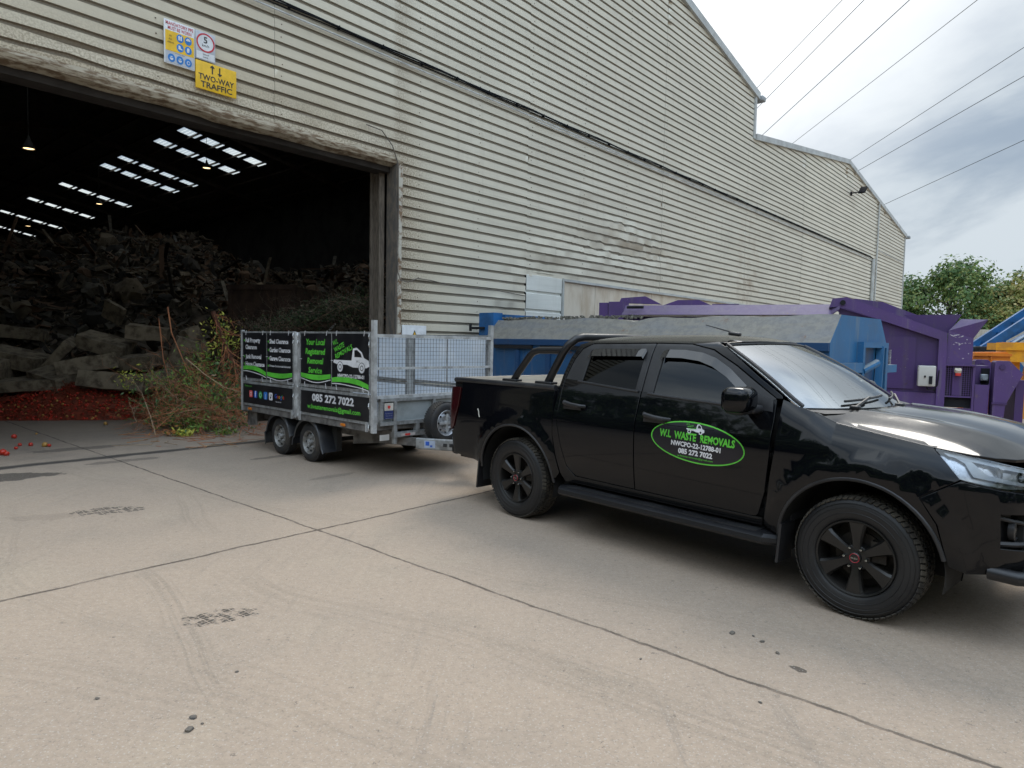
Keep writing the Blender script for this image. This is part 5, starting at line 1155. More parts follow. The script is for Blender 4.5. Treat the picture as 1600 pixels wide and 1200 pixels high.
for ch, mt_, ww in (('G', I_bl, .062), ('o', I_rd, .042), ('o', I_ye, .042), ('g', I_bl, .042), ('l', I_gr, .012), ('e', I_rd, .042)):
    b = MB(); put_text(b, ch, gx, zc-.015, .06, TF(1), 'L', ww, .015); b.build('coloured_letter', mt_, b0, sharp=None); gx += ww+.006
g_ = MB(); put_text(g_, 'Find us on', p+.06, .95, .026, TF(1), 'L', .22); g_.build('green_lettering', D_green, b0, sharp=None)
# plates on the headboard
def plate(name, x, y0, y1, z0, z1, mt_): m_ = MB(); m_.bb(x, x+.004, y0, y1, z0, z1); return m_.build(name, mt_, tr, flat=True)
pl = plate('maker_plate', xF+.046, .055, .185, .84, .93, mat('plate_cream', (.62, .58, .52), .5)); m_ = MB(); m_.poly([(xF+.052, .10, .90), (xF+.052, .14, .90), (xF+.052, .14, .875), (xF+.052, .12, .855), (xF+.052, .10, .875)]); m_.build('crest', I_rd, pl, sharp=None)
pl = plate('blue_plate', xF+.046, .055, .185, .735, .835, mat('plate_navy', (.03, .045, .16), .5)); m_ = MB()
for i in range(3): put_text(m_, ('DEALER', 'SALES', 'SERVICE')[i] if False else '------', .12, .80-.03*i, .012, lambda a, b: (xF+.052, a, b), 'C', .10)
m_.build('plate_lines', D_white, pl, sharp=None)
pl = plate('white_lamp', xF+.03, .0, .14, .475, .545, mat('lamp_white', (.62, .60, .56), .4))
pl = plate('small_sticker', xF+.058, .30, .52, .51, .545, mat('sticker_pale', (.55, .5, .48), .5)); m_ = MB(); m_.poly([(xF+.0635, .36, .515), (xF+.0635, .44, .515), (xF+.0635, .44, .54), (xF+.0635, .36, .54)]); m_.build('red_mark', I_rd, pl, sharp=None)
m_ = MB(); M2 = Matrix.Translation((2.05, .60, .42)) @ Matrix.Rotation(R(28.5), 4, 'Z')
m_.M = M2; m_.box((-.12, -.0265, 0), (.14, .002, .09)); m_.build('drawbar_label', mat('label_pale_blue', (.45, .52, .66), .5), tr, flat=True)
m_ = MB(M2); m_.box((-.15, -.0285, .01), (.05, .002, .05)); m_.box((-.10, -.0285, -.02), (.03, .002, .02)); m_.build('label_blue_marks', I_bl, tr, flat=True)
m_ = MB(M2); m_.box((.08, -.027, 0), (.05, .004, .04)); m_.box((.16, -.027, 0), (.05, .004, .04)); m_.build('drawbar_slots', T_dk, tr, flat=True)
# ================================================================== BLUE CONTAINER
def paintmat(name, col, dirt, rust, up=.8, sc=1.0):
    m, t, b = base_mat(name); o = t.obj(); nz = t.sep(t.new('ShaderNodeNewGeometry').outputs['Normal'])[2]
    a = t.noise(o, 1.4*sc, 7, .65); c = t.mix(t.m('MULTIPLY', t.ramp(a, .4, .7), .55), col, tuple(x*.55+.02 for x in col))
    st = t.noise(t.mapping(o, (5, 5, .5)), 1.3, 5, .65); c = t.mix(t.m('MULTIPLY', t.ramp(st, .52, .74), .5), c, dirt)
    u = t.m('MULTIPLY', t.ramp(nz, .3, .75), t.m('ADD', up-.15, t.m('MULTIPLY', t.ramp(t.noise(t.mapping(o, (.5, 3, 3)), 1.8, 7, .75), .35, .6), .15)))
    c = t.mix(u, c, t.mix(t.ramp(t.noise(o, 9, 7, .8), .42, .62), dirt, tuple(x*.72 for x in dirt)))
    r_ = t.ramp(t.noise(t.mapping(o, loc=(3, 1, 7)), 3.2, 8, .75), .60, .68); c = t.mix(t.m('MULTIPLY', r_, .75), c, rust)
    fl = t.ramp(t.noise(o, 28, 3, .6), .69, .74); c = t.mix(t.m('MULTIPLY', fl, .5), c, (.42, .38, .3))
    t.put(b.inputs['Base Color'], c); b.inputs['Roughness'].default_value = .55; t.l.new(t.bump(a, .25, .02), b.inputs['Normal']); return m
C_blue = paintmat('weathered_blue_paint', (.016, .085, .21), (.225, .205, .16), (.16, .08, .04), .93)
C_blue_l = paintmat('bright_blue_paint', (.018, .135, .31), (.20, .22, .20), (.20, .11, .06))
C_dkblue = paintmat('dark_blue_paint', (.010, .055, .15), (.05, .06, .07), (.06, .04, .03))
C_dark = mat('recess_dark', (.008, .009, .012), .9)
bc = empty('blue_container', (4.57, 9.3, 0), R(-45), 'long weathered blue hooklift container with a grimy sloped top behind the pickup', 'container')
X0, X1 = -6.78, -.004
mb = MB(); m0 = [(-.46, .22), (-.49, 1.77), (-.12, 2.16), (1.56, 2.16), (1.91, 1.77), (1.88, .22)]
k = 24; rings = []
for i in range(k+1):
    x = X0+(X1-X0)*i/k; dip = -.07*exp(-((x+3.35)/.22)**2)-.015*sin(i*1.3); rings.append([mb.v((x, y+(.03 if j == 1 else 0)*MN.noise(Vector((x, j, 0))), z+(dip if 2 <= j <= 3 else 0))) for j, (y, z) in enumerate(m0)])
for a, b_ in zip(rings, rings[1:]):
    for j in range(6): mb.face([a[j], a[(j+1) % 6], b_[(j+1) % 6], b_[j]])
mb.face(list(reversed(rings[0]))); mb.build('body', C_blue, bc, sharp=20)
mb = MB(); mb.prism(m0, lambda a, b: (-.02, a, b), lambda a, b: (0.0, a, b)); mb.build('end_wall', C_blue_l, bc, flat=True)
mb = MB()
for i in range(9):
    x = X0+.12+i*.80; mb.bb(x, x+.10, -.54, -.47, .22, 1.56)
mb.bb(X0, X1, -.53, -.47, 1.66, 1.765); mb.bb(X0, X1, -.55, -.46, .22, .40); mb.build('side_ribs', C_dkblue, bc, flat=True)
mb = MB()
for x0, x1 in ((-6.45, -5.42), (-5.2, -4.2), (-4.0, -3.0)): mb.bb(x0, x1, -.547, -.5, 1.585, 1.65)
mb.build('vent_slots', C_dark, bc, flat=True)
mb = MB()
for (y0, y1, z0, z1) in ((.56, .64, .3, 1.80), (1.60, 1.70, .3, 1.80), (.64, 1.60, 1.72, 1.80), (-.78, .58, 1.36, 1.50), (1.70, 2.17, 1.34, 1.46), (.30, .38, .5, 1.36)): mb.bb(0.0, .09, y0, y1, z0, z1)
mb.tube([(.06, .62, 1.38), (.16, .95, 1.50)], .055, 10); mb.bar((.08, 1.28, .4), (.06, 1.42, 1.74), .10, .07); mb.build('end_frame', C_blue_l, bc, flat=True)
mb = MB(); mb.bb(.001, .012, .66, 1.27, .3, 1.72); mb.build('end_recess', C_dkblue, bc, flat=True)
mb = MB(); mb.bb(.001, .010, 1.46, 1.60, .3, 1.70); mb.build('end_gap', C_dark, bc, flat=True)
mb = MB(); mb.bb(-7.22, -6.78, -.26, .0, .6, 2.31); mb.bb(-7.16, -6.7, .0, 1.6, .3, 2.28); mb.build('bulkhead_post', mat('cobalt_paint', (.012, .12, .34), .5, col2=(.01, .08, .22)), bc, flat=True)
mb = MB(); mb.tube([(-7.12, -.36, 1.99), (-7.34, -.36, 1.99)], .028, 8); mb.rbox((-7.38, -.36, 2.0), (.05, .05, .15), .015); mb.rbox((-7.10, -.31, 1.99), (.14, .10, .05), .01); mb.build('lifting_pin', C_dark, bc)
mb = MB()
rg = random.Random(8)
for i in range(260):
    x = -6.7+rg.random()**1.6*3.2; mb.box((x, rg.uniform(-.06, .3), 2.165+rg.uniform(0, .05)), (rg.uniform(.02, .06), rg.uniform(.02, .06), rg.uniform(.02, .05)), rg.uniform(0, 3))
tag(mb.build('container_debris', [mat('crumbly_dirt', (.075, .07, .06), .95, col2=(.25, .24, .2), nscale=20)], flat=True), kind='stuff'); o = bpy.data.objects['container_debris']; o.location = bc.location; o.rotation_euler = bc.rotation_euler
mb = MB()
for x in (-5.9, -1.2):
    for y in (-.3, 1.7): mb.tube([(x, y-.1, .12), (x, y+.1, .12)], .12, 14)
for y in (.3, 1.15): mb.bb(X0, X1, y-.05, y+.05, .06, .24)
mb.build('skid_rails', C_dkblue, bc)
# ================================================================== PURPLE COMPACTOR
C_pur = paintmat('purple_paint', (.085, .042, .17), (.17, .15, .165), (.13, .09, .09), .45); C_pur_d = paintmat('deep_purple_paint', (.052, .022, .115), (.08, .06, .09), (.05, .03, .03), .2)
pc = empty('purple_compactor', (7.0, 14.5, 0), R(-24), 'big purple waste compactor with a hopper, diagonal arm and grey control box', 'compactor')
mb = MB(); sec = [(-.02, .2), (-.02, 2.30), (.10, 2.40), (1.9, 2.40), (2.05, 2.30), (2.05, .2)]
mb.prism(sec, lambda a, b: (-5.05, a, b), lambda a, b: (.35, a, b)); mb.build('body', C_pur_d, pc, flat=True)
mb = MB(); mb.prism([(-.20, 2.42), (.10, 2.66), (.35, 2.66), (.35, 2.42)], lambda a, b: (-4.72, a, b), lambda a, b: (-.16, a, b)); mb.prism([(-.20, 2.42), (.10, 2.66), (.35, 2.66), (.35, 2.42)], lambda a, b: (-.16, a, b+.0), lambda a, b: (.0, a, b+.12)); mb.build('top_beam', C_pur, pc, flat=True)
mb = MB(); mb.bb(-5.32, -5.09, -.08, .35, 1.2, 2.72); mb.bb(-5.07, -4.70, -.12, .4, 1.2, 2.74); mb.bb(-5.32, -5.07, -.10, .1, 2.3, 2.33); mb.prism([(-4.95, 2.74), (-4.9, 2.86), (-4.3, 2.90), (-3.9, 2.70)], lambda a, b: (a, .4, b), lambda a, b: (a, .55, b)); mb.prism([(-3.9, 2.66), (-3.5, 2.80), (-3.0, 2.80), (-2.7, 2.66)], lambda a, b: (a, .4, b), lambda a, b: (a, .55, b)); mb.bb(-2.7, -2.1, .4, .6, 2.5, 2.70); mb.build('end_gear', C_pur, pc, flat=True)
mb = MB(); mb.tube([(-4.6, -.17, 2.60), (-4.2, -.17, 2.60)], .035, 8); mb.build('hinge_pin', C_dark, pc)
mb = MB()
def slab(mb, pts, y0, y1): mb.prism(pts, lambda a, b: (a, y0, b), lambda a, b: (a, y1, b))
slab(mb, [(-.14, 2.77), (.13, 2.80), (1.99, 2.06), (2.0, .3), (1.85, .3), (1.85, 1.93), (.0, 2.60), (-.2, 2.58)], -.10, .02); mb.build('diagonal_arm', C_pur, pc, flat=True)
mb = MB(); slab(mb, [(-.1, 2.72), (.35, 2.84), (.9, 2.76), (1.6, 2.46), (1.7, 2.3), (.2, 2.3)], 1.0, 1.2); mb.build('far_arm', C_pur, pc, flat=True)
mb = MB(); mb.tube([(.06, -.13, 2.68), (.06, -.095, 2.68)], .055, 16); mb.build('pivot_hole', C_dark, pc)
mb = MB(); slab(mb, [(.0, 2.58), (1.85, 1.95), (1.85, .3), (.0, .3)], .0, .06); mb.bb(.3, 1.9, .1, 2.0, .3, 1.9); mb.build('side_plate', C_pur_d, pc, flat=True)
mb = MB(); mb.bb(.88, 1.46, -.03, .0, .90, 1.975); mb.build('side_hatch', C_pur_d, pc, flat=True)
mb = MB(); mb.bb(-.2, 1.86, -.06, .0, .48, .83); mb.build('lower_beam', C_pur, pc, flat=True)
mb = MB()
mb.prism([(1.16, 2.43), (2.19, 2.44), (1.97, 2.06), (1.80, 2.02)], lambda a, b: (a+.06, .10, b), lambda a, b: (a+.06, .13, b)); mb.prism([(1.16, 2.43), (2.19, 2.44), (1.97, 2.06), (1.4, 2.06)], lambda a, b: (a, 1.7, b), lambda a, b: (a, 1.74, b))
mb.poly([(1.96, .10, 2.06), (2.0, 1.74, 2.06), (2.18, 1.74, 2.44), (2.23, .10, 2.44)]); mb.build('hopper', C_pur_d, pc, flat=True)
mb = MB(); slab(mb, [(1.99, 1.42), (2.45, 1.40), (2.45, 1.96), (2.02, 2.11)], -.02, .01); A_ = [(2.02, -.02, 2.11), (2.45, -.02, 1.96), (2.66, -.10, 2.33), (2.24, .1, 2.35)]; mb.poly(A_); mb.poly([(2.45, -.02, 1.96), (2.45, 1.7, 1.96), (2.64, 1.75, 2.32), (2.66, -.10, 2.33)]); mb.poly([(2.45, -.02, 1.40), (2.45, 1.7, 1.40), (2.45, 1.7, 1.96), (2.45, -.02, 1.96)]); mb.build('feed_chute', paintmat('scuffed_purple_paint', (.085, .045, .17), (.2, .17, .2), (.15, .1, .1), .5), pc, flat=True)
mb = MB()
for i, (x, z, w_, a) in enumerate(((2.10, 2.0, .12, .5), (2.16, 2.02, .10, -.2), (2.24, 1.99, .09, -.4), (2.12, 1.83, .03, 0), (2.18, 1.86, .09, .3), (2.24, 1.84, .08, -.5), (2.32, 1.86, .03, .4), (2.39, 1.86, .04, 0), (2.29, 1.55, .03, 0), (2.38, 1.65, .02, .6), (2.22, 1.74, .02, 0), (2.34, 1.93, .02, .4))): mb.box((x, -.024, z), (w_, .004, .018), Matrix.Rotation(a, 4, 'Y'))
mb.build('scratches', mat('bare_scratch', (.5, .48, .52), .6, col2=(.2, .15, .25), nscale=30, thr=(.45, .55)), pc, flat=True)
eb = MB(); eb.rbox((1.655, -.16, 1.18), (.31, .16, .42), .02); eo = eb.build('control_box', mat('rusty_grey_box', (.50, .49, .46), .5, col2=(.30, .13, .04), nscale=6, thr=(.60, .72)), pc)
eb = MB(); eb.box((1.72, -.25, 1.10), (.06, .03, .16)); eb.box((1.62, -.25, 1.17), (.03, .02, .04)); eb.tube([(1.66, -.16, .97), (1.70, -.16, .90), (1.80, -.14, .90), (1.86, -.12, 1.0), (1.88, -.1, 1.3)], .012, 6); eb.build('switches', C_dark, eo)
eb = MB(); eb.bb(1.92, 2.49, .05, .3, .55, 1.40); eb.build('cage_recess', C_dark, pc, flat=True)
eb = MB(); eb.bb(1.91, 2.51, -.08, .06, 1.40, 1.43); eb.bb(1.91, 2.51, -.04, .06, .50, .54); eb.bb(2.47, 2.51, -.04, .06, .54, 1.40); eb.bb(1.91, 1.94, -.04, .06, .54, 1.40); eb.bb(1.94, 2.47, -.03, .03, .76, .79); eb.bb(2.13, 2.29, -.02, .05, .80, 1.40); eb.build('cage_frame', C_pur, pc, flat=True)
eb = MB()
x = 1.97
while x < 2.46: eb.bb(x, x+.009, -.02, -.014, .79, 1.40); x += .04
z = .82
while z < 1.39: eb.bb(1.94, 2.47, -.02, -.014, z, z+.009); z += .04
eb.build('cage_mesh', C_pur, pc, flat=True)
eb = MB(); eb.tube([(2.21, -.07, 1.27), (2.21, -.10, 1.33)], .06, 12); eb.rbox((2.21, -.05, 1.31), (.12, .08, .09), .02); so_ = eb.build('siren', mat('siren_pale', (.6, .55, .45), .5), pc); eb = MB(); eb.tube([(2.21, -.09, 1.20), (2.21, -.09, 1.255)], .052, 12); eb.build('red_lens', I_rd, so_)
eb = MB(); eb.bb(2.51, 2.79, .25, .9, .3, 1.41); eb.bb(2.52, 2.76, -.02, .3, .25, 1.03); eb.build('pump_housing', C_pur, pc, flat=True)
eb = MB(); eb.bb(2.66, 2.80, .20, .26, 1.05, 1.36); eb.build('dark_recess', C_dark, pc, flat=True)
eb = MB(); eb.rbox((2.69, .12, 1.18), (.13, .12, .13), .02); eb.tube([(2.69, .02, 1.18), (2.69, .12, 1.18)], .05, 10); eb.build('motor', mat('motor_grey', (.22, .26, .30), .4), pc)
for nm, y0 in (('lift_leg', -.08), ('lift_leg', 1.7)):
    eb = MB(); slab(eb, [(2.82, .12), (2.82, 1.49), (2.85, 1.52), (3.06, 1.52), (3.29, 1.27), (3.03, .66), (2.99, .12)], y0, y0+.32); lg_ = eb.build(nm, C_pur, pc, flat=True)
    eb = MB(); eb.bb(2.80, 3.05, y0-.02, y0, .66, .70); eb.tube([(2.945, y0-.02, 1.40), (2.945, y0, 1.40)], .055, 6); eb.build('leg_plate', C_pur_d, lg_, flat=True)
eb = MB(); eb.bb(3.2, 3.34, .0, 2.1, .12, 1.15); eb.build('end_bar', C_pur_d, pc, flat=True)
eb = MB(); eb.bb(-5, 2.9, .2, .4, .0, .24); eb.bb(-5, 2.9, 1.5, 1.7, 0, .24); eb.build('skid_rails', C_pur_d, pc, flat=True)
eb = MB(); eb.bb(.93, 1.02, -.03, -.005, 1.35, 1.70); eb.build('white_label', S_white, pc, flat=True)
eb = MB(); eb.bb(.95, .965, -.032, -.030, 1.4, 1.6); pc.children[-1] if False else None; eb.build('label_line', S_blk, pc, flat=True)
# ================================================================== MACHINES BEHIND
M_or = mat('orange_paint', (.72, .22, .015), .45, col2=(.6, .16, .01)); M_ye = mat('amber_yellow_paint', (.70, .32, .01), .5, col2=(.5, .22, .02), nscale=4); M_cb = mat('conveyor_blue', (.015, .11, .30), .45, col2=(.01, .07, .18))
oh = empty('orange_motor_hood', (10.78, 15.2, 0), R(-20), 'bright orange machine hood showing just above the purple compactor', 'machine')
mb = MB(); mb.prism([(-.36, .3), (-.36, 1.35), (-.28, 1.68), (.34, 1.70), (.40, 1.62), (.42, .3)], lambda a, b: (a, 0, b), lambda a, b: (a, .8, b)); mb.build('hood', M_or, oh, flat=True); mb = MB(); mb.bb(.02, .05, -.03, 0, .4, 1.68); mb.bb(-.3, .42, -.05, 0, 1.60, 1.66); mb.build('hood_rib', M_or, oh, flat=True)
ym = empty('yellow_press', (12.85, 17.2, 0), R(-15), 'tall amber yellow machine frame beside the green bin', 'machine')
mb = MB(); mb.bb(-.2, .62, 0, .6, 1.45, 1.95); mb.bb(-.45, .45, -.05, .5, 1.75, 1.93); mb.build('head', M_ye, ym, flat=True); mb = MB(); mb.prism([(.22, .1), (.42, 1.45), (.62, 1.45), (.52, .1)], lambda a, b: (a, 0, b), lambda a, b: (a, .45, b)); mb.bb(-.2, .25, .3, .5, .1, 1.45); mb.bb(-.25, .60, -.05, .55, 0, .1); mb.build('column', M_ye, ym, flat=True)
cv_ = empty('blue_conveyor', (13.2, 19, 0), R(-6), 'blue conveyor boom rising to the right above the yellow machine', 'conveyor')
mb = MB()
for y in (0, .7): mb.bar((-.30, y, 1.50), (3.4, y, 4.25), .10, .20); mb.bar((-.05, y, 1.40), (3.6, y, 3.70), .08, .13)
for i in range(9): mb.bar((i*.40, 0, 1.68+i*.29), (i*.40, .7, 1.68+i*.29), .05, .05)
mb.bb(-.45, .2, -.05, .75, 1.3, 1.62); mb.bar((-.4, 0, 1.4), (-.1, 0, 1.85), .1, .1); mb.bar((.55, 0, 1.95), (1.3, 0, 1.0), .1, .14); mb.bar((-.2, 0, 1.6), (-.1, 0, .1), .12, .12); mb.bar((1.0, .7, 2.2), (.9, .7, .1), .12, .12); mb.build('boom', M_cb, cv_, flat=True)
mb = MB(); mb.tube([(.75, -.08, 1.92), (1.45, -.08, 2.42)], .045, 8); mb.tube([(1.2, -.08, 2.30), (1.55, -.08, 2.50)], .09, 10); mb.build('ram', mat('ram_steel', (.35, .42, .5), .3, metal=.5), cv_)
mb = MB(); mb.rbox((.25, -.1, 1.72), (.9, .3, .26), .06); mb.tube([(0, -.2, 1.6), (.5, -.2, 1.9), (1.0, -.2, 1.75), (1.1, -.2, 2.1)], .03, 6); mb.build('drive_unit', C_dark, cv_)
gb = empty('green_bin', (14.9, 19.4, 0), R(-10), 'green steel bin at the right edge behind the yellow machine', 'bin')
M_grn = mat('bin_green', (.03, .16, .07), .6, col2=(.02, .09, .05)); mb = MB(); mb.box((.4, .5, .62), (1.9, 1.1, .95)); mb.bb(-.6, 1.4, -.1, 1.1, 1.02, 1.12)
for i in range(5): mb.bb(-.5+i*.42, -.42+i*.42, -.12, -.04, .15, 1.02)
mb.build('tub', M_grn, gb, flat=True); mb = MB()
for x in (-.3, 1.1): mb.tube([(x, .1, .09), (x, .9, .09)], .09, 12)
mb.build('rollers', C_dark, gb)
pf = empty('sheet_fence', (18.9, 28, 0), R(-8), 'pale grey corrugated sheet fence below the trees at the right', 'fence')
mb = MB(); k = 170
A = [(i*.09, .03 if i % 4 < 2 else -.03) for i in range(k)]
lo = [mb.v((x, y, 0)) for x, y in A]; hi = [mb.v((x, y, 2.62)) for x, y in A]
for i in range(k-1): mb.face([lo[i], lo[i+1], hi[i+1], hi[i]])
mb.build('sheet', mat('fence_grey', (.40, .38, .33), .7, col2=(.28, .26, .22), nscale=2, stretch=(1, 1, .3)), pf, flat=True); mb = MB()
for i in range(6): mb.bb(.1+i*3, .2+i*3, .04, .14, 0, 2.7)
mb.build('post', C_dark, pf, flat=True)
# ================================================================== WIRES
W_ = mat('overhead_wire', (.05, .055, .06), .6)
wl = [((1188, 132), (1316, 0), 'topmost overhead wire, meeting the roof corner of the high bay'), ((1182, 170), (1350, 0), 'second overhead wire from the top, leaving behind the high bay wall edge'), ((1188, 214), (1421, 0), 'overhead wire leaving the notch where the high and low bays meet'),
      ((1236, 226), (1527, 0), 'overhead wire rising from the middle of the low bay roof'), ((1328, 250), (1600, 74), 'overhead wire rising from the ridge of the low bay, upper of the close pair'), ((1344, 265), (1600, 119), 'overhead wire just right of the low bay ridge, lower of the close pair'), ((1385, 318), (1600, 219), 'lowest overhead wire, well apart at the right above the trees')]
for i, ((x0, y0), (x1, y1), lb) in enumerate(wl):
    # wires run nearly straight away from the viewer: a line through the two sighted rays
    d0 = pix(x0, y0, 1)-Vector((0, 0, CH)); d1 = pix(x1, y1, 1)-Vector((0, 0, CH)); nrm_ = d0.cross(d1)
    D = Vector((-.065, 1.0, 0.0)); D.z = -(nrm_.x*D.x+nrm_.y*D.y)/nrm_.z; hgt = (24, 21, 18, 24, 21, 18, 16)[i]
    # point on plane at height hgt crossing Y=60
    t_ = 60.0; zc_ = hgt; xx = -(nrm_.y*t_+nrm_.z*(zc_-CH))/nrm_.x; P0 = Vector((xx, t_, zc_)); mb = MB()
    mb.tube([P0+D*s_+Vector((0, 0, .0000)) for s_ in (-75, -40, 0, 60, 140, 260)], .022, 5); tag(mb.build('overhead_wire', W_), lb, 'wire', 'overhead power wires crossing the sky')
# ================================================================== TREES
def leafmat(name, c1, c2, c3):
    m, t, b = base_mat(name); o = t.obj(); g_ = t.noise(o, .55, 4, .6); f_ = t.noise(o, 6, 3, .6)
    ri = t.new('ShaderNodeNewGeometry').outputs['Random Per Island']
    c = t.mix(t.ramp(g_, .42, .62), c1, c2); c = t.mix(t.m('MULTIPLY', t.ramp(t.m('ADD', t.m('MULTIPLY', f_, .6), t.m('MULTIPLY', ri, .4)), .48, .68), .8), c, c3)
    t.put(b.inputs['Base Color'], c); b.inputs['Roughness'].default_value = .6; b.inputs['Specular IOR Level'].default_value = .3
    tl_ = t.new('ShaderNodeBsdfTranslucent'); t.put(tl_.inputs[0], c); mx = t.new('ShaderNodeMixShader'); mx.inputs[0].default_value = .25; t.l.new(b.outputs[0], mx.inputs[1]); t.l.new(tl_.outputs[0], mx.inputs[2]); t.l.new(mx.outputs[0], t.n['Material Output'].inputs[0]); return m
L_dark = leafmat('dark_green_leaves', (.065, .13, .045), (.12, .20, .06), (.24, .27, .08)); L_yel = leafmat('turning_leaves', (.11, .17, .05), (.25, .26, .07), (.38, .27, .09))
M_bark = mat('bark', (.10, .08, .06), .9, col2=(.05, .04, .03), bump=.5)
def tree_data(seed, H, W, nleaf, lm, ls=.30):
    rg = random.Random(seed); tb_ = MB(); tops = []
    tb_.tube([(0, 0, 0), (.1, .05, H*.2), (-.05, .1, H*.5), (.05, 0, H*.85)], [H*.028, H*.022, H*.015, H*.004], 8)
    for i in range(16):
        a = rg.uniform(0, 2*pi); z0 = H*rg.uniform(.15, .7); l_ = W*rg.uniform(.5, .95)*(1.15-z0/H); e_ = Vector((l_*cos(a), l_*sin(a), z0+l_*rg.uniform(.3, .9)))
        tb_.tube([(0, 0, z0), e_*.5+Vector((0, 0, z0*.5-.1)), e_], [H*.010, H*.006, H*.002], 5)
    mb = MB(); lobes = []
    for i in range(44):
        t_ = rg.uniform(.06, .95); a = rg.uniform(0, 2*pi); rr = W*sqrt(max(.05, 1-((t_-.42)/.62)**2))*rg.uniform(.35, .95)
        lobes.append((Vector((rr*cos(a), rr*sin(a), H*t_)), W*rg.uniform(.18, .34)))
    lobes += [(Vector((rg.uniform(-.1, .1)*W, rg.uniform(-.1, .1)*W, H*.95)), W*.22)]
    for i in range(nleaf):
        c, r_ = lobes[rg.randrange(len(lobes))]; v = Vector((rg.gauss(0, 1), rg.gauss(0, 1), rg.gauss(0, 1))).normalized()*r_*(rg.random()**.45)*(1+.35*rg.random()); v.z *= .75
        p = c+v; 
        if MN.noise(p*1.1+Vector((seed, 0, 0))) < -.18: continue
        if p.z < .2: continue
        d = (v.normalized()+Vector((rg.uniform(-.7, .7), rg.uniform(-.7, .7), rg.uniform(-.1, .9)))).normalized(); u = d.orthogonal().normalized(); u.rotate(Matrix.Rotation(rg.uniform(0, 2*pi), 3, d)); w2_ = d.cross(u); s_ = ls*rg.uniform(.6, 1.3)
        mb.poly([p-u*s_*.5, p-w2_*s_*.32+d*s_*.08, p+u*s_*.6, p+w2_*s_*.32+d*s_*.08])
    return tb_, mb
def make_tree(seed, H, W, nleaf, lm, label, group, ls=.30):
    e = empty('broadleaf_tree', (0, 0, 0), 0, label, 'tree', group); a, b = tree_data(seed, H, W, nleaf, lm, ls); a.build('trunk', M_bark, e); b.build('crown', lm, e, sharp=None, normals=False); return e
TG = 'trees beyond the yard'
t1 = make_tree(11, 9.3, 5.6, 30000, L_dark, 'dense dark green tree rising right beside the far warehouse corner', TG); t1.location = (39.5, 61, 0)
t2_ = make_tree(12, 8.7, 5.4, 28000, L_yel, 'yellowing tree right of the dark one, with orange tinged leaves near its top', TG); t2_.location = (45.6, 58, 0)
t3 = make_tree(13, 9.6, 5.0, 24000, L_dark, 'tree cut off by the right edge of the view, above the grey fence', TG); t3.location = (48.6, 60, 0)
for src, loc, sc, rz_, lb in ((t1, (35.3, 66, 0), .86, 2.0, 'low dark tree peeping out just behind the far warehouse corner'), (t2_, (42.6, 57, 0), .72, 1.2, 'lower bushy tree filling the gap between the dark and the yellowing tree'), (t3, (48.8, 55, 0), .66, 3.1, 'low green tree in front, directly over the blue conveyor')):
    c = copy_tree(src); c.location = loc; c.scale = (sc,)*3; c.rotation_euler = (0, 0, rz_); c['label'] = lb
hedge = [(-23, 4, 1.25), (-20, -1.5, 1.1), (-30, 1, 1.3), (-17, -6, 1.15), (-20, -12, 1.3), (-24, -2.5, 1.2), (-15, -15, 1.2), (-8, -19, 1.25), (-1, -20, 1.1), (7, -18, 1.3), (14, -15, 1.2), (21, -9, 1.2), (-27, -9, 1.3), (27, -1, 1.25), (33, 8, 1.2)]
for i, (x, y, sc) in enumerate(hedge):
    c = copy_tree((t1, t3)[i % 2]); c.location = (x, y, 0); c.scale = (sc,)*3; c.rotation_euler = (0, 0, i*1.9); c['label'] = 'yard boundary tree standing behind the viewer'; c['group'] = 'boundary trees behind the viewer'
# ================================================================== WASTE INSIDE
H_mats = [mat('heap_soil', (.085, .065, .045), .95, col2=(.035, .028, .02), nscale=3), mat('heap_grey_rubble', (.15, .13, .10), .9, col2=(.075, .063, .048), nscale=6), mat('heap_tan_rag', (.17, .13, .085), .9, col2=(.08, .06, .038)), mat('heap_dark', (.03, .025, .02), .9), mat('heap_green', (.05, .075, .025), .9), mat('heap_pale', (.35, .34, .32), .8, col2=(.18, .18, .18)), mat('heap_brown_wood', (.15, .085, .048), .85)]
HT = [(0, 0), (.6, .25), (1.6, .95), (3, 1.5), (4.5, 2.3), (6, 3.0), (9, 4.2), (12, 5.2), (13.5, 5.55), (18, 5.6), (26, 4.5)]
def ybase(X, Y):
    q = X/Y; return interp([(-1.2, 12.0), (-.763, 13.0), (-.62, 13.4), (-.50, 13.9), (-.38, 14.6), (-.3, 15.2), (-.2, 16), (-.1, 17)], q)
def heap_h(X, Y):
    q = X/max(Y, 1); t_ = Y-ybase(X, Y); 
    if t_ <= 0: return 0.0
    fac = interp([(-1, .95), (-.763, .93), (-.66, .96), (-.60, 1.0), (-.47, 1.0), (-.43, .86), (-.37, .78), (-.30, .76), (-.22, .86), (0, .9)], q)
    n_ = .35*MN.noise(Vector((X*.45, Y*.45, 0)))+.30*MN.noise(Vector((X*1.3, Y*1.3, 3)))+.12*MN.noise(Vector((X*3.4, Y*3.4, 7)))
    return max(0.0, interp(HT, t_)*fac+n_*min(1, t_/2.2))
mb = MB(); nx, ny = 150, 150; grid = {}
for i in range(nx+1):
    for j in range(ny+1):
        s_ = .4+24.9*i/nx; n_ = WALL_N+.9+30*j/ny; p = sn(s_, n_); grid[i, j] = mb.v((p.x, p.y, heap_h(p.x, p.y)-.03))
for i in range(nx):
    for j in range(ny):
        q = [grid[i, j], grid[i+1, j], grid[i+1, j+1], grid[i, j+1]]
        if max(v.co.z for v in q) > 0: mb.face(q)
rg = random.Random(21)
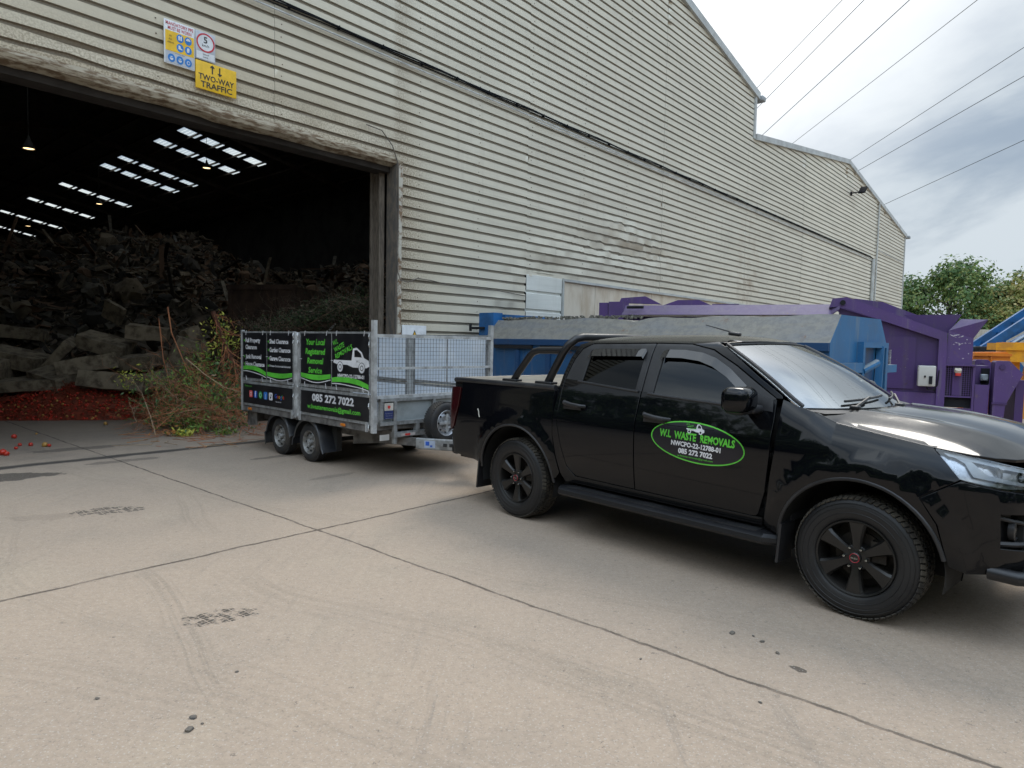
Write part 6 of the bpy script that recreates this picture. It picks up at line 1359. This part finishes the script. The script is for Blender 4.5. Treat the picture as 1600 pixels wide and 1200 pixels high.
def sheetbit(p, L_, W_, mi):
    mb.mi = mi; d = Vector((rg.gauss(0, 1), rg.gauss(0, 1), rg.gauss(0, .6))).normalized(); u = d.orthogonal().normalized(); k = 4; r0 = []; r1 = []; c = Vector((rg.gauss(0, .3), rg.gauss(0, .3), rg.gauss(0, .3)))
    for i in range(k+1):
        t_ = i/k-.5; q = p+d*L_*t_+c*L_*(t_*t_)*1.6+Vector((rg.gauss(0, .02), rg.gauss(0, .02), rg.gauss(0, .02))); r0.append(mb.v(q-u*W_/2)); r1.append(mb.v(q+u*W_/2*rg.uniform(.6, 1.1)))
    for i in range(k): mb.face([r0[i], r0[i+1], r1[i+1], r1[i]])
for i in range(15000):
    s_ = rg.uniform(1, 18); n_ = rg.uniform(12.4, 33); p = sn(s_, n_); h = heap_h(p.x, p.y)
    if h < .25 and p.y-ybase(p.x, p.y) < .5: continue
    t_ = p.y-ybase(p.x, p.y); p.z = h+rg.uniform(-.05, .12); k = rg.random()
    if t_ < 4.5: mi = rg.choice((0, 1, 1, 3, 0)); 
    else: mi = rg.choice((0, 0, 2, 3, 3, 1, 2, 6))
    if rg.random() < .012: mi = 5
    if k < .5: sheetbit(p, rg.uniform(.2, .8), rg.uniform(.03, .18), mi)
    elif k < .66:
        mb.mi = mi; mb.box(p, (rg.uniform(.08, .5), rg.uniform(.06, .3), rg.uniform(.03, .18)), Matrix.Rotation(rg.uniform(0, 6), 4, 'Z') @ Matrix.Rotation(rg.gauss(0, .6), 4, 'X') @ Matrix.Rotation(rg.gauss(0, .5), 4, 'Y'))
    else:
        mb.mi = rg.choice((2, 6, 3, 0)); d = Vector((rg.gauss(0, 1), rg.gauss(0, 1), rg.gauss(0, .5))).normalized()*rg.uniform(.2, .9); mb.tube([p-d*.5, p+Vector((rg.gauss(0, .05), rg.gauss(0, .05), rg.gauss(.04, .05))), p+d*.5], rg.uniform(.008, .03), 4)
for i in range(220):
    s_ = rg.uniform(1, 17); n_ = rg.uniform(16, 32); p = sn(s_, n_); h = heap_h(p.x, p.y); t_ = p.y-ybase(p.x, p.y)
    if t_ < 4: continue
    p.z = h+.08; k = rg.random(); mb.mi = rg.choice((2, 6, 1, 3, 2, 6))
    if k < .4: d = Vector((rg.gauss(0, 1), rg.gauss(0, .6), rg.gauss(.2, .5))).normalized()*rg.uniform(.6, 1.3); mb.bar(p-d, p+d, rg.uniform(.06, .16), .03)
    elif k < .75: mb.box(p, (rg.uniform(.5, 1.2), rg.uniform(.3, .8), .025), Matrix.Rotation(rg.uniform(0, 6), 4, 'Z') @ Matrix.Rotation(rg.gauss(.5, .5), 4, 'X'))
    else:
        b = bmesh.new(); bmesh.ops.create_icosphere(b, subdivisions=2, radius=rg.uniform(.2, .4)); off_ = Vector((i*1.7, 0, 0)); mp = {}
        for v in b.verts: mp[v] = mb.v(p+v.co*(1+.5*MN.noise(v.co*4+off_)))
        for f_ in b.faces: mb.face([mp[v] for v in f_.verts])
        b.free()
tag(mb.build('waste_heap', H_mats, sharp=30), kind='stuff')
# concrete slabs and blocks
M_slab = mat('broken_concrete', (.22, .18, .125), .9, col2=(.08, .062, .042), nscale=5, bump=.8, bscale=18)
def slabobj(px, py, Y, d, rx, ry, rz_, label, seed):
    mb = MB(); b = bmesh.new(); bmesh.ops.create_cube(b, size=1); bmesh.ops.subdivide_edges(b, edges=b.edges[:], cuts=4, use_grid_fill=True)
    for v in b.verts:
        c = v.co; e_ = sum(1 for q in c if abs(abs(q)-.5) < .01); q = Vector((c.x*d[0], c.y*d[1], c.z*d[2])); nn = MN.noise_vector(q*3.1+Vector((seed*3.7, 0, 0)))*.014*(1+1.2*(e_ > 1))+MN.noise_vector(q*9+Vector((seed, 0, 0)))*.008; q += nn
        if e_ >= 2: q *= .965
        v.co = q
    mp = {v: mb.v(v.co) for v in b.verts}
    for f_ in b.faces: mb.face([mp[v] for v in f_.verts])
    b.free(); o = mb.build('concrete_slab', M_slab, sharp=28); o.location = pix(px, py, Y); o.rotation_euler = (R(rx), R(ry), R(rz_)); tag(o, label, 'slab', 'broken concrete slabs in the doorway')
SL = [(232, 520, 15.2, (.85, .6, .30), 4, 5, 20, 'flat topped concrete block highest of the slabs, behind the branches'),
      (95, 553, 14.6, (.22, 1.0, .75), 10, 38, 30, 'pale slab leaning steeply like an open page in the middle of the slabs'),
      (165, 538, 15.0, (1.0, .7, .30), 12, 16, 10, 'tilted slab just left of the high flat topped block'),
      (140, 572, 14.2, (1.15, .8, .32), -8, -10, 25, 'big squat block below the steep pale slab'),
      (215, 565, 14.6, (1.1, .7, .28), 10, -6, -8, 'wide block directly below the high flat topped block'),
      (28, 560, 14.5, (1.2, .8, .30), 6, 12, 5, 'broad block second from the left edge at slab level'),
      (20, 520, 15.6, (1.3, .7, .28), -4, 6, 18, 'long flat slab at the left edge, upper of the stack'),
      (40, 600, 13.7, (1.5, .8, .22), 5, -4, 12, 'thin wide slab low at the left edge over the tomatoes'),
      (285, 555, 14.6, (.5, .28, .75), 12, 20, 40, 'upright rough chunk right of the wide block'),
      (305, 535, 15.2, (.4, .22, .7), -14, -20, 70, 'upright narrow chunk farthest right of the slabs'),
      (185, 598, 13.8, (1.3, .8, .35), -10, 5, 8, 'low slab lying right above the tomato mound'),
      (90, 590, 13.9, (.9, .7, .3), 16, 10, -20, 'tipped slab between the steep page and the tomatoes'),
      (178, 488, 16.0, (.5, .12, .45), 20, 30, 0, 'small triangular sheet fragment high above the slabs'),
      (250, 590, 14.0, (.7, .6, .24), 5, -14, 33, 'squat chunk at the right end behind the branch heap'),
      (-30, 580, 13.9, (1.0, .9, .6), 5, 5, 20, 'block cut off by the left edge of the view')]
for i, a in enumerate(SL): slabobj(*a, i)
# rusty steel skip inside
rs = empty('rusty_skip', pix(360, 640, 16.5), R(-12), 'dark rusty steel skip half buried right of the big heap', 'skip'); rs.location.z = 0
M_rs = mat('rusty_skip_steel', (.07, .042, .03), .9, col2=(.04, .025, .02), nscale=3)
mb = MB(); mb.bb(0, 1.75, 0, 1.6, .4, 2.92); mb.build('tub', M_rs, rs, flat=True); mb = MB(); mb.bb(-.04, 1.80, -.05, .05, 2.86, 2.98)
for x in (0, 1.2, 1.7): mb.bb(x, x+.09, -.06, 0, .4, 2.86)
mb.build('rim', M_rs, rs, flat=True)
# tomatoes
M_tom = mat('tomato_red', (.62, .035, .012), .35, col2=(.42, .025, .012), nscale=30, spec=.6); M_tomd = mat('rotting_vine', (.26, .045, .018), .8, col2=(.12, .03, .015), nscale=16, bump=.6); M_tomy = mat('pale_tomato', (.42, .22, .05), .4, col2=(.5, .30, .08))
def tomato(mb, p, r_):
    mt_ = Matrix.Translation(p) @ Matrix.Rotation(rg.uniform(0, 6), 4, 'Z') @ Matrix.Rotation(rg.uniform(0, 3), 4, 'X'); old = mb.M; mb.M = old @ mt_
    mb.lathe([(.001, -r_*.85), (r_*.6, -r_*.7), (r_, 0), (r_*.65, r_*.68), (r_*.2, r_*.72), (.001, r_*.6)], axis='Z', n=8); mb.M = old
def tom_h(X, Y):
    q = X/Y; t_ = Y-ybase(X, Y)+.15
    side = interp([(-1.2, .5), (-.763, .55), (-.68, .95), (-.60, 1.15), (-.55, .9), (-.50, .45), (-.46, 0)], q); return max(0, min(t_*1.15, .42+.1*t_)*side*1.35+.06*MN.noise(Vector((X*2, Y*2, 0)))-.02) if 0 < t_ < 2.6 else 0
mb = MB()
g2 = {}
for i in range(61):
    for j in range(21):
        q = -1.0+.58*i/60; Y = 12.7+3.0*j/20; X = q*Y; g2[i, j] = mb.v((X, Y, tom_h(X, Y)-.03))
mb.mi = 1
for i in range(60):
    for j in range(20): mb.face([g2[i, j], g2[i+1, j], g2[i+1, j+1], g2[i, j+1]])
for i in range(9000):
    q = rg.uniform(-1.0, -.46); Y = rg.uniform(12.7, 15.2); X = q*Y; h = tom_h(X, Y)
    if h < .015: continue
    r_ = rg.uniform(.013, .030); k = rg.random(); 
    if k < .66:
        mb.mi = 0 if rg.random() > (.22 if Y-ybase(X, Y) < .15 else .05) else 2; tomato(mb, Vector((X, Y, h+rg.uniform(-.01, .02))), r_)
    else:
        mb.mi = 1; d = Vector((rg.gauss(0, 1), rg.gauss(0, 1), rg.gauss(0, .5))).normalized()*rg.uniform(.08, .22); c = Vector((X, Y, h+.02)); mb.tube([c-d, c+Vector((0, 0, .05)), c+d], .006, 4)
tag(mb.build('tomato_mound', [M_tom, M_tomd, M_tomy], sharp=60), kind='stuff')
for i, (px, py, r_, mt_, lb) in enumerate([(22, 685, .045, 0, 'loose red tomato nearest the mound, far left on the concrete'), (31, 697, .030, 0, 'small tomato just below the one nearest the mound'), (48, 697, .034, 0, 'tomato in the row right of the small pair'), (25, 702, .028, 0, 'lowest of the small tomatoes above the crushed one'), (77, 698, .030, 0, 'red tomato touching the yellow skin'), (70, 698, .045, 2, 'split yellow skin beside a red tomato'), (4, 711, .055, 0, 'crushed red tomato at the left edge'), (165, 664, .04, 2, 'pale yellow scrap on the concrete below the mound'), (57, 679, .02, 2, 'tiny pale fruit on the concrete below the tomato mound'), (10, 712, .04, 0, 'smaller crushed tomato touching the one at the left edge')]):
    mb = MB(); old = rg.random(); tomato(mb, Vector((0, 0, r_*.7)), r_); o = mb.build('loose_tomato', (M_tom, M_tomd, M_tomy)[mt_], sharp=60); o.location = gpx(px, py); tag(o, lb, 'tomato', 'loose tomatoes on the concrete')
# branch heap
B_tw = [mat('red_brown_twig', (.50, .20, .09), .85, col2=(.32, .13, .07)), mat('grey_brown_twig', (.42, .30, .19), .9), mat('dry_orange_leaf', (.50, .20, .05), .8)]
B_lf = [mat('fresh_green_leaf', (.17, .28, .045), .6, col2=(.11, .20, .035)), mat('dark_green_leaf', (.08, .15, .04), .6), mat('yellow_green_leaf', (.6, .58, .10), .6, col2=(.38, .45, .07))]
def leafcl(mb, c, r_, n_, s_, mi):
    for i in range(n_):
        p = c+Vector((rg.gauss(0, 1), rg.gauss(0, 1), rg.gauss(0, .8)))*r_*.5
        if p.z < .02: p.z = rg.uniform(.02, .1)
        d = Vector((rg.gauss(0, 1), rg.gauss(0, 1), rg.gauss(.6, 1))).normalized(); u = d.orthogonal().normalized(); u.rotate(Matrix.Rotation(rg.uniform(0, 6.3), 3, d)); w2_ = d.cross(u); q = s_*rg.uniform(.6, 1.3); mb.mi = mi if rg.random() < .8 else rg.choice((3, 4, 4))
        mb.poly([p-u*q, p-w2_*q*.35, p+u*q, p+w2_*q*.35])
mb = MB()
def twig(p, d, L_, r_, mi, br=2):
    mb.mi = mi; pts = [p]; dd = d.normalized(); k = 5
    for i in range(k):
        dd = (dd+Vector((rg.gauss(0, .16), rg.gauss(0, .16), rg.gauss(-.02, .12)))).normalized(); q = pts[-1]+dd*L_/k; q.z = max(q.z, .015); pts.append(q)
    mb.tube(pts, [r_*(1-.8*i/k) for i in range(k+1)], 4, cap=False)
    if br:
        for i in range(rg.randint(2, 4)): q = pts[rg.randint(1, k)]; twig(q, dd+Vector((rg.gauss(0, .7), rg.gauss(0, .7), rg.gauss(0, .6))), L_*.45, r_*.5, mi, br-1)
hump = [(300, 640, 12.0, 1.0), (335, 600, 12.6, 1.2), (265, 620, 12.4, .9), (370, 650, 12.4, 1.0), (240, 655, 12.2, .5), (375, 570, 13.2, 1.1), (325, 580, 13.0, 1.0)]
def bh(X, Y):
    h = 0
    for px, py, Yc, rr in hump:
        c = pix(px, py, Yc); h = max(h, (pix(px, py, Yc).z+.15)*exp(-(((X-c.x)/(.75*rr))**2+((Y-c.y)/(.9*rr))**2)))
    return h
for i in range(620):
    px = rg.gauss(312, 40); Y = rg.uniform(11.6, 14.2); X = (px-800)/FPX*Y; h = bh(X, Y); z = rg.uniform(.02, max(.15, h))
    twig(Vector((X, Y, z)), Vector((rg.gauss(-.1, 1), rg.gauss(-.3, .7), rg.gauss(.25, .6))), rg.uniform(.3, .9), rg.uniform(.003, .008), rg.choice((0, 0, 1, 0)), 2)
for px, py, Y, rr, n_, mi in ((300, 590, 12.3, .45, 240, 3), (285, 655, 11.9, .35, 200, 4), (330, 625, 12.0, .4, 200, 3), (305, 660, 11.7, .35, 180, 3), (245, 640, 12.3, .5, 160, 4), (205, 590, 12.6, .30, 90, 5), (350, 535, 13.2, .35, 130, 5), (345, 510, 13.4, .35, 60, 5), (287, 682, 11.35, .16, 130, 5), (352, 682, 11.6, .2, 90, 3), (270, 620, 12.2, .6, 260, 4), (350, 600, 12.4, .6, 260, 4), (360, 650, 12.0, .5, 180, 4), (265, 684, 11.3, .2, 50, 6), (240, 595, 12.4, .25, 60, 3), (320, 560, 12.9, .4, 150, 3)):
    if mi == 6: mb.mi = 2; leafcl(mb, pix(px, py, Y), rr, n_, .03, 2)
    else: leafcl(mb, pix(px, py, Y), rr, int(n_*1.5), .040, mi)
for i in range(140):   # tight core so that light does not leak through
    px = rg.gauss(320, 40); Y = rg.uniform(12.3, 13.8); X = (px-800)/FPX*Y; h = bh(X, Y)*.85; leafcl(mb, Vector((X, Y, rg.uniform(.02, max(.1, h)))), .4, 16, .05, rg.choice((4, 1, 2)))
for i in range(60): p = gpx(rg.uniform(200, 375), rg.uniform(668, 700)); mb.mi = rg.choice((1, 2, 0)); d = Vector((rg.gauss(0, 1), rg.gauss(0, 1), 0)).normalized()*rg.uniform(.04, .3); mb.tube([p-d+Vector((0, 0, .01)), p+d+Vector((0, 0, .012))], .004, 4)
tag(mb.build('cut_branch_heap', B_tw+B_lf, sharp=None, normals=False), kind='stuff')
mb = MB()
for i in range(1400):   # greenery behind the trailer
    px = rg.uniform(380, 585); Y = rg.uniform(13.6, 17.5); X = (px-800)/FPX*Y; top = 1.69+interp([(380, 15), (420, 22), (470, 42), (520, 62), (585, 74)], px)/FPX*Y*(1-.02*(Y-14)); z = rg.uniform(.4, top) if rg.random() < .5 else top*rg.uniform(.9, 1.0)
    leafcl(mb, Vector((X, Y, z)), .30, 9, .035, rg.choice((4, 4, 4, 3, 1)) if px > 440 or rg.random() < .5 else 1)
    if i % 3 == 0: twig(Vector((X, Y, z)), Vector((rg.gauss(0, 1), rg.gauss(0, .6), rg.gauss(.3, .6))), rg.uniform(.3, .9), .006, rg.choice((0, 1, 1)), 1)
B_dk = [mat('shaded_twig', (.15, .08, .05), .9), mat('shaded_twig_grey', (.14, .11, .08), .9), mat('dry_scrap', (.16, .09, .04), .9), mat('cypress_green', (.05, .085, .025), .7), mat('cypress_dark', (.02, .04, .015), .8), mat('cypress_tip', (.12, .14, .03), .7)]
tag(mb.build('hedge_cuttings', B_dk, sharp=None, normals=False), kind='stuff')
# individual long branches
def branch(name, pts, r_, mt_, label, tw=10, leaf=None):
    global mb
    e = empty(name, (0, 0, 0), 0, label, 'branch'); P = [pix(*p) for p in pts]; base = P[0].copy(); e.location = base
    mb = MB(); mb.M = Matrix.Translation(-base); n_ = len(P); mb.tube(P, [r_*(1-.75*i/(n_-1)) for i in range(n_)], 7); mb.build('stem', mt_, e)
    mb = MB(); mb.M = Matrix.Translation(-base)
    for i in range(tw):
        k = rg.randint(0, n_-2); t_ = rg.random(); q = P[k].lerp(P[k+1], t_); d = (P[k+1]-P[k]).normalized(); twig(q, d+Vector((rg.gauss(0, .5), rg.gauss(0, .5), rg.gauss(0, .4))), rg.uniform(.25, .7), r_*.25, 0, 1)
    mb.build('twigs', B_tw[0], e, sharp=None)
branch('long_branch', [(262, 480, 13.0), (268, 520, 12.8), (285, 560, 12.6), (300, 600, 12.4)], .016, B_tw[0], 'bare pale branch sticking highest out of the heap of cut branches', 8)
branch('long_branch', [(248, 498, 12.9), (255, 560, 12.6), (268, 610, 12.3), (280, 650, 12.0)], .010, B_tw[0], 'thin bare branch left of the highest pale one', 6)
branch('long_branch', [(246, 690, 11.3), (235, 650, 11.6), (222, 615, 12.0), (205, 590, 12.3)], .012, B_tw[1], 'arching twig at the left front edge of the branch heap', 5)
branch('conifer_limb', [(333, 488, 13.4), (345, 520, 13.2), (362, 560, 13.0), (378, 600, 12.8)], .05, mat('red_bark', (.16, .06, .035), .9, col2=(.08, .035, .025), nscale=12), 'thick red brown conifer limb leaning against the trailer end', 34)
branch('long_branch', [(290, 560, 11.9), (320, 585, 11.8), (350, 605, 11.7), (374, 612, 11.7)], .010, B_tw[1], 'long bare branch pointing from the heap towards the trailer boards', 10)
